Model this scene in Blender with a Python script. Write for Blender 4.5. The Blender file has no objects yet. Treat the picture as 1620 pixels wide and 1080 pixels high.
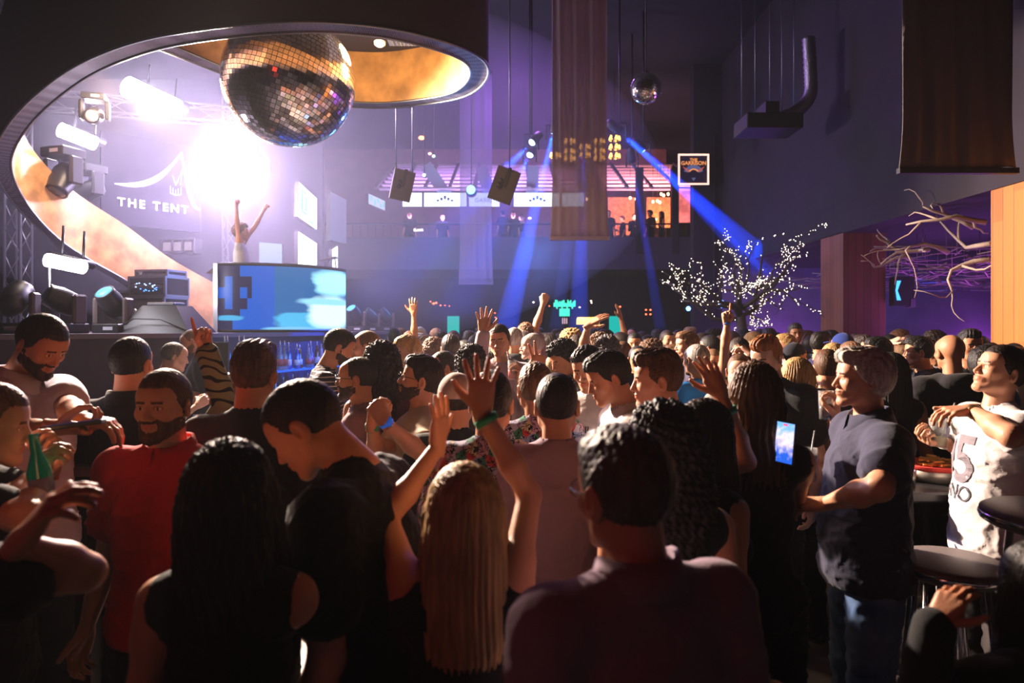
import bpy, math, random
import numpy as np
from mathutils import Vector, Matrix

sc = bpy.context.scene
COL = sc.collection
PI = math.pi
CAMZ, HY, FPX = 1.95, 520.0, 1080.0
rnd = random.Random(7)


def P(px, py, Y):
    """the point at depth Y seen at pixel (px, py) of the 1620x1080 frame"""
    return Vector(((px - 810) * Y / FPX, Y, CAMZ - (py - HY) * Y / FPX))


# ------------------------------------------------------------------ materials
MATS = {}


def mat(name, col=(0.5, 0.5, 0.5), rough=0.6, metal=0.0, emit=None, estr=0.0, bump=None, bscale=30.0,
        stretch=(1, 1, 1), var=0.0, spec=0.5, sss=0.0, attr=False, alpha=1.0, trans=0.0, ior=1.45, coat=0.0, vscale=6.0,
        sheen=0.0):
    if name in MATS:
        return MATS[name]
    m = bpy.data.materials.new(name)
    m.use_nodes = True
    nt = m.node_tree
    b = nt.nodes['Principled BSDF']
    b.inputs['Base Color'].default_value = (*col, 1)
    b.inputs['Roughness'].default_value = rough
    b.inputs['Metallic'].default_value = metal
    b.inputs['Specular IOR Level'].default_value = spec
    b.inputs['IOR'].default_value = ior
    if coat:
        b.inputs['Coat Weight'].default_value = coat
    if sheen:
        b.inputs['Sheen Weight'].default_value = sheen
    if trans:
        b.inputs['Transmission Weight'].default_value = trans
    if sss:
        b.inputs['Subsurface Weight'].default_value = sss
        b.inputs['Subsurface Scale'].default_value = 0.012
        b.inputs['Subsurface Radius'].default_value = (1.0, 0.25, 0.1)
    if emit:
        b.inputs['Emission Color'].default_value = (*emit, 1)
        b.inputs['Emission Strength'].default_value = estr
    if alpha < 1:
        b.inputs['Alpha'].default_value = alpha
    tc = None
    if bump or var:
        tc = nt.nodes.new('ShaderNodeTexCoord')
        mp = nt.nodes.new('ShaderNodeMapping')
        mp.inputs['Scale'].default_value = stretch
        nt.links.new(tc.outputs['Object'], mp.inputs['Vector'])
    if bump:
        n = nt.nodes.new('ShaderNodeTexNoise')
        n.inputs['Scale'].default_value = bscale
        n.inputs['Detail'].default_value = 4
        nt.links.new(mp.outputs[0], n.inputs['Vector'])
        bp = nt.nodes.new('ShaderNodeBump')
        bp.inputs['Strength'].default_value = bump
        bp.inputs['Distance'].default_value = 0.01
        nt.links.new(n.outputs['Fac'], bp.inputs['Height'])
        nt.links.new(bp.outputs[0], b.inputs['Normal'])
    src = None
    if var:
        n2 = nt.nodes.new('ShaderNodeTexNoise')
        n2.inputs['Scale'].default_value = vscale
        n2.inputs['Detail'].default_value = 5
        nt.links.new(mp.outputs[0], n2.inputs['Vector'])
        r = nt.nodes.new('ShaderNodeValToRGB')
        r.color_ramp.elements[0].position = 0.35
        r.color_ramp.elements[1].position = 0.68
        r.color_ramp.elements[0].color = (*[c * (1 - var) for c in col], 1)
        r.color_ramp.elements[1].color = (*[min(1, c * (1 + var)) for c in col], 1)
        nt.links.new(n2.outputs['Fac'], r.inputs['Fac'])
        src = r.outputs[0]
        nt.links.new(src, b.inputs['Base Color'])
    if attr:
        a = nt.nodes.new('ShaderNodeAttribute')
        a.attribute_name = 'Tint'
        mx = nt.nodes.new('ShaderNodeMix')
        mx.data_type = 'RGBA'
        mx.blend_type = 'MULTIPLY'
        mx.inputs[0].default_value = 1.0
        if src:
            nt.links.new(src, mx.inputs[6])
        else:
            mx.inputs[6].default_value = (*col, 1)
        nt.links.new(a.outputs['Color'], mx.inputs[7])
        nt.links.new(mx.outputs[2], b.inputs['Base Color'])
    MATS[name] = m
    return m


# ------------------------------------------------------------------ mesh helpers
def add_mesh(name, V, F, mats, parent=None, smooth=True, midx=None, tint=None):
    """V: (n,3) array, F: list of tuples or (m,4) array"""
    me = bpy.data.meshes.new(name)
    V = np.asarray(V, dtype=np.float32)
    if isinstance(F, np.ndarray):
        m, k = F.shape
        me.vertices.add(len(V))
        me.vertices.foreach_set('co', V.ravel())
        me.loops.add(m * k)
        me.loops.foreach_set('vertex_index', F.astype(np.int32).ravel())
        me.polygons.add(m)
        me.polygons.foreach_set('loop_start', np.arange(0, m * k, k, dtype=np.int32))
        me.update(calc_edges=True)
    else:
        me.from_pydata([tuple(v) for v in V.tolist()], [], F)
        me.update()
    if not isinstance(mats, (list, tuple)):
        mats = [mats]
    for mm in mats:
        me.materials.append(mm)
    n = len(me.polygons)
    if smooth is True:
        me.polygons.foreach_set('use_smooth', np.ones(n, dtype=bool))
    elif smooth is not False and smooth is not None:
        me.polygons.foreach_set('use_smooth', np.asarray(smooth, dtype=bool))
    if midx is not None:
        me.polygons.foreach_set('material_index', np.asarray(midx, dtype=np.int32))
    if tint is not None:
        a = me.color_attributes.new('Tint', 'FLOAT_COLOR', 'POINT')
        c = np.ones((len(V), 4), dtype=np.float32)
        c[:, :3] = tint
        a.data.foreach_set('color', c.ravel())
    o = bpy.data.objects.new(name, me)
    COL.objects.link(o)
    if parent:
        o.parent = parent
    return o


def empty(name, loc, rz=0.0):
    o = bpy.data.objects.new(name, None)
    COL.objects.link(o)
    o.location = loc
    o.rotation_euler = (0, 0, rz)
    o.empty_display_size = 0.1
    return o


def tag(o, label=None, cat=None, group=None, kind=None):
    if label: o['label'] = label
    if cat: o['category'] = cat
    if group: o['group'] = group
    if kind: o['kind'] = kind
    return o


class MB:
    def __init__(s):
        s.v = []; s.f = []; s.m = []; s.sm = []

    def add(s, V, F, mi=0, smooth=False):
        b = len(s.v)
        s.v += [tuple(v) for v in V]
        for f in F:
            s.f.append(tuple(b + i for i in f)); s.m.append(mi); s.sm.append(smooth)
        return s

    def box(s, lo, hi, mi=0, M=None, bev=0.0):
        x0, y0, z0 = lo; x1, y1, z1 = hi
        if bev:
            c = [(x, y, z) for x in (x0, x1) for y in (y0, y1) for z in (z0, z1)]
            V = []; 
            cx, cy, cz = (x0 + x1) / 2, (y0 + y1) / 2, (z0 + z1) / 2
            idx = {}
            for (x, y, z) in c:
                sx = 1 if x > cx else -1; sy = 1 if y > cy else -1; sz = 1 if z > cz else -1
                idx[(sx, sy, sz, 0)] = len(V); V.append((x, y - sy * bev, z - sz * bev))
                idx[(sx, sy, sz, 1)] = len(V); V.append((x - sx * bev, y, z - sz * bev))
                idx[(sx, sy, sz, 2)] = len(V); V.append((x - sx * bev, y - sy * bev, z))
            F = []
            for ax in range(3):
                for sg in (-1, 1):
                    o = [(-1, -1), (1, -1), (1, 1), (-1, 1)]
                    q = []
                    for a, b in o:
                        k = [a, b]; k.insert(ax, sg)
                        q.append(idx[(*k, ax)])
                    F.append(tuple(q) if (sg > 0) ^ (ax == 1) else tuple(reversed(q)))
            for ax in range(3):
                a1, a2 = [a for a in range(3) if a != ax]
                for s1 in (-1, 1):
                    for s2 in (-1, 1):
                        k0 = [0, 0, 0]; k0[a1] = s1; k0[a2] = s2
                        ka = list(k0); ka[ax] = -1; kb = list(k0); kb[ax] = 1
                        F.append((idx[(*ka, a1)], idx[(*kb, a1)], idx[(*kb, a2)], idx[(*ka, a2)]))
            for sx in (-1, 1):
                for sy in (-1, 1):
                    for sz in (-1, 1):
                        F.append((idx[(sx, sy, sz, 0)], idx[(sx, sy, sz, 1)], idx[(sx, sy, sz, 2)]))
        else:
            V = [(x0, y0, z0), (x1, y0, z0), (x1, y1, z0), (x0, y1, z0), (x0, y0, z1), (x1, y0, z1), (x1, y1, z1), (x0, y1, z1)]
            F = [(0, 3, 2, 1), (4, 5, 6, 7), (0, 1, 5, 4), (1, 2, 6, 5), (2, 3, 7, 6), (3, 0, 4, 7)]
        if M is not None:
            V = [tuple(M @ Vector(v)) for v in V]
        return s.add(V, F, mi)

    def tube(s, pts, r, n=8, mi=0, cap=True, M=None):
        pts = [Vector(p) for p in pts]
        rs = r if isinstance(r, (list, tuple)) else [r] * len(pts)
        V = []; F = []
        up = Vector((0, 0, 1))
        prev = None
        for i, p in enumerate(pts):
            t = (pts[min(i + 1, len(pts) - 1)] - pts[max(i - 1, 0)]).normalized()
            if prev is None:
                a = t.orthogonal().normalized()
            else:
                a = (prev - t * prev.dot(t))
                a = a.normalized() if a.length > 1e-6 else t.orthogonal().normalized()
            prev = a
            b = t.cross(a)
            for k in range(n):
                th = 2 * PI * k / n
                V.append(p + (a * math.cos(th) + b * math.sin(th)) * rs[i])
        for i in range(len(pts) - 1):
            for k in range(n):
                k2 = (k + 1) % n
                F.append((i * n + k, i * n + k2, (i + 1) * n + k2, (i + 1) * n + k))
        if M is not None:
            V = [M @ v for v in V]
        s.add(V, F, mi, True)
        if cap:
            b = len(s.v) - len(V)
            s.f.append(tuple(b + k for k in reversed(range(n)))); s.m.append(mi); s.sm.append(False)
            s.f.append(tuple(b + (len(pts) - 1) * n + k for k in range(n))); s.m.append(mi); s.sm.append(False)
        return s

    def lathe(s, prof, n=24, mi=0, M=None, smooth=True):
        """prof: list of (r, z) from bottom to top"""
        V = []; F = []
        for r, z in prof:
            for k in range(n):
                th = 2 * PI * k / n
                V.append(Vector((max(r, 1e-5) * math.cos(th), max(r, 1e-5) * math.sin(th), z)))
        for i in range(len(prof) - 1):
            for k in range(n):
                k2 = (k + 1) % n
                F.append((i * n + k, i * n + k2, (i + 1) * n + k2, (i + 1) * n + k))
        F.append(tuple(reversed(range(n))))
        F.append(tuple((len(prof) - 1) * n + k for k in range(n)))
        if M is not None:
            V = [M @ v for v in V]
        return s.add(V, F, mi, smooth)

    def build(s, name, mats, parent=None):
        return add_mesh(name, np.array(s.v, dtype=np.float32), s.f, mats, parent, smooth=s.sm, midx=s.m)


def frame_to(a, b, roll=0.0):
    """matrix at a whose local -Z points to b"""
    d = (Vector(b) - Vector(a)).normalized()
    q = d.to_track_quat('-Z', 'Y')
    return Matrix.Translation(a) @ q.to_matrix().to_4x4() @ Matrix.Rotation(roll, 4, 'Z')


def cyl_m(a, b):
    """matrix mapping local +Z axis from a towards b"""
    d = (Vector(b) - Vector(a)).normalized()
    return Matrix.Translation(a) @ d.to_track_quat('Z', 'Y').to_matrix().to_4x4()


def text(name, body, size, loc, rot, m, parent=None, extrude=0.004, align='CENTER', sp=1.0, bold=0.0):
    cu = bpy.data.curves.new(name, 'FONT')
    cu.body = body; cu.size = size; cu.extrude = extrude; cu.align_x = align; cu.align_y = 'CENTER'
    cu.space_character = sp; cu.offset = bold
    cu.materials.append(m)
    t = bpy.data.objects.new(name, cu)
    COL.objects.link(t)
    me = bpy.data.meshes.new_from_object(t.evaluated_get(bpy.context.evaluated_depsgraph_get()))
    bpy.data.objects.remove(t)
    o = bpy.data.objects.new(name, me)
    COL.objects.link(o)
    o.location = loc; o.rotation_euler = rot
    if parent: o.parent = parent
    return o


# ------------------------------------------------------------------ implicit surfaces
class Field:
    def __init__(s, lo, hi, h):
        s.lo = np.array(lo, dtype=np.float32); s.h = float(h)
        s.n = np.ceil((np.array(hi) - s.lo) / h).astype(int) + 1
        s.F = np.full(tuple(s.n), 9.0, dtype=np.float32)
        s.ax = [s.lo[i] + h * np.arange(s.n[i], dtype=np.float32) for i in range(3)]

    def win(s, lo, hi):
        i0 = np.clip(np.floor((np.array(lo) - s.lo) / s.h).astype(int), 0, s.n)
        i1 = np.clip(np.ceil((np.array(hi) - s.lo) / s.h).astype(int) + 1, 0, s.n)
        if np.any(i1 <= i0):
            return None
        sl = tuple(slice(a, b) for a, b in zip(i0, i1))
        X = s.ax[0][sl[0]][:, None, None]; Y = s.ax[1][sl[1]][None, :, None]; Z = s.ax[2][sl[2]][None, None, :]
        return sl, X, Y, Z

    def comb(s, sl, d, k, op):
        A = s.F[sl]
        if op == 'u':
            if k > 0:
                h = np.clip(0.5 + 0.5 * (A - d) / k, 0, 1)
                s.F[sl] = A * (1 - h) + d * h - k * h * (1 - h)
            else:
                s.F[sl] = np.minimum(A, d)
        elif op == 's':
            if k > 0:
                h = np.clip(0.5 - 0.5 * (A + d) / k, 0, 1)
                s.F[sl] = A * (1 - h) - d * h + k * h * (1 - h)
            else:
                s.F[sl] = np.maximum(A, -d)

    def rc(s, a, b, ra, rb, k=0.02, op='u', flat=None):
        a = np.array(a, float); b = np.array(b, float)
        m = max(ra, rb) + k + 2.5 * s.h
        w = s.win(np.minimum(a, b) - m, np.maximum(a, b) + m)
        if w is None: return s
        sl, X, Y, Z = w
        ba = b - a; L = float(ba @ ba) + 1e-12
        px, py, pz = X - a[0], Y - a[1], Z - a[2]
        t = np.clip((px * ba[0] + py * ba[1] + pz * ba[2]) / L, 0, 1)
        d = np.sqrt((px - t * ba[0]) ** 2 + (py - t * ba[1]) ** 2 + (pz - t * ba[2]) ** 2) - (ra + (rb - ra) * t)
        s.comb(sl, d.astype(np.float32), k, op)
        return s

    def el(s, c, r, k=0.02, op='u', R=None):
        c = np.array(c, float); r = np.array(r, float)
        if R is None:
            e = r
        else:
            R = np.array(R)[:3, :3]
            e = np.sqrt(((R * r[None, :]) ** 2).sum(1))
        m = e + k + 2.5 * s.h
        w = s.win(c - m, c + m)
        if w is None: return s
        sl, X, Y, Z = w
        px, py, pz = X - c[0], Y - c[1], Z - c[2]
        if R is not None:
            px, py, pz = (px * R[0, 0] + py * R[1, 0] + pz * R[2, 0], px * R[0, 1] + py * R[1, 1] + pz * R[2, 1],
                          px * R[0, 2] + py * R[1, 2] + pz * R[2, 2])
        k0 = np.sqrt((px / r[0]) ** 2 + (py / r[1]) ** 2 + (pz / r[2]) ** 2)
        k1 = np.sqrt((px / r[0] ** 2) ** 2 + (py / r[1] ** 2) ** 2 + (pz / r[2] ** 2) ** 2) + 1e-9
        s.comb(sl, (k0 * (k0 - 1) / k1).astype(np.float32), k, op)
        return s

    def cut(s, fn):
        """intersect with fn(X,Y,Z) < 0"""
        X = s.ax[0][:, None, None]; Y = s.ax[1][None, :, None]; Z = s.ax[2][None, None, :]
        s.F = np.maximum(s.F, fn(X, Y, Z).astype(np.float32) + 0 * s.F)
        return s

    def mesh(s):
        F = s.F
        F[0] = F[-1] = 9; F[:, 0] = F[:, -1] = 9; F[:, :, 0] = F[:, :, -1] = 9
        S = F < 0
        nx, ny, nz = F.shape
        c = np.zeros((nx - 1, ny - 1, nz - 1), dtype=np.uint8)
        offs = [(i, j, k) for i in (0, 1) for j in (0, 1) for k in (0, 1)]
        for (i, j, k) in offs:
            c += S[i:nx - 1 + i, j:ny - 1 + j, k:nz - 1 + k]
        act = np.argwhere((c > 0) & (c < 8))
        if len(act) == 0:
            return np.zeros((0, 3)), np.zeros((0, 4), dtype=int)
        pos = np.zeros((len(act), 3)); cnt = np.zeros(len(act))
        fv = {o: F[act[:, 0] + o[0], act[:, 1] + o[1], act[:, 2] + o[2]] for o in offs}
        for o in offs:
            for ax in range(3):
                if o[ax] == 0:
                    p = list(o); p[ax] = 1; p = tuple(p)
                    fa, fb = fv[o], fv[p]
                    m = (fa < 0) != (fb < 0)
                    t = np.where(m, fa / np.where(m, fa - fb, 1), 0)
                    q = np.tile(np.array(o, float), (len(act), 1)); q[:, ax] += t
                    pos += q * m[:, None]; cnt += m
        pos /= cnt[:, None]
        V = s.lo + (act + pos) * s.h
        vid = np.full((nx - 1, ny - 1, nz - 1), -1, dtype=np.int64)
        vid[act[:, 0], act[:, 1], act[:, 2]] = np.arange(len(act))
        Q = []
        for ax in range(3):
            sl0 = [slice(None)] * 3; sl1 = [slice(None)] * 3
            sl0[ax] = slice(0, -1); sl1[ax] = slice(1, None)
            a = S[tuple(sl0)]; b = S[tuple(sl1)]
            for flip, m in ((False, a & ~b), (True, ~a & b)):
                e = np.argwhere(m)
                u, w = [(1, 2), (2, 0), (0, 1)][ax]
                e = e[(e[:, u] > 0) & (e[:, w] > 0) & (e[:, u] < F.shape[u] - 1) & (e[:, w] < F.shape[w] - 1)]
                def g(du, dw):
                    x = e.copy(); x[:, u] += du; x[:, w] += dw
                    return vid[x[:, 0], x[:, 1], x[:, 2]]
                q = np.stack([g(-1, -1), g(0, -1), g(0, 0), g(-1, 0)], 1)
                if flip: q = q[:, ::-1]
                Q.append(q)
        Q = np.concatenate(Q)
        Q = Q[(Q >= 0).all(1)]
        return V, Q


def vnormals(V, Q):
    a = V[Q[:, 0]]; b = V[Q[:, 1]]; c = V[Q[:, 2]]; d = V[Q[:, 3]]
    n = np.cross(c - a, d - b)
    N = np.zeros_like(V)
    for i in range(4):
        np.add.at(N, Q[:, i], n)
    return N / (np.linalg.norm(N, axis=1, keepdims=True) + 1e-9)


def smooth_verts(V, Q, it=1, f=0.5):
    for _ in range(it):
        S = np.zeros_like(V); C = np.zeros(len(V))
        for i in range(4):
            j = (i + 1) % 4
            np.add.at(S, Q[:, i], V[Q[:, j]]); np.add.at(C, Q[:, i], 1)
            np.add.at(S, Q[:, j], V[Q[:, i]]); np.add.at(C, Q[:, j], 1)
        V = V * (1 - f) + f * S / np.maximum(C, 1)[:, None]
    return V


def xf(V, M):
    M = np.array(M)
    return V @ M[:3, :3].T + M[:3, 3]
HAZE = 0.0013
# ------------------------------------------------------------------ head, hair, hand templates
_T = {}


def head_tpl(sex, h, smile=False, ears=True):
    key = ('head', sex, h, smile)
    if key in _T: return _T[key]
    f = Field((-0.11, -0.14, -0.2), (0.11, 0.14, 0.14), h)
    w = 1.0 if sex == 'm' else 0.94
    f.el((0, -0.018, 0.03), (0.077 * w, 0.098, 0.089), 0)
    f.el((0, 0.028, -0.015), (0.064 * w, 0.062, 0.085), 0.03)
    f.el((0, 0.05, 0.045), (0.058 * w, 0.036, 0.04), 0.03)
    cz = -0.098 if sex == 'm' else -0.094
    for q in (-1, 1):
        f.rc((q * 0.052 * w, 0.0, -0.062), (q * 0.016, 0.066, cz), 0.018, 0.018, 0.025)
        f.rc((q * 0.057 * w, -0.002, -0.03), (q * 0.052 * w, 0.0, -0.062), 0.018, 0.018, 0.02)
        f.el((q * 0.042 * w, 0.056, -0.022), (0.022, 0.022, 0.02), 0.02)
        f.el((q * 0.026, 0.073, 0.022), (0.024, 0.015, 0.009), 0.012)
    f.el((0, 0.072, cz), (0.018, 0.02, 0.017), 0.015)
    f.el((0, 0.073, -0.06), (0.03, 0.019, 0.022), 0.015)
    for q in (-1, 1):
        f.el((q * 0.031, 0.098, 0.001), (0.019, 0.017, 0.013), 0.012, 's')
    f.rc((0, 0.082, 0.014), (0, 0.103, -0.03), 0.008, 0.0105, 0.01)
    for q in (-1, 1):
        f.el((q * 0.012, 0.092, -0.034), (0.009, 0.011, 0.008), 0.006)
        f.el((q * 0.031, 0.071, 0.001), (0.0135, 0.0135, 0.0125), 0.002)
        f.el((q * 0.031, 0.078, 0.0115), (0.0165, 0.009, 0.004), 0.005)
        if ears:
            R = Matrix.Rotation(-q * 0.42, 3, 'Z') @ Matrix.Rotation(-0.15, 3, 'X')
            f.el((q * 0.083 * w, -0.014, -0.008), (0.009, 0.021, 0.034), 0.006, R=R)
            f.el((q * 0.092 * w, -0.007, -0.006), (0.008, 0.011, 0.019), 0.005, 's', R=R)
    f.el((0, 0.088, -0.0535), (0.022, 0.0095, 0.005), 0.006)
    f.el((0, 0.0865, -0.0655), (0.019, 0.0095, 0.006), 0.006)
    if smile:
        f.el((0, 0.1, -0.06), (0.02, 0.012, 0.0045), 0.003, 's')
    else:
        f.el((0, 0.104, -0.0592), (0.022, 0.008, 0.0016), 0.003, 's')
    r = 0.056 if sex == 'm' else 0.045
    f.rc((0, -0.03, -0.07), (0, -0.045, -0.185), r, r + 0.004, 0.03)
    V, Q = f.mesh()
    V = smooth_verts(V, Q, 1, 0.3)
    T = np.ones((len(V), 3), dtype=np.float32)
    x, y, z = np.abs(V[:, 0]), V[:, 1], V[:, 2]
    lips = (y > 0.08) & (z > -0.074) & (z < -0.048) & (((x / 0.025) ** 2 + ((z + 0.06) / 0.0115) ** 2) < 1)
    T[lips] = (0.9, 0.62, 0.6)
    if smile:
        T[lips & (np.abs(z + 0.06) < 0.0045) & (x < 0.018)] = (1.6, 1.9, 2.2)
    br = (y > 0.06) & (np.abs(z - 0.0215 + ((x - 0.03) * 6) ** 2 * 0.06) < 0.0045) & (x > 0.011) & (x < 0.048)
    T[br] = (0.12, 0.1, 0.1)
    ex, ez = (x - 0.031), z - 0.001
    e = (y > 0.07) & ((ex / 0.0125) ** 2 + (ez / 0.0058) ** 2 < 1)
    T[e] = (1.5, 1.7, 1.9)
    T[e & (ex ** 2 + ez ** 2 < 0.0055 ** 2)] = (0.07, 0.05, 0.05)
    lid = (y > 0.07) & ~e & ((ex / 0.0155) ** 2 + ((ez - 0.001) / 0.0085) ** 2 < 1)
    T[lid] = (0.55, 0.4, 0.4)
    _T[key] = (V, Q, T)
    return _T[key]


def _hairline(style):
    def fn(X, Y, Z):
        # hair exists where z > g(y)
        g = np.interp(Y.ravel(), [-0.12, -0.06, -0.03, 0.0, 0.03, 0.05, 0.075, 0.1],
                      [-0.085, -0.085, -0.05, -0.012, 0.012, 0.05, 0.066, 0.07]).reshape(Y.shape)
        return (g - Z) * 0.8
    return fn


def noise3(V, fr, seed=0):
    r = np.random.RandomState(seed)
    out = np.zeros(len(V))
    for i in range(7):
        d = r.normal(size=3); d /= np.linalg.norm(d)
        out += np.sin(V @ d * fr * (0.7 + 0.25 * i) + r.rand() * 6.28)
    return out / 3.2


def hair_tpl(style, h):
    key = ('hair', style, h)
    if key in _T: return _T[key]
    long = style in ('long', 'wavy', 'longcurly', 'bob', 'longup')
    f = Field((-0.2, -0.24, -0.62 if long else -0.14), (0.2, 0.16, 0.2), h if not long else max(h, 0.005))
    def cap(ts, tt, c=(0, -0.018, 0.03)):
        f.el(c, (0.077 + ts, 0.098 + ts, 0.089 + tt), 0)
    if style == 'stubble':
        cap(0.0035, 0.0035)
        f.cut(_hairline(style))
    elif style == 'crop':
        cap(0.005, 0.009); f.el((0, 0.0, 0.062), (0.066, 0.085, 0.066), 0.02)
        f.cut(_hairline(style))
    elif style == 'short':
        cap(0.008, 0.014); f.el((0, 0.012, 0.07), (0.068, 0.085, 0.066), 0.02)
        f.el((0, 0.055, 0.09), (0.055, 0.036, 0.03), 0.02)
        f.cut(_hairline(style))
    elif style == 'quiff':
        cap(0.006, 0.016); f.el((0, 0.045, 0.098), (0.058, 0.052, 0.044), 0.025)
        f.el((0, -0.02, 0.09), (0.066, 0.08, 0.05), 0.02)
        f.cut(_hairline(style))
    elif style == 'swept':
        cap(0.016, 0.02); f.el((0, 0.05, 0.095), (0.062, 0.055, 0.036), 0.025)
        f.el((0, -0.07, 0.02), (0.078, 0.05, 0.09), 0.03)
        f.cut(_hairline(style))
    elif style == 'curly':
        cap(0.018, 0.026); f.el((0, 0.035, 0.09), (0.068, 0.062, 0.052), 0.02)
        f.cut(_hairline(style))
    elif style == 'bob':
        cap(0.018, 0.018)
        f.el((0, -0.03, -0.02), (0.102, 0.1, 0.1), 0.03)
        f.el((0, 0.13, -0.05), (0.064, 0.1, 0.105), 0.01, 's')
        f.cut(lambda X, Y, Z: -0.11 - Z)
    elif style in ('long', 'wavy', 'longcurly', 'longup'):
        t = {'long': 0.012, 'wavy': 0.016, 'longcurly': 0.03, 'longup': 0.014}[style]
        cap(t, t + 0.002)
        b = {'long': -0.36, 'wavy': -0.44, 'longcurly': -0.30, 'longup': -0.34}[style]
        wd = {'long': 0.1, 'wavy': 0.112, 'longcurly': 0.135, 'longup': 0.105}[style]
        f.el((0, -0.055, -0.06), (wd - 0.01, 0.075, 0.15), 0.03)
        f.el((0, -0.075, (b - 0.08) / 2), (wd, 0.058, (-b + 0.02) / 2 + 0.05), 0.04)
        for q in (-1, 1):
            f.rc((q * 0.078, 0.01, 0.0), (q * 0.092, 0.02, -0.2), 0.026, 0.03, 0.03)
        f.el((0, 0.13, -0.07), (0.062, 0.1, 0.13), 0.012, 's')
    elif style == 'bun':
        cap(0.009, 0.011)
        f.el((0, -0.11, 0.07), (0.04, 0.038, 0.038), 0.01)
        f.cut(_hairline(style))
    elif style == 'beard':
        f.el((0, 0.024, -0.045), (0.0645, 0.066, 0.065), 0)
        for q in (-1, 1):
            f.rc((q * 0.055, 0.0, -0.06), (q * 0.018, 0.07, -0.1), 0.0195, 0.021, 0.02)
            f.rc((q * 0.060, 0.0, -0.02), (q * 0.055, 0.0, -0.06), 0.018, 0.0195, 0.015)
        f.el((0, 0.077, -0.103), (0.022, 0.02, 0.021), 0.015)
        f.el((0, 0.088, -0.046), (0.026, 0.013, 0.006), 0.006)
        f.el((0, 0.105, -0.0605), (0.017, 0.03, 0.0065), 0.003, 's')
        f.el((0, 0.09, 0.045), (0.056, 0.1, 0.076), 0.012, 's')
        f.cut(lambda X, Y, Z: np.maximum(np.maximum(Z + 0.008 + 0 * X, -0.012 - Y + 0 * X), -(Z + 0.15)))
        f.el((0, 0.112, -0.02), (0.034, 0.03, 0.024), 0.004, 's')
    elif style == 'cap':
        cap(0.012, 0.016)
        f.cut(lambda X, Y, Z: 0.028 + Y * 0.12 - Z)
        f.el((0, 0.115, 0.042), (0.07, 0.075, 0.009), 0.006, R=Matrix.Rotation(-0.15, 3, 'X'))
        f.el((0, -0.02, 0.137), (0.009, 0.009, 0.006), 0.002)
    elif style == 'capback':
        cap(0.012, 0.016)
        f.cut(lambda X, Y, Z: 0.02 - Z)
    V, Q = f.mesh()
    if len(V) and style not in ('cap', 'capback'):
        N = vnormals(V, Q)
        th = np.arctan2(V[:, 0], V[:, 1] + 0.02)
        z = V[:, 2]
        if style in ('curly', 'longcurly'):
            d = 0.007 * noise3(V, 190, 1) + 0.004 * noise3(V, 420, 2)
        elif style == 'long':
            d = 0.0025 * np.sin(th * 46 + 2 * np.sin(z * 12)) + 0.0015 * np.sin(th * 97 + 5 * z)
        elif style == 'longup':
            d = 0.002 * np.sin(th * 46 + 2 * np.sin(z * 12)) + 0.001 * np.sin(th * 97 + 5 * z)
        elif style == 'wavy':
            d = 0.0038 * np.sin(th * 30 + 1.8 * np.sin(z * 32 + 3 * th)) + 0.002 * np.sin(th * 95 + 6 * z) + 0.002 * np.sin(th * 61 + 2 * np.sin(z * 60))
        elif style == 'bob':
            d = 0.004 * np.sin(th * 38 + 1.0 * np.sin(z * 30)) + 0.002 * np.sin(th * 80)
        elif style in ('quiff', 'swept', 'short'):
            a = {'quiff': 0.0025, 'swept': 0.003, 'short': 0.0012}[style]
            d = a * np.sin(V[:, 0] * 260 + 3 * np.sin(V[:, 1] * 40)) * (z > 0.04) + 0.0015 * noise3(V, 300, 3)
        elif style == 'beard':
            d = 0.0015 * noise3(V, 400, 3)
        else:
            d = 0.001 * noise3(V, 500, 4)
        V = V + N * d[:, None]
    _T[key] = (V, Q)
    return _T[key]


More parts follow.
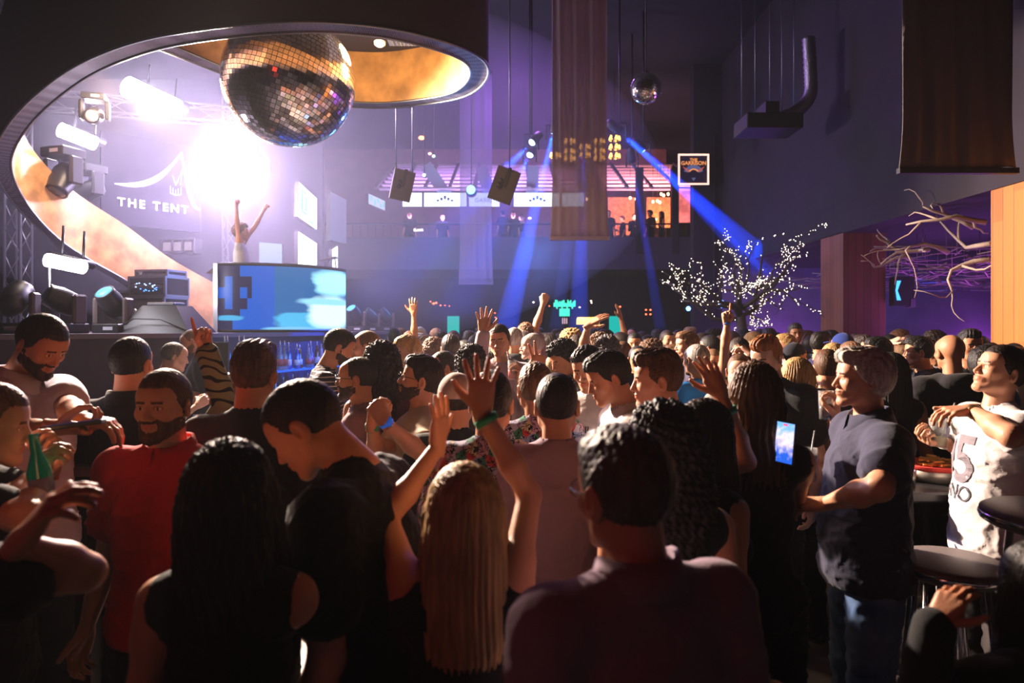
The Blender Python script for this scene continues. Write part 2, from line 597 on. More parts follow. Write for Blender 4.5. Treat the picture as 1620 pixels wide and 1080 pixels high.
def hand_tpl(pose, h):
    """right hand: wrist at origin, fingers +Z, palm faces +Y, thumb -X"""
    key = ('hand', pose, h)
    if key in _T: return _T[key]
    curl = {'open': (.12, .15, .1), 'spread': (.05, .12, .08), 'relax': (.5, .55, .35), 'fist': (1.45, 1.65, 1.1),
            'grip': (.75, .95, .6), 'clap': (.25, .2, .15), 'pinch': (.95, .7, .45), 'point': (1.45, 1.65, 1.1), 'vee': (1.4, 1.65, 1.1)}[pose]
    straight = {'point': (0,), 'vee': (0, 1)}.get(pose, ())
    f = Field((-0.125, -0.07, -0.035), (0.1, 0.12, 0.215), h)
    kx = (-0.031, -0.0105, 0.0105, 0.030); kz = (0.089, 0.095, 0.091, 0.082)
    for i in range(4):
        f.rc((-0.014 + 0.0095 * i, 0, 0.002), (kx[i], 0, kz[i]), 0.0165, 0.0118, 0.014)
    f.rc((-0.018, 0.008, 0.02), (-0.034, 0.008, 0.07), 0.013, 0.01, 0.014)
    f.rc((0.02, 0.008, 0.02), (0.027, 0.006, 0.07), 0.012, 0.009, 0.014)
    f.rc((0, 0, -0.03), (0, 0, 0.01), 0.0245, 0.021, 0.014)
    sp = {'spread': .24, 'open': .13, 'relax': .05, 'vee': .2}.get(pose, 0.03)
    L = (.074, .082, .077, .06)
    for i in range(4):
        a = (i - 1.4) * sp
        cu = (.06, .05, .04) if i in straight else curl
        if pose in ('relax', 'open', 'spread', 'grip'):
            cu = tuple(c * (0.85 + 0.12 * i) for c in cu)
        p = np.array([kx[i], 0, kz[i]]); ang = 0.0
        R0 = 0.0098 if i < 3 else 0.0086
        for j, fr in enumerate((.46, .3, .24)):
            ang += cu[j]
            d = np.array([math.sin(a) * math.cos(ang), math.sin(ang), math.cos(a) * math.cos(ang)])
            q = p + d * L[i] * fr
            f.rc(p, q, R0 - 0.0009 * j, R0 - 0.0009 * (j + 1), 0.004)
            p = q
    if pose in ('fist', 'point', 'vee'):
        tp = [(-.024, .008, .022), (-.042, .03, .055), (-.03, .05, .078), (-.012, .052, .086)]
    elif pose in ('grip', 'pinch'):
        tp = [(-.024, .008, .022), (-.044, .034, .05), (-.042, .058, .075), (-.034, .066, .098)]
    elif pose == 'clap':
        tp = [(-.024, .004, .022), (-.052, .012, .055), (-.062, .016, .082), (-.062, .018, .104)]
    else:
        tp = [(-.024, .004, .022), (-.056, .012, .048), (-.078, .016, .072), (-.09, .016, .094)]
    tr = (.0155, .0125, .0105, .0085)
    for j in range(3):
        f.rc(tp[j], tp[j + 1], tr[j], tr[j + 1], 0.006)
    V, Q = f.mesh()
    V = smooth_verts(V, Q, 1, 0.25)
    _T[key] = (V, Q)
    return _T[key]


# ------------------------------------------------------------------ people
SKIN = {
    'pale': (0.72, 0.43, 0.31), 'light': (0.68, 0.33, 0.2), 'tan': (0.54, 0.24, 0.13), 'brown': (0.26, 0.12, 0.065),
    'dark': (0.11, 0.055, 0.035)}
HAIR = {
    'stubbly': (0.05, 0.026, 0.017), 
    'black': (0.012, 0.009, 0.008), 'dark': (0.025, 0.014, 0.01), 'brown': (0.1, 0.045, 0.02), 'light': (0.17, 0.085, 0.04),
    'blond': (0.42, 0.25, 0.1), 'ginger': (0.3, 0.1, 0.03), 'grey': (0.3, 0.27, 0.25), 'silver': (0.62, 0.56, 0.5), 'salt': (0.1, 0.085, 0.08)}


def skin_m(k):
    return mat('skin_' + k, SKIN[k], 0.48, attr=True, bump=0.12, bscale=220, spec=0.4, sss=0.12)


def hair_m(k):
    return mat('hair_' + k, HAIR[k], 0.55, bump=0.45, bscale=90, stretch=(1, 1, 0.12), spec=0.35, var=0.35, vscale=60)


CLOTH = {}


def cloth_m(c):
    """c: colour tuple or named pattern"""
    if isinstance(c, str):
        if c in MATS: return MATS[c]
        return pattern_m(c)
    key = 'cloth_%d_%d_%d' % tuple(int(v * 255) for v in c)
    return mat(key, c, 0.85, bump=0.35, bscale=26, spec=0.2, sheen=0.1)


def pattern_m(name):
    m = mat(name, (0.02, 0.02, 0.025), 0.85, spec=0.2)
    nt = m.node_tree; b = nt.nodes['Principled BSDF']
    tc = nt.nodes.new('ShaderNodeTexCoord')
    def ramp(fac, cols, interp='CONSTANT'):
        r = nt.nodes.new('ShaderNodeValToRGB'); r.color_ramp.interpolation = interp
        el = r.color_ramp.elements
        while len(el) < len(cols): el.new(0.5)
        for e, (p, c) in zip(el, cols):
            e.position = p; e.color = (*c, 1)
        nt.links.new(fac, r.inputs[0]); return r.outputs[0]
    if name in ('floral', 'monofloral'):
        n = nt.nodes.new('ShaderNodeTexNoise'); n.inputs['Scale'].default_value = 26; n.inputs['Detail'].default_value = 1.5
        n.inputs['Distortion'].default_value = 1.2
        v = nt.nodes.new('ShaderNodeTexVoronoi'); v.inputs['Scale'].default_value = 22
        sx = nt.nodes.new('ShaderNodeSeparateColor')
        nt.links.new(tc.outputs['Object'], n.inputs['Vector']); nt.links.new(tc.outputs['Object'], v.inputs['Vector'])
        nt.links.new(v.outputs['Color'], sx.inputs[0])
        if name == 'floral':
            cl = [(0.0, (.45, .42, .55)), (.3, (.5, .05, .05)), (.5, (.55, .3, .4)), (.68, (.05, .22, .12)), (.8, (.6, .5, .3)), (.9, (.25, .3, .5))]
        else:
            cl = [(0.0, (.5, .5, .5)), (.6, (.3, .3, .3))]
        c1 = ramp(sx.outputs[0], cl)
        msk = ramp(n.outputs['Fac'], [(0, (1, 1, 1)), (.47, (0, 0, 0)), (.52, (1, 1, 1)), (0.58, (0, 0, 0)), (0.63, (1, 1, 1))])
        mx = nt.nodes.new('ShaderNodeMix'); mx.data_type = 'RGBA'
        nt.links.new(msk, mx.inputs[0]); mx.inputs[6].default_value = (0.012, 0.012, 0.02, 1); nt.links.new(c1, mx.inputs[7])
        nt.links.new(mx.outputs[2], b.inputs['Base Color'])
    elif name in ('stripes', 'swirl'):
        w = nt.nodes.new('ShaderNodeTexWave'); w.bands_direction = 'Z'
        w.inputs['Scale'].default_value = 11 if name == 'stripes' else 6
        w.inputs['Distortion'].default_value = 0.6 if name == 'stripes' else 9
        w.inputs['Detail'].default_value = 0 if name == 'stripes' else 1
        w.inputs['Detail Scale'].default_value = 1.2
        nt.links.new(tc.outputs['Object'], w.inputs['Vector'])
        cl = [(0, (.012, .012, .03)), (.86, (.5, .5, .55))] if name == 'stripes' else [(0, (.2, .21, .12)), (.8, (.01, .01, .01))]
        nt.links.new(ramp(w.outputs['Fac'], cl), b.inputs['Base Color'])
    elif name == 'jersey':
        sp = nt.nodes.new('ShaderNodeSeparateXYZ'); nt.links.new(tc.outputs['Object'], sp.inputs[0])
        nt.links.new(ramp(sp.outputs[2], [(0, (.012, .012, .03)), (1.0, (.02, .2, .62))]), b.inputs['Base Color'])
        mp = nt.nodes.new('ShaderNodeMapRange'); mp.inputs[1].default_value = 0.4; mp.inputs[2].default_value = 1.36
        nt.links.new(sp.outputs[2], mp.inputs[0]); nt.links.new(mp.outputs[0], nt.nodes['Color Ramp'].inputs[0])
        nt.nodes['Color Ramp'].color_ramp.elements[1].position = 0.99
    elif name == 'denim':
        n = nt.nodes.new('ShaderNodeTexNoise'); n.inputs['Scale'].default_value = 9; n.inputs['Detail'].default_value = 6
        nt.links.new(tc.outputs['Object'], n.inputs['Vector'])
        nt.links.new(ramp(n.outputs['Fac'], [(0.3, (.07, .13, .3)), (.7, (.2, .3, .5))], 'LINEAR'), b.inputs['Base Color'])
    return m


class Bld:
    """collects pieces of one mesh"""
    def __init__(s): s.V = []; s.Q = []; s.T = []; s.n = 0
    def add(s, V, Q, T=None):
        if len(V) == 0: return
        s.V.append(V); s.Q.append(Q + s.n); s.n += len(V)
        s.T.append(np.ones((len(V), 3), np.float32) if T is None else T)
    def out(s): return np.concatenate(s.V), np.concatenate(s.Q), np.concatenate(s.T)


def rot_fs(fwd, side):
    return Matrix.Rotation(math.radians(side), 3, 'Y') @ Matrix.Rotation(-math.radians(fwd), 3, 'X')


def v3(a): return Vector(a)


def person(px, top, Y, face, label, group=None, hair='short', hc='dark', skin='light', sex='m', shirt=('tee', (.02, .02, .022)),
           pants=(.015, .015, .02), w=1.0, head=(0, 0, 0), lean=(0, 0), R=None, L=None, smile=False, beard=False, glasses=None,
           extra=(), ymin=None, legs=None, xyz=None, name='person', vox=None, seat=False, sag=0.0, mirror=False):
    face = math.radians(face)
    x, ztop = (px - 810) * Y / FPX, CAMZ - (top - HY) * Y / FPX
    if xyz: x, Y, ztop = xyz
    base_z = ymin or 0.0
    vox = vox or min(0.02, max(0.0085, Y * 0.0031))
    th = 0.003 if Y < 5.6 else 0.0045 if Y < 9 else 0.007
    bl = rot_fs(*lean)
    # unscaled skeleton
    piv = v3((0, 0, 0.95))
    sh = 0.17 if sex == 'm' else 0.148
    nb = v3((0, -0.012, 1.50))
    hR = bl @ Matrix.Rotation(math.radians(head[0]), 3, 'Z') @ Matrix.Rotation(math.radians(head[1]), 3, 'X') @ Matrix.Rotation(math.radians(head[2]), 3, 'Y')
    def up(p): return piv + bl @ (v3(p) - piv)
    # head centre so that neck stays attached: head template neck base at (0,-.045,-.17)
    neck_top = up((0, -0.008, 1.53))
    hc0 = neck_top + hR @ v3((0, 0.035, 0.125))
    hz = (hR @ v3((0, 0, 0.12))).z
    toph = max((hR @ v3(q)).z for q in ((0, -.02, .13), (0, .05, .1), (0, -.1, .06)))
    s = (ztop - base_z - toph) / hc0.z
    if not (0.75 < s < 1.18):
        print('STATURE', label, round(s, 2), round(ztop, 2))
    s = min(1.18, max(0.75, s))
    rz = Matrix.Rotation(face, 3, 'Z')
    hcl = hc0 * s
    org = v3((x, Y, base_z)) - rz @ v3((hcl.x, hcl.y, 0))
    org.z = base_z
    root = empty(name, org, face)
    tag(root, label, 'person', group)
    inv = rz.transposed()
    def loc(pw): return inv @ (v3(pw) - org)
    def dloc(d): return (inv @ v3(d)).normalized()
    W = w * s * (0.93 if sex == 'f' else 1.0)
    hs = 1.0 if sex == 'm' else 0.96
    J = {}
    for q, arm in ((1, R), (-1, L)):
        S = up((q * sh * w, -0.01, 1.425)) * s
        l1, l2 = 0.30 * s, 0.262 * s
        pose, palm, fdir = 'relax', None, None
        if arm is None: arm = 'down'
        if isinstance(arm, str):
            pr = {'down': ((.05, -.03, -.29), (.02, .09, -.24), 'relax', (-q, 0.2, 0), None),
                  'bent': ((.03, -.04, -.29), (-.06, .24, .07), 'grip', (-q, 0.1, 0), None),
                  'bent2': ((.05, .02, -.29), (-.12, .2, .12), 'grip', (-q, 0.1, 0), None),
                  'up': ((.10, .06, .26), (-.04, .05, .26), 'open', (0, 1, 0), None),
                  'up2': ((.2, .05, .18), (.0, .06, .26), 'open', (0, 1, 0), None),
                  'fwd': ((.06, .2, -.2), (-.1, .2, .14), 'relax', (-q, 0, 0), None),
                  'head': ((.12, .16, .2), (-.2, -.1, .12), 'relax', (-q, 0, -1), None)}[arm]
            e = v3((q * pr[0][0], pr[0][1], pr[0][2])).normalized()
            f_ = v3((q * pr[1][0], pr[1][1], pr[1][2])).normalized()
            E = S + e * l1; Wr = E + f_ * l2; pose = pr[2]; palm = v3(pr[3])
        else:
            ex, ey, es, wx, wy, ws, pose = arm[:7]
            opt = arm[7] if len(arm) > 7 else {}
            Sw = org + rz @ S
            def solve(A, qx, qy, l, sg):
                o = v3((0, 0, CAMZ)); d = (P(qx, qy, 1.0) - o).normalized()
                if sg == 0:
                    t = (A.y - o.y) / d.y
                    pt = o + d * t
                    return A + (pt - A).normalized() * l if opt.get('lock', 1) else pt
                t0 = (A - o).dot(d); m = (A - (o + d * t0)).length
                if m >= l:
                    c = o + d * t0
                    return A + (c - A).normalized() * l if opt.get('lock', 1) and m > l * 1.35 else c
                return o + d * (t0 + sg * math.sqrt(l * l - m * m))
            Ew = solve(Sw, ex, ey, l1, es)
            if opt.get('eY'): Ew = P(ex, ey, opt['eY'])
            Ww = solve(Ew, wx, wy, l2, ws)
            if opt.get('wY'): Ww = P(wx, wy, opt['wY'])
            E, Wr = loc(Ew), loc(Ww)
            if 'palm' in opt: palm = dloc(opt['palm'])
            else: palm = v3((-q, 0.3, 0))
            if 'dir' in opt: fdir = dloc(opt['dir'])
            if 'tip' in opt: fdir = (loc(P(opt['tip'][0], opt['tip'][1], opt['tip'][2] if len(opt['tip']) > 2 else Ww.y)) - Wr).normalized()
        rise = max(0.0, (E.z - S.z) / l1)
        S2 = S + v3((-q * 0.03, 0, 0.055)) * rise * s
        if fdir is None: fdir = (Wr - E).normalized()
        J[q] = (S2, E, Wr, pose, palm, fdir)
    # ---- bounds
    pts = [hcl, v3((0, 0, 0))] + [p for q in (1, -1) for p in J[q][:3]] + [up((0, 0, 1.4)) * s]
    lo = [min(p[i] for p in pts) - 0.3 for i in range(3)]; hi = [max(p[i] for p in pts) + 0.3 for i in range(3)]
    lo[2] = -0.03
    B = Bld()
    f = Field(lo, hi, vox)
    def U(p): return up((p[0] * w, p[1], p[2])) * s
    def tors(F, inf, hem=None):
        fem = sex == 'f'
        Rm = bl
        F.el(U((0, 0, 1.27)), ((.158 if not fem else .138) * W + inf, (.112 if not fem else .105) * W + inf, .2 * s + inf), 0, R=Rm)
        F.rc(U((-sh + .035, -.01, 1.415)), U((sh - .035, -.01, 1.415)), .054 * s + inf, .054 * s + inf, .05)
        for q in (1, -1):
            F.rc(U((q * .12, -.015, 1.435)), U((q * .03, -.02, 1.475)), .042 * s + inf, .05 * s + inf * .8, .05)
            if fem: F.el(U((q * .07, .085, 1.27)), (.058 * W + inf, .055 * W + inf, .06 * s + inf), .03, R=Rm)
        F.el(U((0, .01, 1.07)), ((.145 if not fem else .115) * W + inf, (.105 if not fem else .09) * W + inf + sag, .19 * s + inf), .07, R=Rm)
        F.el(U((0, 0, .94)), (.155 * W + inf, .115 * W + inf, .13 * s + inf), .07)
    def arm(F, q, inf, frac=2.0, flare=0.0):
        S2, E, Wr = J[q][:3]
        F.rc(S2, S2.lerp(E, 0.25), .053 * W + inf * .55, .049 * W + inf * .8, .045)
        if frac < 1:
            F.rc(S2, S2.lerp(E, frac), .05 * W + inf, .044 * W + inf + flare, .04); return
        F.rc(S2, E, .05 * W + inf, .038 * W + inf, .03)
        F.rc(E, E.lerp(Wr, .35), .038 * W + inf, .04 * W + inf, .015)
        if frac < 2:
            F.rc(E.lerp(Wr, .35), E.lerp(Wr, frac - 1), .04 * W + inf, .03 * s + inf + flare, .02)
        else:
            F.rc(E.lerp(Wr, .35), Wr, .04 * W + inf, .0255 * s + inf, .02)
    sp = legs or 0.0
    LG = []
    for q in (1, -1):
        hp = v3((q * .09, 0, .93)) * s
        if seat:
            kn = v3((q * .12, .42, .93)) * s; an = v3((q * .12, .40, .5)) * s
        else:
            kn = v3((q * (.105 + sp), .02 + q * sp * .5, .50)) * s; an = v3((q * (.11 + 1.6 * sp), -.02 + q * sp, .075)) * s
        LG.append((hp, kn, an))
    def leg(F, inf, low=1.0):
        for hp, kn, an in LG:
            F.rc(hp, kn, .082 * W + inf, .056 * W + inf, .04)
            F.rc(kn, kn.lerp(an, .3), .056 * W + inf, .055 * W + inf, .02)
            F.rc(kn.lerp(an, .3), an, .055 * W + inf, (.036 * s + inf) * low, .02)
    tors(f, -0.006)
    f.rc(U((0, -.015, 1.44)), U((0, -.012, 1.5)), (.06 if sex == 'm' else .05) * W, (.056 if sex == 'm' else .045), .03)
    f.rc(U((0, -.012, 1.47)), hcl + hR @ v3((0, -.03, -.09)), .058 if sex == 'm' else .048, .052 if sex == 'm' else .043, .02)
    leg(f, -0.006)
    for q in (1, -1): arm(f, q, -0.002)
    B.add(*f.mesh())
    HM = Matrix.Translation(hcl) @ (hR * hs).to_4x4()
    hv, hq, ht = head_tpl(sex, th, smile)
    B.add(xf(hv, HM), hq, ht)
    hh = 0.0026 if Y < 6 else 0.005
    handM = {}
    for q in (1, -1):
        S2, E, Wr, pose, palm, fdir = J[q]
        pv = palm - fdir * palm.dot(fdir)
        if pv.length < 1e-3: pv = fdir.orthogonal()
        pv.normalize()
        X = pv.cross(fdir)
        HMt = Matrix.Translation(Wr) @ (Matrix((X, pv, fdir)).transposed() * (s if sex == 'm' else s * .92)).to_4x4()
        V, Q = hand_tpl(pose, hh)
        if q < 0:
            V = V * np.array([-1, 1, 1]); Q = Q[:, ::-1]
        B.add(xf(V, HMt), Q)
        handM[q] = HMt
    V, Q, T = B.out()
    add_mesh('body', V, Q, skin_m(skin), root, tint=T)
    # ---- clothes
    kind, c = shirt[0], shirt[1]
    if kind != 'none':
        fs = Field(lo, hi, vox)
        inf = {'tank': .008, 'dress': .01, 'hoodie': .03, 'jacket': .024}.get(kind, .016)
        tors(fs, inf)
        if kind == 'dress':
            fs.rc(v3((0, 0, .95)) * s, v3((0, 0, .55)) * s, .16 * W, .21 * W, .08)
        else:
            fs.el(v3((0, 0.0, .9)) * s, (.165 * W + inf, .125 * W + inf, .12 * s), .06)
        hem = {'dress': .5, 'jacket': .8, 'hoodie': .84}.get(kind, .85) * s
        fs.cut(lambda X, Y_, Z: hem - Z + 0 * X)
        for q in (1, -1):
            if kind in ('tee', 'polo'): arm(fs, q, .018, .62, .016)
            elif kind in ('long', 'shirt', 'hoodie', 'jacket'): arm(fs, q, .016 if kind in ('long', 'shirt') else .024, 1.93, .004)
            elif kind == 'dress': pass
            else: fs.rc(J[q][0], J[q][0].lerp(J[q][1], .08), .05 * W, .045 * W, .04)
        if kind in ('tank', 'dress'):
            nk = U((0, .02, 1.52)); fs.el(nk, (.1, .1, .07), .02, 's')
        else:
            nk = U((0, -.008, 1.505)); fs.rc(nk, U((0, -.01, 1.478)), .071, .071, .012)
            fs.rc(U((0, .0, 1.6)), U((0, -.004, 1.5)), .062, .06, .008, 's')
        if kind == 'hoodie':
            fs.el(U((0, -.10, 1.47)), (.125 * s, .075 * s, .07 * s), .03, R=bl)
            fs.el(U((0, -.035, 1.56)), (.085 * s, .07 * s, .055 * s), .02, 's')
            fs.rc(U((-.06, .05, 1.47)), U((.06, .05, 1.47)), .035, .035, .03)
        V, Q = fs.mesh()
        N = vnormals(V, Q)
        A = {'tank': .002, 'dress': .0035, 'hoodie': .006, 'jacket': .004}.get(kind, .005) * (1 if vox < .014 else 1.2)
        zz = V * np.array([1, 1, 1.0])
        sd = (hash(label) % 97) if False else sum(map(ord, label)) % 97
        wp = V + .03 * np.stack([noise3(zz, 16, sd), noise3(zz, 15, sd + 3), noise3(zz, 17, sd + 4)], 1)
        rd = lambda a: 1 - np.abs(a).clip(0, 1)
        dd = 1.5 * rd(noise3(wp * np.array([.8, .8, 1.5]), 26, sd + 1) * 1.2) ** 3 + .8 * rd(noise3(wp, 45, sd + 2) * 1.2) ** 3 + .5 * noise3(zz, 14, sd + 5) - 0.7
        fade = np.clip((1.52 * s - V[:, 2]) / .2, .15, 1) if not lean[0] else 0.8
        V = V + N * (dd * A * fade)[:, None]
        so = add_mesh({'tee': 't_shirt', 'tank': 'vest_top', 'dress': 'dress', 'hoodie': 'hoodie', 'jacket': 'jacket', 'polo': 'polo_shirt'}.get(kind, 'shirt'),
                      V, Q, cloth_m(c), root)
        if kind in ('polo', 'shirt', 'jacket'):
            m = MB(); n = 40; Vv = []; Fv = []
            rings = [(.064, 1.475, 0), (.062, 1.545, 0), (.069, 1.55, 0), (.088, 1.485, 0), (.083, 1.48, 0)]
            for (rr, zc, _) in rings:
                for k in range(n):
                    a = -PI / 2 + 0.16 + (2 * PI - 0.32) * k / (n - 1)
                    a += PI
                    fr = max(0, math.cos(a - PI / 2))
                    Vv.append(U((rr * 1.05 * math.cos(a), rr * 1.12 * math.sin(a) - .01, zc - .035 * fr - (.02 if rr > .08 else 0) * fr)) / 1.0)
            for i in range(len(rings) - 1):
                for k in range(n - 1):
                    Fv.append((i * n + k, i * n + k + 1, (i + 1) * n + k + 1, (i + 1) * n + k))
            m.add(Vv, Fv, 0, True)
            m.build('collar', [cloth_m(c)], root)
    if pants is not None and kind != 'dress':
        fp = Field((-.55, -.5, 0), (.55, .6, 1.15 * s), max(vox, .012))
        fp.el(v3((0, 0, .94)) * s, (.163 * W, .125 * W, .13 * s), 0)
        leg(fp, .014, 1.25)
        ztop_p = 1.02 * s
        fp.cut(lambda X, Y_, Z: Z - ztop_p + 0 * X)
        V, Q = fp.mesh()
        N = vnormals(V, Q)
        V = V + N * ((1 - np.abs(noise3(V * np.array([1, 1, 1.6]), 30, 5)).clip(0, 1)) ** 3 * .008)[:, None]
        add_mesh('trousers', V, Q, cloth_m(pants), root)
        if kind == 'long_shorts': pass
    if kind == 'dress': LG = LG
    m = mat('shoe_black', (.02, .02, .02), .5); m2 = mat('shoe_sole', (.3, .28, .26), .7)
    for hp, kn, an in LG:
        g = Field((an.x - .09, an.y - .12, an.z - .1), (an.x + .09, an.y + .25, an.z + .12), .007 if Y < 6 else .014)
        b = an.z - .075 * s
        g.el((an.x, an.y - .02, b + .045), (.042, .052, .045), 0)
        g.el((an.x, an.y + .08, b + .03), (.05, .115, .042), .03)
        g.rc((an.x, an.y, b + .05), (an.x, an.y, b + .1), .04, .042, .02)
        g.cut(lambda X, Y_, Z: b - Z + 0 * X)
        V, Q = g.mesh()
        fm = (V[Q].mean(1)[:, 2] < b + .022).astype(int)
        add_mesh('shoe', V, Q, [m, m2], root, midx=fm)
    # ---- hair etc
    hh2 = 0.0035 if Y < 6 else 0.0055
    def headpart(nm, style, material):
        V, Q = hair_tpl(style, hh2)
        if len(V): return add_mesh(nm, xf(V, HM), Q, material, root)
    if hair in ('cap', 'capback'):
        headpart('cap', hair, cloth_m(extra[0] if extra and isinstance(extra[0], tuple) and len(extra[0]) == 3 else (.02, .02, .03)))
        headpart('hair', 'stubble', hair_m(hc))
    elif hair and hair != 'bald':
        headpart('hair', hair, hair_m(hc))
    if beard: headpart('beard', 'beard', hair_m({'silver': 'grey', 'black': 'dark', 'dark': 'stubbly'}.get(hc, hc)))
    if glasses:
        m = MB()
        for q in (1, -1):
            pts = [Vector((q * .033 + .024 * math.cos(a), .106 - .006 * abs(math.cos(a)), .002 + .018 * math.sin(a))) for a in [2 * PI * i / 16 for i in range(17)]]
            m.tube(pts, .0018, 5, 0, False)
            m.tube([(q * .056, .102, .006), (q * .078, .06, .006), (q * .083, -.01, .004), (q * .08, -.03, -.012)], .0017, 5, 0)
            if glasses == 'sun':
                b = [Vector((q * .033 + .023 * math.cos(a), .106, .002 + .017 * math.sin(a))) for a in [2 * PI * i / 16 for i in range(16)]]
                m.add(b, [tuple(range(16))], 1)
        m.tube([(-.012, .109, .006), (0, .111, .008), (.012, .109, .006)], .0018, 5, 0)
        o = m.build('glasses', [mat('glasses_frame', (.02, .02, .02), .3), mat('sun_lens', (.01, .01, .012), .08)], root)
        o.matrix_local = HM
    return {'root': root, 'hand': handM, 'J': J, 's': s, 'HM': HM, 'org': org, 'rz': rz, 'U': U, 'W': W,
            'world': Matrix.Translation(org) @ rz.to_4x4()}


def band(p, q, m, name='wristband', at=0.93, wd=0.02, r=0.033):
    S2, E, Wr = p['J'][q][:3]
    c = E.lerp(Wr, at); d = (Wr - E).normalized()
    b = MB()
    M = cyl_m(c, c + d)
    b.lathe([(r - .003, 0), (r, 0), (r * .97, wd), (r * .97 - .003, wd)], 20, 0, M)
    return b.build(name, [m], p['root'])


def held(p, q, off=(0, .045, .07)):
    """world matrix of something upright held in hand q; off in hand space"""
    M = p['world'] @ p['hand'][q]
    o = v3(off)
    if q < 0: o.x = -o.x
    return M @ o


def decal(p, V, F, m, name, x, z, side=1, off=.004):
    """lay a flat shape (x,z coordinates) on the front (side=1) or back of the top a person wears"""
    from mathutils.bvhtree import BVHTree
    o = [c for c in p['root'].children if c.name.split('.')[0] in ('t_shirt', 'shirt', 'polo_shirt', 'hoodie', 'jacket', 'vest_top')][0]
    bv = BVHTree.FromPolygons([v.co for v in o.data.vertices], [tuple(q.vertices) for q in o.data.polygons])
    out = []; good = []
    for v in V:
        X = x + v[0] * (-1 if side > 0 else 1); Z = z + v[1]
        h = bv.ray_cast(Vector((X, 1.0 * side, Z)), Vector((0, -side, 0)))
        good.append(h[0] is not None and abs(h[0].y) < .6)
        y = h[0].y if h[0] is not None else 0
        out.append((X, y + off * side, Z))
    F = [f for f in F if all(good[i] for i in f)]
    if F:
        return add_mesh(name, np.array(out), [tuple(f) for f in F], m, p['root'], smooth=False)


def glyphs(body, size, bold=0.0):
    t = text('tmp', body, size, (0, 0, 0), (0, 0, 0), mat('print_white', (.6, .6, .62), .7), None, 0.0, bold=bold)
    me = t.data
    import bmesh
    bm = bmesh.new(); bm.from_mesh(me); bmesh.ops.triangulate(bm, faces=bm.faces[:])
    for _ in range(2):
        es = [e for e in bm.edges if e.calc_length() > size * .12]
        if es: bmesh.ops.subdivide_edges(bm, edges=es, cuts=1); bmesh.ops.triangulate(bm, faces=bm.faces[:])
    V = [(v.co.x, v.co.y) for v in bm.verts]; F = [tuple(v.index for v in f.verts) for f in bm.faces]
    bm.free(); bpy.data.objects.remove(t)
    return V, F
# ------------------------------------------------------------------ camera, world
cam = bpy.data.cameras.new('camera')
cam.lens = 24; cam.sensor_width = 36; cam.shift_y = -(540 - HY) / 1620
cam.clip_start = 0.05; cam.clip_end = 100
cam.dof.use_dof = True; cam.dof.focus_distance = 4.6; cam.dof.aperture_fstop = 2.4
camo = bpy.data.objects.new('camera', cam); COL.objects.link(camo)
camo.location = (0, 0, CAMZ); camo.rotation_euler = (PI / 2, 0, 0)
sc.camera = camo
sc.view_settings.view_transform = 'Standard'; sc.view_settings.look = 'None'
sc.view_settings.gamma = 1; sc.view_settings.exposure = 0.0
try: sc.view_settings.use_curve_mapping = False
except Exception: pass
cy = sc.cycles
cy.use_denoising = True
cy.max_bounces = 5; cy.diffuse_bounces = 1; cy.glossy_bounces = 3; cy.transmission_bounces = 5; cy.volume_bounces = 0
cy.transparent_max_bounces = 8
cy.sample_clamp_indirect = 4; cy.sample_clamp_direct = 0
cy.caustics_reflective = False; cy.caustics_refractive = False
wd = bpy.data.worlds.new('world'); sc.world = wd; wd.use_nodes = True
wn = wd.node_tree
wn.nodes['Background'].inputs[0].default_value = (0.0, 0.0, 0.0, 1)
vs = wn.nodes.new('ShaderNodeVolumeScatter')
vs.inputs['Color'].default_value = (0.92, 0.94, 1.0, 1)
vs.inputs['Density'].default_value = HAZE
vs.inputs['Anisotropy'].default_value = 0.3
wn.links.new(vs.outputs[0], wn.nodes['World Output'].inputs['Volume'])


def spot(name, a, b, e, col, ang=30, blend=0.3, r=0.05):
    l = bpy.data.lights.new(name, 'SPOT'); l.energy = e; l.color = col; l.spot_size = math.radians(ang)
    l.spot_blend = blend; l.shadow_soft_size = r
    o = bpy.data.objects.new(name, l); COL.objects.link(o); o.matrix_world = frame_to(Vector(a), Vector(b)); return o


def area(name, a, b, e, col, sx, sy=None):
    l = bpy.data.lights.new(name, 'AREA'); l.energy = e; l.color = col; l.size = sx
    if sy: l.shape = 'RECTANGLE'; l.size_y = sy
    o = bpy.data.objects.new(name, l); COL.objects.link(o); o.matrix_world = frame_to(Vector(a), Vector(b)); return o


def point(name, a, e, col, r=0.1):
    l = bpy.data.lights.new(name, 'POINT'); l.energy = e; l.color = col; l.shadow_soft_size = r
    o = bpy.data.objects.new(name, l); COL.objects.link(o); o.location = a; return o


# ------------------------------------------------------------------ materials of the room
M_black = mat('matte_black_paint', (.018, .016, .022), .75, bump=.2, bscale=8)
M_wall = mat('dark_plaster', (.015, .009, .017), .8, var=.25, vscale=1.2, bump=.25, bscale=5)
M_ceil = mat('ceiling_black', (.012, .011, .016), .9)
M_bm = mat('black_metal', (.03, .03, .035), .45, metal=.4)
M_gm = mat('grey_metal', (.25, .25, .27), .35, metal=.9)
M_chrome = mat('chrome', (.8, .8, .82), .12, metal=1)
M_case = mat('case_laminate', (.045, .04, .05), .5)
M_alu = mat('case_aluminium', (.6, .6, .62), .3, metal=1)
M_plastic = mat('black_plastic', (.02, .02, .023), .4)
M_gold = mat('gold_leaf_plaster', (.62, .33, .13), .5, metal=.15, var=.35, vscale=3.5, bump=.3, bscale=7)
M_rust = mat('speaker_shell', (.1, .075, .075), .6)
M_wood = None


def emis(name, col, s):
    return mat(name, (0, 0, 0), .5, emit=col, estr=s)


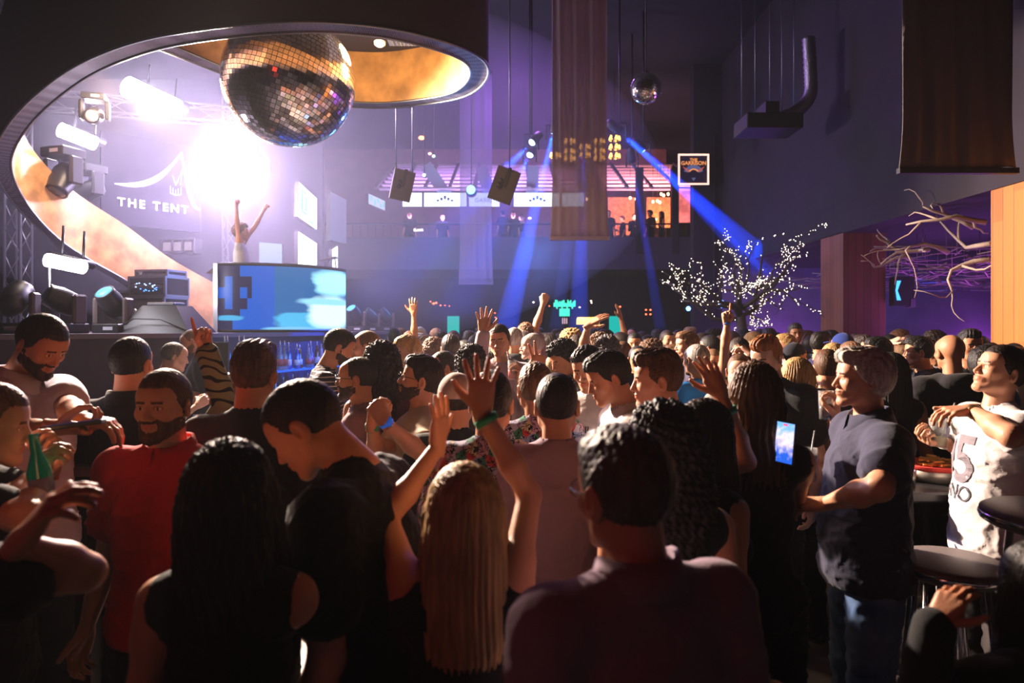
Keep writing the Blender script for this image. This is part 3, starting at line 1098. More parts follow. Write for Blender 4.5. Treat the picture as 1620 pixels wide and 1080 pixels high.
def wood_m(name, c1, c2, sc_=7.0):
    m = mat(name, c1, .5)
    nt = m.node_tree; b = nt.nodes['Principled BSDF']
    tc = nt.nodes.new('ShaderNodeTexCoord'); g = nt.nodes.new('ShaderNodeNewGeometry')
    sp = nt.nodes.new('ShaderNodeSeparateXYZ'); nt.links.new(g.outputs['Position'], sp.inputs[0])
    ad = nt.nodes.new('ShaderNodeMath'); ad.operation = 'ADD'
    nt.links.new(sp.outputs[0], ad.inputs[0]); nt.links.new(sp.outputs[1], ad.inputs[1])
    ml = nt.nodes.new('ShaderNodeMath'); ml.operation = 'MULTIPLY'; ml.inputs[1].default_value = sc_
    nt.links.new(ad.outputs[0], ml.inputs[0])
    fl = nt.nodes.new('ShaderNodeMath'); fl.operation = 'FLOOR'; nt.links.new(ml.outputs[0], fl.inputs[0])
    fr = nt.nodes.new('ShaderNodeMath'); fr.operation = 'FRACT'; nt.links.new(ml.outputs[0], fr.inputs[0])
    # staggered board lengths
    wn1 = nt.nodes.new('ShaderNodeTexWhiteNoise'); wn1.noise_dimensions = '1D'; nt.links.new(fl.outputs[0], wn1.inputs['W'])
    za = nt.nodes.new('ShaderNodeMath'); za.operation = 'MULTIPLY_ADD'; za.inputs[1].default_value = 3.0
    nt.links.new(wn1.outputs['Value'], za.inputs[0]); nt.links.new(sp.outputs[2], za.inputs[2])
    zs = nt.nodes.new('ShaderNodeMath'); zs.operation = 'MULTIPLY'; zs.inputs[1].default_value = .7; nt.links.new(za.outputs[0], zs.inputs[0])
    zf = nt.nodes.new('ShaderNodeMath'); zf.operation = 'FLOOR'; nt.links.new(zs.outputs[0], zf.inputs[0])
    cb = nt.nodes.new('ShaderNodeCombineXYZ'); nt.links.new(fl.outputs[0], cb.inputs[0]); nt.links.new(zf.outputs[0], cb.inputs[1])
    wn2 = nt.nodes.new('ShaderNodeTexWhiteNoise'); nt.links.new(cb.outputs[0], wn2.inputs['Vector'])
    n = nt.nodes.new('ShaderNodeTexNoise'); mp = nt.nodes.new('ShaderNodeMapping'); mp.inputs['Scale'].default_value = (30, 30, 1.5)
    nt.links.new(g.outputs['Position'], mp.inputs[0]); nt.links.new(mp.outputs[0], n.inputs['Vector']); n.inputs['Detail'].default_value = 6
    n.inputs['Scale'].default_value = 1.0
    av = nt.nodes.new('ShaderNodeMath'); av.operation = 'MULTIPLY_ADD'; av.inputs[1].default_value = .55
    nt.links.new(wn2.outputs['Value'], av.inputs[0]); nm = nt.nodes.new('ShaderNodeMath'); nm.operation = 'MULTIPLY'; nm.inputs[1].default_value = .5
    nt.links.new(n.outputs['Fac'], nm.inputs[0]); nt.links.new(nm.outputs[0], av.inputs[2])
    mx = nt.nodes.new('ShaderNodeMix'); mx.data_type = 'RGBA'; nt.links.new(av.outputs[0], mx.inputs[0])
    mx.inputs[6].default_value = (*c1, 1); mx.inputs[7].default_value = (*c2, 1)
    gp = nt.nodes.new('ShaderNodeMath'); gp.operation = 'GREATER_THAN'; gp.inputs[1].default_value = .96; nt.links.new(fr.outputs[0], gp.inputs[0])
    m2 = nt.nodes.new('ShaderNodeMix'); m2.data_type = 'RGBA'; nt.links.new(gp.outputs[0], m2.inputs[0])
    nt.links.new(mx.outputs[2], m2.inputs[6]); m2.inputs[7].default_value = (c1[0] * .15, c1[1] * .15, c1[2] * .15, 1)
    nt.links.new(m2.outputs[2], b.inputs['Base Color'])
    return m


M_wood = wood_m('plank_cladding', (.3, .085, .01), (.52, .18, .03))
M_wood2 = wood_m('red_plank_cladding', (.15, .045, .028), (.3, .1, .055), 9)


def struct(o):
    o['kind'] = 'structure'; return o


def boxo(name, lo, hi, m, parent=None, bev=0):
    b = MB(); b.box(lo, hi, 0, None, bev); return b.build(name, [m], parent)


# floor
def floor_m():
    m = mat('concrete_floor', (.3, .26, .24), .55, var=.3, vscale=1.2, bump=.1, bscale=20, spec=.4)
    return m
struct(boxo('floor', (-12, -2, -.2), (14, 27, 0), floor_m()))
struct(boxo('ceiling', (-12, -2, 8.0), (14, 27, 8.2), M_ceil))
struct(boxo('wall_left', (-12.2, -2, 0), (-12, 27, 8), M_wall))
struct(boxo('wall_front', (-12, -2.2, 0), (14, -2, 8), M_wall))
struct(boxo('wall_back', (-12, 26.8, 0), (14, 27, 8), M_wall))
struct(boxo('wall_right', (13.8, -2, 0), (14, 27, 8), M_wall))
# upper wall above the side lounge (bulkhead), its end pier and lounge room
ZB = 3.34
WX = 4.8
struct(boxo('wall_bulkhead', (WX, -2, ZB), (WX + .3, 15.6, 8), M_wall))
struct(boxo('wall_lounge_ceiling', (WX + .3, -2, ZB), (13.8, 15.6, ZB + .15), M_ceil))
struct(boxo('wall_lounge_back', (WX + .0, 15.6, 0), (13.8, 15.8, 8), mat('lounge_plaster', (.16, .13, .18), .8, var=.15, vscale=1.5)))
struct(boxo('wall_lounge_side', (11.2, 10.5, 0), (11.4, 15.6, ZB), MATS['lounge_plaster']))
# dark pier left of the bulkhead end with a raised edge trim
struct(boxo('wall_pier', (4.15, 15.6, 0), (4.8, 15.9, 8), M_wall))
struct(boxo('trim_1', (4.6, 15.56, 2.2), (4.63, 15.6, 6.4), M_black))

# wooden pillars
def pillar(x0, x1, y0, y1, z, m, label):
    o = boxo('wooden_pillar', (x0, y0, 0), (x1, y1, z), m, None, .006)
    tag(o, label, 'pillar'); return o
pillar(4.8, 5.42, 9.9, 10.62, 3.36, M_wood2, 'dark red plank clad pillar with a wall screen fixed on it')
pillar(4.78, 5.5, 5.3, 6.82, 3.33, M_wood, 'bright orange plank clad pillar at the right edge of the picture')
# screen on the pillar
sx = empty('wall_screen', (5.62, 9.82, 2.5))
tag(sx, 'small black wall screen showing a blue arrow shape beside the dark pillar', 'screen')
boxo('casing', (-.14, -.02, -.22), (.16, .1, .2), M_plastic, sx)
b = MB(); b.add([(-.1, 0, .14), (-.04, 0, .14), (-.09, 0, 0), (-.04, 0, -.14), (-.1, 0, -.14), (-.12, 0, 0)], [(0, 5, 2, 1), (5, 4, 3, 2)])
o = b.build('display_mark', [emis('screen_blue', (.05, .35, 1), 2.5)], sx); o.location = (.0, -.03, 0)
# exposed bottom bolts: metal bracket
boxo('bracket', (.1, -.03, -.24), (.17, .1, -.12), M_gm, sx)

# ------------------------------------------------------------------ side lounge: mesh ceiling raft, driftwood
raft = empty('hanging_lattice_raft', (7.2, 9.6, 2.95))
tag(raft, 'woven lattice of thin sticks hanging under the lounge ceiling in purple light', 'ceiling decoration')
M_stick = mat('pale_driftwood', (.55, .42, .34), .7, bump=.4, bscale=40)
M_dstick = mat('dark_sticks', (.28, .2, .2), .8)
b = MB(); r = random.Random(3)
for i in range(420):
    x = r.uniform(-1.9, 3.4); y = r.uniform(-1.6, 3.4); z = r.uniform(-.25, .08) - .02 * y
    a = r.uniform(0, PI); L = r.uniform(.25, .9)
    p0 = Vector((x, y, z)); p1 = p0 + Vector((math.cos(a) * L, math.sin(a) * L, r.uniform(-.05, .05)))
    pm = (p0 + p1) / 2 + Vector((0, 0, r.uniform(-.05, .05)))
    b.tube([p0, pm, p1], .009, 4)
b.build('sticks', [M_dstick], raft)['kind'] = 'stuff'
b = MB()
for i in range(60):
    x = r.uniform(-1.7, 3.2); y = r.uniform(-1.4, 3.2)
    b.tube([(x, y, .38), (x, y, r.uniform(-.15, .05))], .004, 4)
b.build('hanging_wires', [M_dstick], raft)['kind'] = 'stuff'


def branch(b, p, d, L, rad, depth, r, up=0.1, tips=None, n=5):
    pts = [Vector(p)]; rs = [rad]
    d = Vector(d).normalized()
    for i in range(n):
        d = (d + Vector((r.gauss(0, .33), r.gauss(0, .33), r.gauss(0, .3) + up * .3))).normalized()
        pts.append(pts[-1] + d * L / n); rs.append(rad * (1 - .65 * (i + 1) / n))
    b.tube(pts, rs, 6)
    if tips is not None and depth <= 2:
        for i in range(1, len(pts)):
            tips.append((pts[i - 1], pts[i]))
    if depth > 0:
        for k in range(r.choice((2, 3))):
            i = r.randint(1, n)
            q = pts[i]
            dd = (d + Vector((r.gauss(0, .7), r.gauss(0, .7), r.gauss(0, .5) + up))).normalized()
            branch(b, q, dd, L * r.uniform(.5, .75), rs[i] * .75, depth - 1, r, up, tips, n)


dw = empty('driftwood_branches', (5.6, 7.6, 3.05))
tag(dw, 'pale twisted driftwood branches hanging beside the orange plank pillar', 'branch')
b = MB(); r = random.Random(11)
for (px, py, Y, dx, dy, dz, L) in ((1560, 352, 7.4, -1, .2, .05, 1.2), (1568, 385, 7.6, -1, .3, -.05, 1.3), (1540, 360, 7.8, -1, .1, .2, .9),
                                   (1500, 400, 8.2, -1, .3, -.1, 1.2), (1470, 395, 8.4, -1, .2, .1, .9), (1440, 410, 8.6, -1, 0, .0, .7),
                                   (1430, 400, 8.6, -.6, 0, .5, .6), (1565, 410, 7.4, -.8, .4, .2, 1.0)):
    p0 = P(px, py, Y) - Vector(dw.location)
    branch(b, p0, (dx, dy, dz), L * .7, .03, 1, r, .0)
b.build('branch', [M_stick], dw)

# ------------------------------------------------------------------ tree with fairy lights
tr = empty('fairy_light_tree', (3.85, 11.2, 0))
tag(tr, 'bare branching tree wrapped in tiny white fairy lights above the crowd', 'tree')
b = MB(); r = random.Random(5); tips = []
b.tube([(0, 0, 0), (.02, 0, .8), (-.02, .02, 1.5), (-.1, 0, 2.15)], [.13, .11, .09, .08], 10)
T0 = Vector((-.1, 0, 2.1)); T1 = Vector((.0, 0, 2.0))
for (ex, ez, L) in ((-1.05, .28, 1.1), (-.95, .05, 1.15), (-.7, .8, 1.0), (-.25, .9, 1.0), (-.45, 1.15, 1.0), (.55, .5, 1.1), (1.0, .35, 1.2), (1.1, .6, 1.2), (-.2, .35, .7), (.35, -.02, .55)):
    d = Vector((ex, r.uniform(-.3, .3), ez))
    branch(b, T0 + Vector((0, 0, r.uniform(0, .25))), d, L * 1.0, .04, 2, r, .05, tips)
b.build('trunk', [mat('tree_bark', (.08, .06, .05), .85, bump=.5, bscale=30)], tr)
b = MB(); rl = random.Random(8)
ico = [(0, 0, 1), (.9, 0, .0), (0, .9, 0), (-.9, 0, 0), (0, -.9, 0), (0, 0, -1)]
icf = [(0, 1, 2), (0, 2, 3), (0, 3, 4), (0, 4, 1), (5, 2, 1), (5, 3, 2), (5, 4, 3), (5, 1, 4)]
for (a, c) in tips:
    for k in range(3):
        if rl.random() < .7:
            q = a.lerp(c, rl.random()) + Vector((rl.gauss(0, .02), rl.gauss(0, .02), rl.gauss(0, .02)))
            b.add([(q.x + x * .0062, q.y + y * .0062, q.z + z * .0062) for x, y, z in ico], icf)
o = b.build('fairy_lights', [emis('fairy_white', (1, .82, .62), 11)], tr)
o['kind'] = 'stuff'

# ------------------------------------------------------------------ stage
def line_stage():
    pts = [(-8.5, 3.2), (-4.9, 6.0), (-3.55, 8.0), (-2.95, 9.6), (-2.65, 10.8), (-2.4, 12.9), (-2.6, 14.5), (-3.5, 16.5), (-11.95, 16.5), (-11.95, 3.2)]
    return pts
SZ = 1.9
def prism(name, pts, z0, z1, m, parent=None):
    n = len(pts); V = [(x, y, z0) for x, y in pts] + [(x, y, z1) for x, y in pts]
    F = [tuple(range(n)), tuple(reversed(range(n, 2 * n)))] + [((i + 1) % n, i, n + i, n + (i + 1) % n) for i in range(n)]
    return add_mesh(name, np.array(V), F, m, parent, smooth=False)
sp_ = line_stage()
stg = prism('stage', sp_, 0, SZ - .05, mat('stage_front_panel', (.038, .028, .048), .7, var=.2, vscale=2))
tag(stg, 'raised dark stage with a panelled front behind the bar', 'stage')
c0 = Vector((-7, 10))
lip = [((x - (-9)) * 1.0 + (-9) + (.06 if x > -12 else 0), y) for x, y in sp_]
o = prism('stage_top_lip', lip, SZ - .05, SZ, mat('stage_deck', (.12, .1, .12), .5), stg)

# back of stage
struct(boxo('wall_stage_back', (-12, 16.55, 0), (-4.6, 16.75, 8), mat('stage_drape', (.03, .026, .045), .85)))

# sign THE TENT : black banner board with silver tent roof drawing
sgnA, sgnB = P(160, 330, 11.4), P(318, 358, 12.6)
dx = (sgnB - sgnA); dx.z = 0; Ls = dx.length; ang = math.atan2(dx.y, dx.x)
zlo = 1.95 + (520 - 338) * 12 / 1080
sg = empty('tent_sign', Vector((sgnA.x, sgnA.y, 3.72)), ang)
tag(sg, 'black hanging sign with silver tent roof outline reading THE TENT', 'sign')
boxo('sign_board', (0, 0, 0), (Ls, .06, 1.55), mat('sign_board_black', (.01, .009, .016), .9, spec=.1), sg)
M_slv = mat('silver_letters_glow', (.75, .72, .75), .35, metal=.3, emit=(.8, .75, .85), estr=.25)  # faint emission put into the silver so the sign drawing reads bright
t = text('lettering', 'THE TENT', .2, (Ls * .5, -.02, .38), (PI / 2, 0, 0), M_slv, sg, .01, sp=1.35, bold=.002)
def swoosh(pts, ws, name, par, m, y=-.02, th=.015):
    b = MB(); V = []; n = len(pts)
    for i, (x, z) in enumerate(pts):
        x0, z0 = pts[max(0, i - 1)]; x1, z1 = pts[min(n - 1, i + 1)]
        d = Vector((x1 - x0, 0, z1 - z0)).normalized(); nrm = Vector((-d.z, 0, d.x))
        for sgn in (1, -1):
            for yy in (y, y - th):
                V.append(Vector((x, yy, z)) + nrm * sgn * ws[i] / 2)
    F = []
    for i in range(n - 1):
        a = 4 * i; c = a + 4
        F += [(a + 1, c + 1, c + 3, a + 3), (a, a + 2, c + 2, c), (a, c, c + 1, a + 1), (a + 3, c + 3, c + 2, a + 2)]
    b.add(V, F); return b.build(name, [m], par)
pk = (Ls * .78, 1.42)
L1 = [(Ls * .12 + (pk[0] - Ls * .12) * t_, .68 + .02 * t_ + (pk[1] - .7) * t_ ** 2.8) for t_ in [i / 14 for i in range(15)]]
swoosh(L1, [.012 + .08 * math.sin(PI * i / 14) ** 1 + .0 for i in range(15)], 'tent_roof', sg, M_slv)
L2 = [(pk[0] + .27 * Ls * .75 * t_, pk[1] - (1.0) * (1 - (1 - t_) ** 2.4)) for t_ in [i / 12 for i in range(13)]]
swoosh(L2, [.02 + .045 * math.sin(PI * i / 12) for i in range(13)], 'tent_roof', sg, M_slv)
b = MB()
cx, cz = Ls * .72, .62
for (a, c) in (((cx - .05, cz + .35), (cx, cz + .18)), ((cx + .12, cz + .5), (cx + .0, cz + .18)), ((cx + .12, cz + .5), (cx + .08, cz + .2))):
    b.tube([(a[0], -.03, a[1]), (c[0], -.03, c[1])], .006, 5)
for k in (-2, -1, 0, 1, 2):
    b.tube([(cx + k * .045, -.03, cz + .1 + abs(k) * .03), (cx + k * .045, -.03, cz + .03), (cx, -.03, cz)], .006, 5)
b.build('chandelier_emblem', [M_slv], sg)

# truss, poles, drapes at left
def thing_tube(name, pts, r_, m, label, cat, n=8, group=None):
    b = MB(); b.tube(pts, r_, n); o = b.build(name, [m]); tag(o, label, cat, group); return o
def truss(a, c, w_, label, seg=14):
    a, c = Vector(a), Vector(c); rt = empty('lighting_truss', a); tag(rt, label, 'truss')
    d = (c - a); M = cyl_m((0, 0, 0), d); L_ = d.length; b = MB()
    cs = [(-w_, -w_), (w_, -w_), (w_, w_), (-w_, w_)]
    for x, y in cs: b.tube([(x, y, 0), (x, y, L_)], .022, 6, M=M)
    b.build('chord', [M_gm], rt); b = MB()
    for i in range(seg):
        z0, z1 = L_ * i / seg, L_ * (i + 1) / seg
        for k in range(4):
            p, q = cs[k], cs[(k + 1) % 4]
            if i % 2: p, q = q, p
            b.tube([(p[0], p[1], z0), (q[0], q[1], z1)], .01, 4, M=M)
    b.build('lacing', [M_gm], rt); return rt
truss((-10.6, 11.4, 6.0), (-4.2, 13.4, 6.0), .15, 'grey lattice truss high above the left of the stage')
truss((-8.1, 11.2, SZ), (-8.1, 11.2, 7.8), .13, 'upright lattice truss tower at the left of the stage')
truss((-6.0, 14.6, SZ), (-6.0, 14.6, 7.8), .13, 'upright lattice truss tower behind the performer')

# blinding light bars, tubes thickened to stand in for their glare
LB = []
def light_bar(pa, pb, Y1, Y2, r_, e, label, glow=(1, .93, .98)):
    a, c = P(*pa, Y1), P(*pb, Y2)
    o_ = empty('stage_light_bar', (a + c) / 2); tag(o_, label, 'stage light')
    a2, c2 = a - o_.location, c - o_.location; d = (c2 - a2)
    M = cyl_m(a2, c2)
    b = MB(); b.lathe([(r_ * 1.0, 0), (r_ * 1.0, d.length)], 14, 0, M); b.build('lamp_tube', [emis('lamp_%d' % e, glow, e)], o_)
    h = MB(); Mx = Matrix.Translation((0, r_ * 1.4, r_ * .6)) @ M
    h.lathe([(r_ * .7, -.05), (r_ * .7, d.length + .05)], 8, 0, Mx); h.build('housing', [M_bm], o_)
    for k in (0.2, .8):
        p_ = a2.lerp(c2, k)
        y = MB(); y.tube([p_ + Vector((0, r_ * 1.5, 0)), p_ + Vector((0, r_ * 2, r_ + .35))], .015, 6); y.build('yoke', [M_bm], o_)
    LB.append(o_.location.copy()); return o_
light_bar((203, 138), (278, 172), 9.6, 10.4, .15, 60, 'long blinding white light bar high over the tent sign')
light_bar((95, 205), (150, 227), 9.6, 10.0, .1, 45, 'white light bar above the moving heads at left')
light_bar((75, 411), (132, 423), 7.6, 8.0, .075, 45, 'white light bar on a thin upright pole at far left')
light_bar((322, 272), (408, 268), 11.7, 11.7, .26, 60, 'largest blinding white lamp above the performer')
thing_tube('light_stand', [P(78, 420, 7.7), Vector((P(78, 420, 7.7).x, 7.7, SZ))], .012, M_gm, 'thin upright pole holding the low white light bar at far left', 'stand')

# ------------------------------------------------------------------ moving heads
def moving_head(loc, rz, tilt, lens, label, s=1.0, hang=False, group='moving head stage lights', pan=0.0):
    o_ = empty('moving_head_light', loc, rz); o_.scale = (s, s, s); tag(o_, label, 'stage light', group)
    g = -1 if hang else 1
    b = MB(); b.box((-.17, -.15, 0), (.17, .15, .11), bev=.012)
    x = b.build('base', [M_plastic], o_)
    if hang: x.scale = (1, 1, -1)
    b = MB(); b.box((-.02, -.152, .035), (.1, -.15, .075)); y = b.build('control_panel', [mat('panel_grey', (.5, .5, .55), .3)], x)
    for q in (-1, 1):
        b = MB(); b.box((q * .19 - .03, -.08, .1), (q * .19 + .03, .08, .42), bev=.02); x = b.build('yoke_arm', [M_rust if not hang else M_plastic], o_)
        if hang: x.scale = (1, 1, -1)
    b = MB(); b.lathe([(.05, -.18), (.1, -.16), (.13, -.08), (.135, .08), (.115, .17), (.118, .2), (.1, .2)], 22)
    hd = b.build('head', [M_plastic], o_); hd.location = (0, 0, g * .34); hd.rotation_euler = (math.radians(tilt), 0, math.radians(pan))
    b = MB(); b.lathe([(.098, .2), (.08, .212), (.03, .218), (.0, .219)], 22); ln = b.build('lens', [lens], hd)
    return o_
M_lens_b = emis('lens_blue', (.12, .55, 1), 1.6)
M_lens_d = mat('lens_dark', (.05, .06, .08), .08, coat=1)
M_lens_w = emis('lens_beam', (.3, .55, 1), 30)
def on_stage(px, Y): return Vector(((px - 810) * Y / 1080, Y, SZ))
moving_head(on_stage(22, 6.9), .2, -55, mat('lens_teal', (0, 0, 0), .3, emit=(.15, .6, .8), estr=.5), 'moving head light tilted back at the far left edge of the stage')
moving_head(on_stage(104, 7.4), -.3, 65, M_lens_d, 'moving head light with dark lens turned to the crowd at stage left', pan=-30)
moving_head(on_stage(179, 8.2), -.1, 42, M_lens_b, 'moving head light with glowing blue lens beside the stage monitor', pan=-10)
moving_head(on_stage(562, 12.9), .2, 40, M_lens_b, 'nearest of three moving heads right of the curved screen', .9, pan=-40)
moving_head(on_stage(587, 13.6), .2, 48, M_lens_d, 'middle of three moving heads right of the curved screen', .85, pan=-60)
moving_head(on_stage(609, 14.2), .2, 38, M_lens_d, 'farthest of three moving heads right of the curved screen', .9, pan=-90)
moving_head(P(100, 235, 9.3), -.3, 150, M_lens_d, 'black moving head hanging under the upper left light bar', 1.2, True, pan=10)
moving_head(P(142, 262, 10.2), -.5, 120, M_lens_d, 'black moving head hanging left of the tent sign', 1.1, True, pan=-50)
moving_head(P(150, 150, 9.0), .3, 110, mat('lens_grey', (.4, .4, .45), .2), 'small hanging moving head behind the ring at upper left', .8, True)
# stage monitor wedge
o_ = empty('stage_monitor', on_stage(262, 8.3), -.15); tag(o_, 'black wedge stage monitor lying between moving head and curved screen', 'speaker')
b = MB(); V = [(-.5, -.28, 0), (.5, -.28, 0), (.5, .28, 0), (-.5, .28, 0), (-.22, -.12, .33), (.22, -.12, .33), (.22, .2, .33), (-.22, .2, .33)]
b.add(V, [(0, 3, 2, 1), (4, 5, 6, 7), (0, 1, 5, 4), (1, 2, 6, 5), (2, 3, 7, 6), (3, 0, 4, 7)]); b.build('cabinet', [M_plastic], o_)
b = MB(); b.box((-.18, -.1, .33), (.18, .12, .37), bev=.01); b.build('top_plate', [M_gm], o_)
b = MB(); b.tube([(-.5, -.3, .0), (-.2, -.3, .17), (.15, -.3, .16), (.5, -.3, .02)], .008, 6); b.build('cable', [M_plastic], o_)
# flight cases and rack
def flight_case(loc, rz, w_, d_, h_, label, rack=False):
    o_ = empty('flight_case', loc, rz); tag(o_, label, 'flight case')
    b = MB(); b.box((-w_ / 2, -d_ / 2, 0), (w_ / 2, d_ / 2, h_)); b.build('panels', [M_case], o_)
    b = MB(); e = .015
    for x in (-w_ / 2, w_ / 2):
        for y in (-d_ / 2, d_ / 2): b.box((x - e, y - e, -.0), (x + e, y + e, h_))
        for z in (e, h_ - e): b.box((x - e, -d_ / 2, z - e), (x + e, d_ / 2, z + e))
    for y in (-d_ / 2, d_ / 2):
        for z in (e, h_ - e): b.box((-w_ / 2, y - e, z - e), (w_ / 2, y + e, z + e))
    b.build('edging', [M_alu], o_)
    b = MB(); b.lathe([(.035, 0), (.035, .012)], 12, 0, Matrix.Translation((-w_ * .36, -d_ / 2 - .012, h_ * .6)) @ Matrix.Rotation(PI / 2, 4, 'X').inverted()); b.build('latch', [M_alu], o_)
    if rack:
        for k in range(3):
            b = MB(); z = .05 + k * (h_ - .08) / 3
            b.box((-w_ / 2 + .04, -d_ / 2 - .02, z), (w_ / 2 - .04, -d_ / 2, z + (h_ - .1) / 3 - .02)); u = b.build('rack_unit', [M_gm if k % 2 else M_plastic], o_)
            if k < 2:
                b = MB(); rr = random.Random(k)
                for q in range(9):
                    x = rr.uniform(-w_ / 2 + .08, w_ / 2 - .1); zz = z + rr.uniform(.01, .07)
                    b.box((x, -d_ / 2 - .026, zz), (x + .018, -d_ / 2 - .02, zz + .012))
                b.build('indicator_lights', [emis('led_%d' % k, [(.1, .3, 1), (.4, .6, 1)][k], 4)], u)
    return o_
flight_case(on_stage(208, 10.5), -.25, .75, .6, .62, 'large dark flight case standing behind the wedge monitor')
flight_case(on_stage(252, 10.2), -.2, .56, .5, .52, 'lower flight case carrying the amplifier rack', False)
flight_case(on_stage(252, 10.2) + Vector((0, 0, .52)), -.2, .6, .5, .3, 'open amplifier rack with small blue lights on a flight case', True)
flight_case(on_stage(255, 10.2) + Vector((0, 0, .82)), -.2, .52, .4, .1, 'flat metal edged case lying on the amplifier rack')
o_ = empty('hanging_lamp_box', P(288, 402, 11.5), -.2); tag(o_, 'metal framed flood light with three cells above the stacked cases', 'stage light')
b = MB(); b.box((-.3, -.1, 0), (.3, .1, .24)); b.build('housing', [M_plastic], o_)
b = MB()
for z in (0, .22): b.box((-.32, -.12, z), (.32, -.09, z + .025))
for x in (-.32, -.11, .09, .295): b.box((x, -.12, 0), (x + .02, -.09, .24))
b.build('frame', [M_alu], o_)
b = MB()
for k in range(3): b.box((-.28 + .2 * k, -.105, .05), (-.14 + .2 * k, -.1, .19))
b.build('cells', [mat('lamp_cell', (.7, .65, .7), .2, metal=.6)], o_)

# ------------------------------------------------------------------ DJ booth with curved LED front
DJC = Vector((-3.42, 11.25)); DJR = 1.28
def dj_booth():
    o_ = empty('dj_booth', (0, 0, 0)); tag(o_, 'curved booth front covered by a blue and white LED screen', 'dj booth')
    n = 40; pts = []
    A, C_ = P(343, 525, 9.5), P(547, 525, 10.6)
    A.z = C_.z = 0
    ch = C_ - A; nrm = Vector((ch.y, -ch.x, 0)).normalized()
    for i in range(n + 1):
        t_ = i / n
        pts.append(A + ch * t_ + nrm * .42 * math.sin(PI * t_) ** .8)
    z0, z1 = SZ + .02, SZ + .93
    V = []; F = []
    for p in pts: V += [(p.x, p.y, z0), (p.x, p.y, z1)]
    for i in range(n): F.append((2 * i, 2 * i + 2, 2 * i + 3, 2 * i + 1))
    m = mat('led_screen', (.0, .0, .0), .3)
    nt = m.node_tree; b = nt.nodes['Principled BSDF']
    me_uv = [(i / n) for i in range(n + 1)]
    tc = nt.nodes.new('ShaderNodeUVMap'); sp = nt.nodes.new('ShaderNodeSeparateXYZ')
    nt.links.new(tc.outputs[0], sp.inputs[0])
    def math_(op, a, b_=None, c_=None):
        x = nt.nodes.new('ShaderNodeMath'); x.operation = op
        for i, v in enumerate((a, b_, c_)):
            if v is None: continue
            if isinstance(v, (int, float)): x.inputs[i].default_value = v
            else: nt.links.new(v, x.inputs[i])
        return x.outputs[0]
    nz = nt.nodes.new('ShaderNodeTexNoise'); nz.inputs['Scale'].default_value = 5; nt.links.new(tc.outputs[0], nz.inputs['Vector'])
    U_, W_ = sp.outputs[0], sp.outputs[1]
    wob = math_('MULTIPLY', math_('SUBTRACT', nz.outputs['Fac'], .5), .25)
    def blob(cu, cv, ru, rv, soft):
        a = math_('DIVIDE', math_('SUBTRACT', math_('ADD', U_, wob), cu), ru); c_ = math_('DIVIDE', math_('SUBTRACT', W_, cv), rv)
        d = math_('SQRT', math_('ADD', math_('POWER', math_('ABSOLUTE', a), 2.6), math_('POWER', math_('ABSOLUTE', c_), 2.6)))
        mr = nt.nodes.new('ShaderNodeMapRange'); mr.inputs[1].default_value = 1 + soft; mr.inputs[2].default_value = 1 - soft; mr.inputs[3].default_value = 0; mr.inputs[4].default_value = 1
        nt.links.new(d, mr.inputs[0]); return mr.outputs[0]
    def mix(f_, a, b_):
        x = nt.nodes.new('ShaderNodeMix'); x.data_type = 'RGBA'; nt.links.new(f_, x.inputs[0])
        for i, v in ((6, a), (7, b_)):
            if isinstance(v, tuple): x.inputs[i].default_value = (*v, 1)
            else: nt.links.new(v, x.inputs[i])
        return x.outputs[2]
    # blocky dark patches at the left
    q1 = math_('FLOOR', math_('MULTIPLY', U_, 22)); q2 = math_('FLOOR', math_('MULTIPLY', W_, 6))
    cbx = nt.nodes.new('ShaderNodeCombineXYZ'); nt.links.new(q1, cbx.inputs[0]); nt.links.new(q2, cbx.inputs[1])
    wn_ = nt.nodes.new('ShaderNodeTexWhiteNoise'); nt.links.new(cbx.outputs[0], wn_.inputs['Vector'])
    left = math_('MULTIPLY', math_('LESS_THAN', U_, .21), math_('GREATER_THAN', math_('ADD', wn_.outputs['Value'], math_('MULTIPLY', U_, -1.6)), .28))
    base = mix(math_('GREATER_THAN', U_, .36), (.0, .11, .62), (.003, .14, .42))
    c = mix(left, base, (.012, .012, .07))
    c = mix(blob(.62, .16, .27, .13, .12), c, (.06, .52, .9))
    c = mix(blob(.5, .03, .2, .035, .2), c, (.2, .6, .95))
    c = mix(blob(.84, .3, .22, .26, .25), c, (.85, 1.3, 1.4))
    c = mix(blob(.86, .78, .17, .2, .3), c, (.5, 1.2, 1.4))
    c = mix(blob(.80, .47, .27, .05, .3), c, (.35, .85, 1.1))
    c = mix(blob(.08, .2, .08, .04, .2), c, (.06, .45, .8))
    nt.links.new(c, b.inputs['Emission Color']); b.inputs['Emission Strength'].default_value = 1.0
    me = add_mesh('led_panel', np.array(V), F, m, o_, smooth=True)
    uv = me.data.uv_layers.new(name='UVMap')
    for poly in me.data.polygons:
        for li in poly.loop_indices:
            vi = me.data.loops[li].vertex_index
            uv.data[li].uv = (me_uv[vi // 2], vi % 2)
    # rim, posts, body
    b = MB(); b.tube([Vector((p.x, p.y, z1 + .02)) for p in pts], .025, 6); b.build('top_rim', [M_bm], o_)
    b = MB(); b.tube([Vector((p.x, p.y, z0 - .0)) for p in pts], .02, 6); b.build('bottom_rim', [M_bm], o_)
    b = MB(); b.box((A.x - .03, A.y - .05, SZ), (A.x + .03, A.y + .05, z1 + .03)); b.build('end_post', [M_alu], o_)
    back = [Vector((p.x, p.y, 0)) for p in pts]
    V = []; F = []
    for p in pts:
        q = p - nrm * .05
        V += [(q.x, q.y, z0), (q.x, q.y, z1)]
    V += [(A.x - nrm.x * .7, A.y - nrm.y * .7, z1 - .06), (C_.x - nrm.x * .7, C_.y - nrm.y * .7, z1 - .06)]
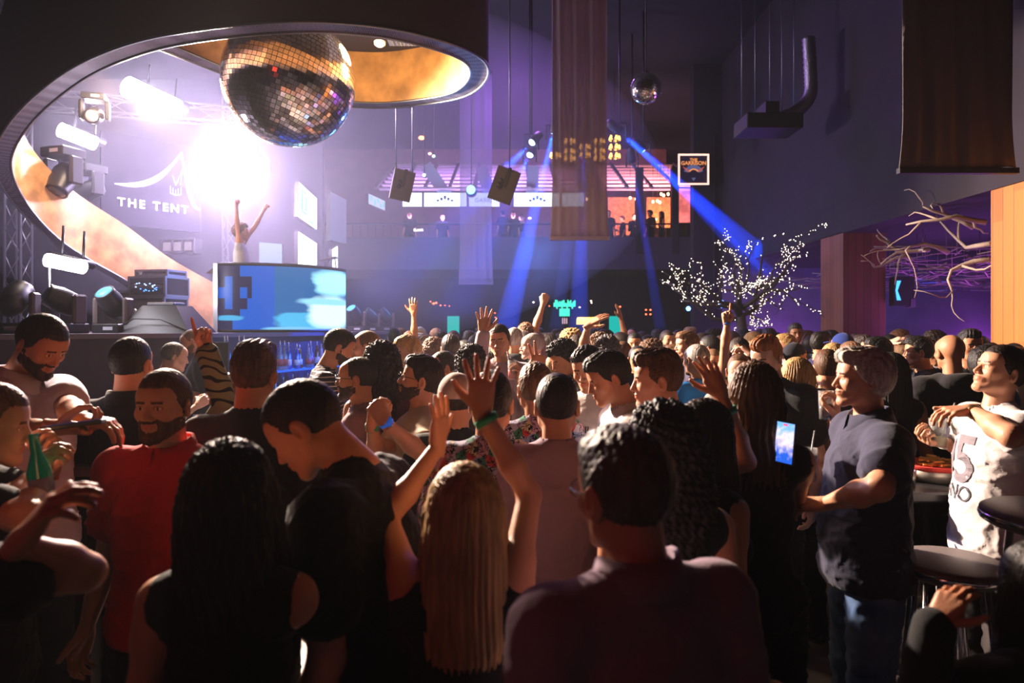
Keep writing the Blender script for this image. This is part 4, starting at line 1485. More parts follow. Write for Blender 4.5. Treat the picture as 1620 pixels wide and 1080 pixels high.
    for i in range(n): F.append((2 * i, 2 * i + 1, 2 * i + 3, 2 * i + 2))
    F.append(tuple([2 * i + 1 for i in range(n + 1)] + [len(V) - 1, len(V) - 2]))
    add_mesh('desk', np.array(V), F, M_plastic, o_, smooth=False)
    return pts
dj_booth()

# LED columns behind the booth
def led_screen(name, quadpx, Ys, mtl, label, marks=None):
    pts = [P(px, py, Y) for (px, py), Y in zip(quadpx, Ys)]
    c = sum(pts, Vector()) / 4
    o_ = empty(name, c); tag(o_, label, 'screen')
    n = (pts[1] - pts[0]).cross(pts[3] - pts[0]).normalized()
    if n.dot(Vector((0, 0, CAMZ)) - c) < 0: n = -n
    b = MB(); V = [p - c for p in pts] + [p - c - n * .08 for p in pts]
    b.add(V, [(0, 1, 2, 3)], 0); b.add(V, [(7, 6, 5, 4), (0, 4, 5, 1), (1, 5, 6, 2), (2, 6, 7, 3), (3, 7, 4, 0)], 1)
    b.build('display', [mtl, M_plastic], o_)
    if marks:
        b = MB(); u = pts[1] - pts[0]; v = pts[3] - pts[0]; p0 = pts[0] - c + n * .01
        for (u0, v0, u1, v1) in marks:
            b.add([p0 + u * u0 + v * v0, p0 + u * u1 + v * v0, p0 + u * u1 + v * v1, p0 + u * u0 + v * v1], [(0, 1, 2, 3)])
        b.build('display_marks', [emis('led_teal', (.15, .75, .85), .8)], o_)
    return o_
E1 = emis('led_white', (.85, 1.0, 1.0), 3.2)
mk = [(.1, .12, .2, .8), (.2, .12, .45, .2), (.2, .72, .45, .8), (.32, .25, .42, .68), (.52, .55, .58, .8), (.64, .45, .7, .8), (.76, .5, .82, .8), (.88, .4, .94, .8), (.5, .86, .8, .92), (.85, .9, .96, 1)]
led_screen('led_screen', [(473, 288), (501, 314), (501, 363), (472, 343)], [12.2, 13.4, 13.4, 12.2], E1, 'upper slanted white LED screen with teal bars behind the booth', mk)
led_screen('led_screen', [(472, 366), (501, 385), (501, 432), (472, 432)], [12.2, 13.4, 13.4, 12.2], E1, 'lower white LED screen directly behind the booth')
led_screen('led_screen', [(523, 303), (548, 316), (548, 385), (522, 380)], [13.8, 15, 15, 13.8], emis('led_dim', (.28, .3, .6), .35), 'dim lilac LED panel right of the white screens')
led_screen('led_screen', [(526, 394), (534, 389), (534, 425), (526, 425)], [13.8, 14.2, 14.2, 13.8], E1, 'narrow bright LED strip low behind the right end of the booth')
led_screen('led_screen', [(410, 383), (446, 386), (446, 425), (410, 425)], [13.6, 13.6, 13.6, 13.6], emis('led_paleblue', (.25, .5, .95), .7), 'pale blue LED panel glowing behind the performer')
o_ = empty('laptop_stand', P(522, 422, 10.9)); tag(o_, 'silver laptop stand holding a laptop at the right end of the booth', 'laptop stand')
b = MB(); b.box((-.16, -.1, .12), (.14, .1, .135), M=Matrix.Rotation(-.2, 4, 'Y')); b.build('laptop', [M_alu], o_)
b = MB(); b.tube([(.1, 0, -.06), (.08, 0, .12)], .012, 6); b.tube([(-.05, 0, -.06), (.0, 0, .12)], .012, 6); b.build('legs', [M_alu], o_)

# ------------------------------------------------------------------ spiral ring over the stage
ctl = [(352, 531, 11.6), (270, 490, 10.9), (200, 444, 10.2), (140, 410, 9.7), (98, 382, 9.3), (60, 345, 9.0), (32, 305, 8.7), (18, 268, 8.4), (22, 238, 8.0),
       (45, 200, 7.4), (85, 160, 6.8), (150, 115, 6.2), (240, 80, 5.7), (350, 60, 5.35), (480, 50.5, 5.2), (600, 58, 5.3), (690, 78, 5.6), (738, 100, 6.1), (742, 125, 6.7),
       (715, 147, 7.2), (660, 158, 7.6), (590, 163, 7.8), (500, 155, 7.7), (420, 132, 7.3), (350, 105, 6.9), (280, 76, 6.5), (225, 58, 6.2)]
cp = [P(*c) for c in ctl]
def spline(pts, m=8):
    out = []
    for i in range(len(pts) - 1):
        p0 = pts[max(i - 1, 0)]; p1 = pts[i]; p2 = pts[i + 1]; p3 = pts[min(i + 2, len(pts) - 1)]
        for k in range(m):
            t_ = k / m
            out.append(.5 * ((2 * p1) + (-p0 + p2) * t_ + (2 * p0 - 5 * p1 + 4 * p2 - p3) * t_ ** 2 + (-p0 + 3 * p1 - 3 * p2 + p3) * t_ ** 3))
    out.append(pts[-1]); return out
sp3 = spline(cp)
ring = empty('spiral_ceiling_ring', (0, 0, 0))
tag(ring, 'huge dark spiral ring with gold lining sweeping from ceiling down to the stage', 'ceiling ring')
ctr = Vector((sum(p.x for p in sp3) / len(sp3), sum(p.y for p in sp3) / len(sp3), 0))
IN = []; OUT = []; INT = []; OUTT = []
N_ = len(sp3)
for i, p in enumerate(sp3):
    t_ = sp3[min(i + 1, N_ - 1)] - sp3[max(i - 1, 0)]; t_.z = 0; t_.normalize()
    nrm = Vector((-t_.y, t_.x, 0))     # to the left of travel = outside?
    if i / N_ < 0.3 and False: pass
    out_dir = -nrm
    # path runs clockwise seen from above at the left, so the outside is on its left
    out_dir = -nrm
    fr = i / (N_ - 1)
    gold_h = .82 if fr < .3 else .82 - .22 * min(1, (fr - .3) / .15)
    if fr > .5: gold_h = .60
    wdt = .17
    IN.append(p); OUT.append(p + out_dir * wdt); INT.append(p + Vector((0, 0, gold_h)))
    outer_h = 0.82 if fr < .2 else .82 + (1.9 - .82) * min(1, (fr - .2) / .25)
    OUTT.append(p + out_dir * wdt + Vector((0, 0, outer_h)))
def strip(name, A_, B_, m, smooth=True, flip=False):
    V = []; F = []
    for a, c in zip(A_, B_): V += [tuple(a), tuple(c)]
    for i in range(len(A_) - 1):
        q = (2 * i, 2 * i + 1, 2 * i + 3, 2 * i + 2); F.append(q[::-1] if flip else q)
    return add_mesh(name, np.array(V), F, m, ring, smooth)
strip('gold_lining', IN, INT, M_gold)
strip('outer_shell', OUT, OUTT, mat('ring_shell_paint', (.07, .05, .06), .75, bump=.1, bscale=10))
M_perf = mat('perforated_trim', (.16, .14, .2), .45, metal=.6)
nt = M_perf.node_tree
tcn = nt.nodes.new('ShaderNodeTexCoord'); vor = nt.nodes.new('ShaderNodeTexVoronoi'); vor.inputs['Scale'].default_value = 60; vor.inputs['Randomness'].default_value = .15
nt.links.new(tcn.outputs['Object'], vor.inputs['Vector']); rr_ = nt.nodes.new('ShaderNodeValToRGB')
rr_.color_ramp.elements[0].position = .3; rr_.color_ramp.elements[0].color = (.004, .004, .006, 1); rr_.color_ramp.elements[1].position = .4; rr_.color_ramp.elements[1].color = (.3, .26, .34, 1)
nt.links.new(vor.outputs['Distance'], rr_.inputs[0]); nt.links.new(rr_.outputs[0], nt.nodes['Principled BSDF'].inputs['Base Color'])
strip('perforated_soffit', [a + Vector((0, 0, .002)) for a in IN], [c + Vector((0, 0, .002)) for c in OUT], M_perf)
b = MB(); b.tube(IN, .014, 6); b.build('inner_edge_trim', [M_gm], ring)
b = MB(); b.tube(OUT, .014, 6); b.build('outer_edge_trim', [M_gm], ring)
strip('top_edge', INT, [i_ + (o_2 - i_) * 1.0 for i_, o_2 in zip(INT, [Vector((o.x, o.y, t.z)) for o, t in zip(OUT, INT)])], M_black)
k0 = int(N_ * .36)
b = MB(); cc = [INT[i] - Vector((0, 0, .02)) for i in range(k0, N_)]
cen = sum(cc, Vector()) / len(cc)
b.add([cen] + cc, [(0, i + 1, i + 2) for i in range(len(cc) - 1)] + [(0, len(cc), 1)])
b.build('inner_ceiling', [mat('ring_inner_ceiling', (.03, .028, .05), .8)], ring)
# vent and detector inside the ring
o_ = boxo('air_vent', (-.14, -.08, -.02), (.14, .08, .03), M_alu); o_.location = P(637, 64, 6.6); tag(o_, 'small square metal air vent inside the gold ring', 'air vent')
b = MB()
for k in range(6): b.box((-.1 + k * .036, -.06, -.03), (-.09 + k * .036, .06, -.02))
x = b.build('slats', [M_black], o_)
b = MB(); b.lathe([(.03, -.05), (.055, -.03), (.06, 0)], 16); o_ = b.build('smoke_detector', [mat('white_plastic', (.7, .65, .7), .4)]); o_.location = P(601, 66, 6.9); tag(o_, 'round white smoke detector inside the gold ring', 'smoke detector')

# ------------------------------------------------------------------ mirror balls
def mirror_ball(c, R_, rows, label, cord_top, seed=1):
    o_ = empty('mirror_ball', c); tag(o_, label, 'mirror ball')
    b = MB(); r = random.Random(seed)
    tiltM = Matrix.Rotation(.28, 3, 'Y') @ Matrix.Rotation(-.1, 3, 'X')
    for i in range(rows):
        th0 = PI * (i + .06) / rows; th1 = PI * (i + .94) / rows; thc = (th0 + th1) / 2
        n = max(4, int(2 * rows * math.sin(thc)))
        off = r.random() * .5
        for k in range(n):
            p0 = 2 * PI * (k + .05 + off) / n; p1 = 2 * PI * (k + .95 + off) / n
            # flat tile with a slight misalignment of its own
            q = [Vector((math.sin(t_) * math.cos(p_), math.sin(t_) * math.sin(p_), math.cos(t_))) for t_, p_ in ((th0, p0), (th1, p0), (th1, p1), (th0, p1))]
            cc_ = sum(q, Vector()) / 4; nn = cc_.normalized()
            low = .012 + .10 * max(0, nn.dot(Vector((.15, -.75, -.65)).normalized()) - .72)
            ax = Vector((r.gauss(0, 1), r.gauss(0, 1), r.gauss(0, 1))); ax = (ax - nn * ax.dot(nn)).normalized()
            Rm = Matrix.Rotation(r.gauss(0, 1) * low, 3, ax)
            q = [tiltM @ ((cc_ + Rm @ (v - cc_)) * R_) for v in q]
            b.add(q, [(0, 1, 2, 3)])
    b.build('mirror_tiles', [mat('mirror', (.92, .9, .95), .13, metal=1)], o_)
    b = MB(); b.lathe([(R_ * .975 * math.sin(PI * i / 24), -R_ * .975 * math.cos(PI * i / 24)) for i in range(25)], 40)
    b.build('core', [mat('ball_grout', (.1, .09, .1), .6)], o_)
    b = MB(); b.lathe([(.04, R_ * .97), (.04, R_ * 1.03), (.02, R_ * 1.08)], 12); b.tube([(0, 0, R_ * 1.05), (0, 0, cord_top - c.z)], .008, 6)
    b.build('hanger', [M_bm], o_)
    return o_
mirror_ball(P(458, 128, 6.35), .6, 44, 'huge mirror ball hanging inside the gold lined ring', 5.05)
mirror_ball(P(1022, 140, 8.0), .18, 22, 'small mirror ball hanging alone right of the centre banner', 8.0, 5)

# ------------------------------------------------------------------ hanging banners
def banner(cx, Y, w_, z0, z1, m, label, bar=None, seed=0, tw=0.0, flare=0.03):
    o_ = empty('hanging_banner', (cx, Y, z0)); tag(o_, label, 'banner')
    nx, nz = 24, 30; V = []; F = []
    r = random.Random(seed); ph = [r.uniform(0, 6) for _ in range(4)]
    for j in range(nz + 1):
        t_ = j / nz
        for i in range(nx + 1):
            u = i / nx - .5
            x = u * (w_ + 2 * flare * (1 - min(1, t_ * 5)) ** 2)
            y = .025 * math.sin(u * 22 + ph[0]) * (.4 + .6 * t_) + .018 * math.sin(u * 41 + ph[1] + 2 * t_) + tw * u
            V.append((x, y, t_ * (z1 - z0) + .02 * w_ * u))
    for j in range(nz):
        for i in range(nx):
            a = j * (nx + 1) + i; F.append((a, a + 1, a + nx + 2, a + nx + 1))
    c = add_mesh('cloth', np.array(V), F, m, o_, True)
    md = c.modifiers.new('thickness', 'SOLIDIFY'); md.thickness = .004
    b = MB(); b.box((-w_ / 2 - flare, -.03, -.05), (w_ / 2 + flare, .03, .0)); b.build('bottom_bar', [bar or m], o_)
    b = MB(); b.tube([(-w_ / 2, 0, z1 - z0), (w_ / 2, 0, z1 - z0)], .02, 8); b.build('top_bar', [M_bm], o_)
    for q in (-1, 1):
        b = MB(); b.tube([(q * w_ * .4, 0, z1 - z0), (q * w_ * .4, 0, 8 - z0)], .004, 4); b.build('wire', [M_bm], o_)
    return o_
M_veil = mat('sheer_banner_cloth', (.62, .46, .5), .9, alpha=.72, bump=.15, bscale=60)
M_veil2 = mat('sheer_banner_cloth_far', (.25, .2, .32), .9, alpha=.45)
banner((917 - 810) * 9 / 1080, 9, .72, P(0, 374, 9).z, 7.2, M_veil, 'long sheer beige banner hanging in the centre over the crowd', seed=2)
banner((1515 - 810) * 6.2 / 1080, 6.2, 1.0, P(0, 266, 6.2).z, 6.2, mat('dark_banner_cloth', (.2, .165, .165), .9, bump=.15, bscale=60), 'wide dark grey banner hanging in front of the right upper wall', mat('banner_bar', (.01, .01, .01), .5), seed=4, flare=.04)
banner((753 - 810) * 14.5 / 1080, 14.5, .68, P(0, 446, 14.5).z, 7.4, M_veil2, 'faint sheer lilac banner hanging far behind the speakers', seed=6)

# ------------------------------------------------------------------ hanging speakers
def hang_speaker(c, rz, roll, w_, h_, label, two, top=8.0):
    o_ = empty('hanging_speaker', c, rz); tag(o_, label, 'speaker', 'hanging speakers')
    M = Matrix.Rotation(roll, 4, 'Y') @ Matrix.Rotation(.3, 4, 'X')
    b = MB(); d = w_ * .8
    V = [(-w_ / 2, -d / 2, -h_ / 2), (w_ / 2, -d / 2, -h_ / 2), (w_ * .3, d / 2, -h_ / 2), (-w_ * .3, d / 2, -h_ / 2),
         (-w_ / 2, -d / 2, h_ / 2), (w_ / 2, -d / 2, h_ / 2), (w_ * .3, d / 2, h_ / 2), (-w_ * .3, d / 2, h_ / 2)]
    V = [M @ Vector(v) for v in V]
    b.add(V, [(0, 3, 2, 1), (4, 5, 6, 7), (0, 1, 5, 4), (1, 2, 6, 5), (2, 3, 7, 6), (3, 0, 4, 7)]); b.build('cabinet', [M_rust], o_)
    b = MB(); b.box((-w_ * .45, -d / 2 - .012, -h_ * .46), (w_ * .45, -d / 2, h_ * .46), M=M); b.build('grille', [mat('speaker_grille', (.09, .07, .075), .7, bump=.5, bscale=120)], o_)
    b = MB(); b.box((-.02, -d / 2 - .03, -.02), (.02, -d / 2 - .012, h_ * .55), M=M)
    for z in (0, .06): b.lathe([(.035, 0), (.035, .02)], 12, 0, M @ Matrix.Translation((-w_ * .2, -d / 2 - .012, z - .02)) @ Matrix.Rotation(PI / 2, 4, 'X'))
    b.build('bracket', [M_plastic], o_)
    tops = [M @ Vector((q * w_ * (.4 if two else 0), -.05, h_ / 2)) for q in ((-1, 1) if two else (0,))]
    for t_ in tops:
        b = MB(); b.tube([t_, Vector((t_.x, t_.y, top - c.z))], .009, 6); b.build('chain', [M_gm], o_)
hang_speaker(P(633, 292, 9.6), .5, .12, .3, .42, 'hanging speaker on two chains nearer the white stage glow', True)
hang_speaker(P(797, 292, 8.6), .15, .32, .3, .42, 'tilted hanging speaker on a single chain near the centre', False)

# ------------------------------------------------------------------ duct, air unit on upper right wall
o_ = empty('air_duct', P(1236, 188, 10)); tag(o_, 'crinkled silver flexible duct curving up from a black ceiling unit', 'duct')
pts = spline([P(1232, 188, 10), P(1252, 180, 10), P(1270, 168, 10), P(1282, 148, 10), P(1282, 110, 10), P(1279, 60, 10)], 12)
b = MB(); b.tube([p - o_.location for p in pts], [.085 + (.012 if i % 2 else 0) for i in range(len(pts))], 14); b.build('flexible_hose', [mat('foil', (.35, .33, .38), .3, metal=.9, bump=1.0, bscale=50)], o_)
o_ = empty('ceiling_air_unit', P(1205, 198, 10.2)); tag(o_, 'black boxy air handling unit hung on thin rods by the upper right wall', 'air unit')
b = MB(); b.box((-.32, -.3, -.12), (.5, .3, .1), bev=.01); b.box((-.05, -.3, .1), (.15, .2, .26)); b.build('casing', [M_bm], o_)
b = MB()
for x in (-.3, -.1, .12, .3, .48): b.tube([(x, 0, .1), (x, 0, 8 - o_.location.z)], .006, 5)
b.build('rods', [M_gm], o_)

# ------------------------------------------------------------------ balcony at the back
BY = 18.0
bal = empty('balcony', (0, BY, 0)); tag(bal, 'dark upper balcony across the far end with a thin railing', 'balcony')
zf = P(0, 402, BY).z
boxo('slab', (-9, 0, zf - .35), (5.2, 6.6, zf), M_black, bal)
boxo('fascia', (-9, -.03, zf - .4), (5.2, .0, zf + .45), mat('fascia', (.05, .035, .06), .7), bal)
zr = P(0, 354, BY).z
b = MB(); b.tube([(-5.5, .02, zr), (5.2, .02, zr)], .025, 6); b.build('handrail', [M_bm], bal)
b = MB()
for i in range(54): b.tube([(-5.4 + .2 * i, .02, zf), (-5.4 + .2 * i, .02, zr)], .008, 4)
b.build('balusters', [M_bm], bal)
for px in (1012, 1068):
    x = P(px, 0, BY).x; boxo('post', (x - .09, -.05, zf), (x + .09, .15, P(0, 265, BY).z), M_black, bal)
struct(boxo('wall_balcony_back', (-9, 23.0, zf), (5.2, 23.2, 8), mat('balcony_room_wall', (.16, .07, .05), .8, var=.15, vscale=3)))
# LED ribbon
zr0, zr1 = P(0, 326, BY - .5).z, P(0, 305, BY - .5).z
rb = empty('led_ribbon', (0, BY - .5, zr0)); tag(rb, 'row of bright bluish white LED banner screens along the balcony', 'screen')
M_rib = emis('ribbon_white', (.62, .72, 1), 2.6)
M_rib2 = emis('ribbon_text', (.05, .08, .3), .6)
hgt = zr1 - zr0
for (x0, x1) in ((637, 667), (671, 738), (742, 790), (795, 826), (813, 885), (889, 924)):
    if x0 == 795: continue
    xa, xb = P(x0, 0, BY - .5).x, P(x1, 0, BY - .5).x
    boxo('screen_panel', (xa, 0, 0), (xb, .05, hgt), M_rib, rb)
for px in (704, 850):
    x = P(px, 0, BY - .5).x
    for k in (-2, -1, 0, 1, 2):
        h_ = .09 - .02 * abs(k)
        boxo('crest', (x + k * .09 - .03, -.02, hgt * .52 - .03 * abs(k)), (x + k * .09 + .03, -.005, hgt * .52 - .03 * abs(k) + h_), M_rib2, rb)
text('lettering', 'GARRISON', .16, (P(775, 0, BY - .5).x, -.02, hgt * .42), (PI / 2, 0, 0), M_rib2, rb, .002)
led_screen('led_screen', [(583, 306), (609, 318), (609, 333), (583, 322)], [15.5, 16.5, 16.5, 15.5], emis('led_mosaic', (.4, .45, .75), 1.3), 'small slanted patterned LED screen left of the balcony ribbon',
           [(.1, .1, .2, .6), (.3, .3, .4, .9), (.5, .1, .6, .5), (.65, .5, .75, .9), (.85, .2, .95, .7)])
# pergola
pg = empty('slatted_pergola', (0, BY, 0)); tag(pg, 'slatted pergola roof over the balcony lit pink and purple', 'pergola')
M_slat = mat('pergola_slat', (.55, .42, .45), .7)
za, zb = P(0, 300, BY).z, P(0, 262, BY).z
for (xa, xb) in ((-3.6, -1.0), (-1.0, 1.9), (2.4, 5.0)):
    b = MB()
    for j in range(8):
        y = .1 + j * .42; z = P(0, 297, BY).z + .45 * j * .42 * 1.0
        b.box((xa + .05, y, z), (xb - .05, y + .26, z + .03))
    b.build('slats', [M_slat], pg)
    b = MB(); n = 4
    for k in range(n + 1):
        x = xa + (xb - xa) * k / n
        b.box((x - .04, 0, P(0, 299, BY).z), (x + .04, 3.4, P(0, 299, BY).z + .06), M=Matrix.Translation((0, 0, 0)) @ Matrix.Translation((0, 0, P(0, 299, BY).z)) @ Matrix.Rotation(math.atan(.45), 4, 'X') @ Matrix.Translation((0, 0, -P(0, 299, BY).z)))
    b.build('beams', [M_slat], pg)
for px in (735, 900, 1000):
    pass
# loose fabric strips in the pergola
for i, (px, py) in enumerate(((690, 285), (770, 292), (842, 292), (920, 290))):
    b = MB(); b.box((-.16, -.02, -.55), (.16, .02, .5), M=Matrix.Rotation((-.6, -.3, .05, .1)[i], 4, 'Y')); o_ = b.build('fabric_strip', [mat('pale_fabric', (.5, .5, .7), .8)])
    o_.location = P(px, py, BY + .4); tag(o_, ['slanted pale fabric strip left of the pergola', 'pale fabric strip behind the faint banner', 'short upright pale cloth right of the tilted speaker', 'pale cloth seen through the centre banner'][i], 'cloth')
# orange balcony room: wallpaper panels and pendant bulbs
for i, (x0, x1, y0, y1) in enumerate(((962, 1004, 312, 372), (995, 1010, 312, 360), (1023, 1064, 312, 360), (1070, 1112, 297, 352))):
    if i == 1: continue
    p0, p1 = P(x0, y1, 21.5), P(x1, y0, 21.5)
    o_ = boxo('wall_panel', (p0.x, 21.5, p0.z), (p1.x, 21.55, p1.z), mat('orange_wallpaper', (.75, .33, .14), .8, var=.3, vscale=10) if i < 3 else mat('pink_mural', (.7, .35, .35), .8, var=.5, vscale=2.2))
    tag(o_, ['orange wallpaper panel left of the balcony post', '', 'glowing orange wallpaper panel in the middle of the balcony', 'pink painted mural under the framed club sign'][i], 'wall panel')
rp = random.Random(2)
M_bulb = emis('warm_bulb', (1, .55, .28), 9)
pc = empty('pendant_light', P(1000, 280, 19.5)); 
for gi, (pxs, lab) in enumerate((([(997, 313), (1006, 315), (1009, 311)], 'three warm globe bulbs left of the balcony post'), ([(1033, 319), (1040, 318), (1044, 320)], 'three warm globe bulbs above the glowing orange panel'),
                              ([(1046, 307), (1050, 309), (1057, 307)], 'three highest warm globe bulbs near the framed club sign'), ([(923, 314), (928, 315)], 'pair of warm bulbs glimpsed through the centre banner'))):
    o_ = pc if gi == 0 else empty('pendant_light', P(pxs[0][0], 280, 19.5)); tag(o_, lab, 'pendant light', 'balcony pendant lights')
    for (px, py) in pxs:
        c = P(px, py, 19.5) - o_.location
        b = MB(); b.lathe([(.035 * math.sin(PI * k / 8), -.045 * math.cos(PI * k / 8)) for k in range(9)], 10, 0, Matrix.Translation(c)); b.build('bulb', [M_bulb], o_)
        b = MB(); b.tube([c + Vector((0, 0, .05)), c + Vector((0, 0, 1.2))], .006, 4); b.build('cord', [M_bm], o_)
for px, py, e in ((600 + 80, 243, 6), (633, 241, 0), (838, 345, 3), (1037, 347, 8)):
    if not e: continue
    b = MB(); b.lathe([(.05 * math.sin(PI * k / 8), -.03 * math.cos(PI * k / 8)) for k in range(9)], 10); o_ = b.build('ceiling_lamp', [M_bulb]); o_.location = P(px, py, 20.5)
    tag(o_, 'small round lamp ' + {6: 'high on the ceiling above the pergola', 3: 'glowing at balcony level left of the centre banner', 8: 'glowing low in the orange balcony room'}[e], 'lamp')
b = MB(); b.lathe([(.2 * math.sin(PI * k / 10), -.12 * math.cos(PI * k / 10)) for k in range(11)], 14); o_ = b.build('ceiling_lamp', [emis('lamp_orange', (1, .25, .1), 6)]); o_.scale = (.35, .35, .35); o_.location = P(667, 218, 15); tag(o_, 'tiny orange lamp up in the dark ceiling over the hanging speaker', 'lamp')
# framed club sign
gs = empty('club_sign', P(1097, 268, 15.3)); tag(gs, 'framed square sign with lit border reading THE GARRISON', 'sign')
w_ = .345
boxo('sign_face', (-w_, 0, -w_), (w_, .05, w_), mat('sign_dark', (.03, .02, .05), .5), gs)
b = MB()
for (x0, z0, x1, z1) in ((-w_, w_ - .035, w_, w_), (-w_, -w_, w_, -w_ + .035), (-w_, -w_, -w_ + .035, w_), (w_ - .035, -w_, w_, w_)): b.box((x0, -.03, z0), (x1, 0, z1))
b.build('lit_border', [emis('sign_border', (1, .62, .5), 1.6)], gs)
M_so = emis('sign_orange', (1, .35, .12), .9); M_sb = emis('sign_blue', (.2, .22, .5), .5); M_sr = emis('sign_red', (.8, .12, .05), .7)
text('lettering', 'THE', .09, (0, -.02, .21), (PI / 2, 0, 0), M_so, gs, .003, bold=.003)
text('lettering', 'GARRISON', .115, (0, -.02, .135), (PI / 2, 0, 0), M_so, gs, .003, bold=.003)
b = MB(); n = 14
for (r0, r1, a0, a1, mi) in ((.1, .2, .25, PI - .25, 0), (.085, .115, .5, PI - .5, 1)):
    V = []; F = []
    for k in range(n + 1):
        a = a0 + (a1 - a0) * k / n
        V += [(r0 * math.cos(a) * 1.1, -.02 - .005 * mi, r0 * math.sin(a) - .1), (r1 * math.cos(a) * 1.1, -.02 - .005 * mi, r1 * math.sin(a) - .1)]
    for k in range(n): F.append((2 * k, 2 * k + 1, 2 * k + 3, 2 * k + 2))
    b.add(V, F, mi)
for q in (-1, 1): b.add([(q * .1, -.02, -.02), (q * .25, -.02, .07), (q * .2, -.02, .0), (q * .12, -.02, -.07)], [(0, 1, 2, 3)], 2)
b.add([(-.05, -.02, -.19), (.05, -.02, -.19), (0, -.02, -.26)], [(0, 1, 2)], 0)
b.build('emblem', [M_sb, M_so, M_sr], gs)

# chandeliers of amber lamps behind the centre banner
M_amber = emis('amber_lamp', (1, .42, .07), 5)
for i, (px, ys) in enumerate(((878, (246,)), (901, (224, 240, 251)), (925, (233, 245)), (948, (224, 239, 250)), (972, (219, 233, 247)))):
    o_ = empty('amber_chandelier', P(px, ys[0], 16)); tag(o_, ['amber chandelier at the left edge of the centre banner', 'three tier amber chandelier seen through the left of the centre banner', 'faint two tier amber chandelier in the middle of the banner',
        'three tier amber chandelier at the right edge of the centre banner', 'brightest amber chandelier just right of the centre banner'][i], 'chandelier', 'amber chandeliers')
    for y in ys:
        c = P(px, y, 16) - o_.location
        for k in range(5):
            a = 2 * PI * k / 5
            b = MB(); b.lathe([(.03, -.05), (.036, 0), (.02, .06)], 8, 0, Matrix.Translation(c + Vector((.11 * math.cos(a), .11 * math.sin(a), 0)))); b.build('lamp', [M_amber], o_)
        b = MB(); b.tube([c + Vector((.12 * math.cos(2 * PI * k / 12), .12 * math.sin(2 * PI * k / 12), -.06)) for k in range(13)], .01, 5); b.build('hoop', [M_bm], o_)
    b = MB(); b.tube([(0, 0, -.5), (0, 0, 8 - o_.location.z)], .01, 5); b.build('rod', [M_bm], o_)

# ------------------------------------------------------------------ far ground floor wall: bars and doorways
struct(boxo('wall_far_lower', (-9, 22.0, 0), (5.4, 22.2, zf - .3), M_wall))
M_cy = emis('doorway_cyan', (.0, .62, .55), .8)
for i, (x0, x1) in enumerate(((708, 727), (963, 983))):
    p0, p1 = P(x0, 560, 21.9), P(x1, 500, 21.9)
    d_ = boxo('door_%d' % (i + 1), (p0.x, 21.85, 0), (p1.x, 21.95, p1.z), M_cy); struct(d_)
    d2 = MB()
    for (a, c_, e_, f_) in ((p0.x - .1, p0.x, 0, p1.z + .1), (p1.x, p1.x + .1, 0, p1.z + .1), (p0.x, p1.x, p1.z, p1.z + .1)): d2.box((a, 21.8, e_), (c_, 21.9, f_))
    d2.build('door_frame', [M_black], d_)
bx = empty('back_bar', (P(893, 0, 20).x, 20, 0)); tag(bx, 'far bar with glowing green crown shaped sign over shelves', 'bar')
boxo('counter', (-1.9, -.3, 0), (1.9, .4, 1.15), M_black, bx)
boxo('shelf_unit', (-.5, 1.2, 0), (.5, 1.5, 2.6), M_black, bx)
M_gr = emis('sign_green', (.05, .85, .5), 1.6)
b = MB(); rg = random.Random(1)
z0 = P(0, 484, 20).z
for k in range(16):
    x = -.3 + .6 * k / 15; h_ = rg.uniform(.08, .2)
    b.box((x - .02, -.02, z0 - .02), (x + .022, .0, z0 + h_))
for k in range(4): b.box((-.24 + .15 * k, -.02, z0 - .08), (-.2 + .15 * k, 0, z0))
b.build('green_crown', [M_gr], bx)
boxo('green_screen', (-.15, -.02, P(0, 500, 20).z), (.15, 0, P(0, 488, 20).z), M_gr, bx)
b = MB()
for k in range(3): b.box((-.07 + .06 * k, -.03, P(0, 512, 20).z), (-.04 + .06 * k, 0, P(0, 503, 20).z))
b.build('lit_bottles', [emis('pale_lit', (.8, .5, .6), 1)], bx)
cd = empty('candle_tray', P(930, 513, 16)); tag(cd, 'tray of glowing yellow candles on the far right of the green bar', 'candles')
boxo('tray', (-.26, -.1, -.03), (.26, .1, 0), M_black, cd)
for k in range(14):
    b = MB(); b.lathe([(.03, 0), (.03, .1 + .05 * rg.random()), (.01, .17)], 8, 0, Matrix.Translation((-.23 + .036 * k, rg.uniform(-.06, .06), 0))); b.build('candle', [emis('candle_yellow', (1, .62, .12), 3)], cd)
boxo('stand', (-.2, -.08, -2.1), (.2, .08, -.03), M_black, cd)
# strings of tiny red and white lamps, each small lamp countable
M_red = emis('red_dot', (1, .12, .05), 6)
M_wd = emis('white_dot', (1, .8, .7), 6)
sl = []
for (px, py, m, w2) in [(681, 477, M_red, 1), (686, 480, M_red, 1.6), (690, 479, M_red, 1.4), (697, 483, M_red, 1), (704, 483, M_red, .8), (711, 484, M_red, .7), (783, 495, M_red, .9), (784, 502, M_red, .9), (869, 484, M_red, .8),
                        (880, 484, M_red, .8), (935, 476, M_wd, 1), (936, 479, M_wd, .8), (981, 485, M_red, 1.3), (1022, 490, M_red, 1.2), (1029, 490, M_red, 1.2), (1022, 497, M_red, 1.2), (1029, 497, M_red, 1.2), (917, 486, M_wd, 1),
                        (844, 478, M_wd, 1.2), (857, 472, M_wd, 1.2)]:
    b = MB(); b.add([(x * .035 * w2, y * .035, z * .022 * w2) for x, y, z in ico], icf); o_ = b.build('indicator_lamp', [m]); o_.location = P(px, py, 21.3)
    tag(o_, ('tiny red lamp' if m is M_red else 'tiny white lamp') + ' glowing in the dark far bar area', 'lamp', 'tiny red lamps in the far bar area' if m is M_red else 'tiny white lamps in the far bar area')
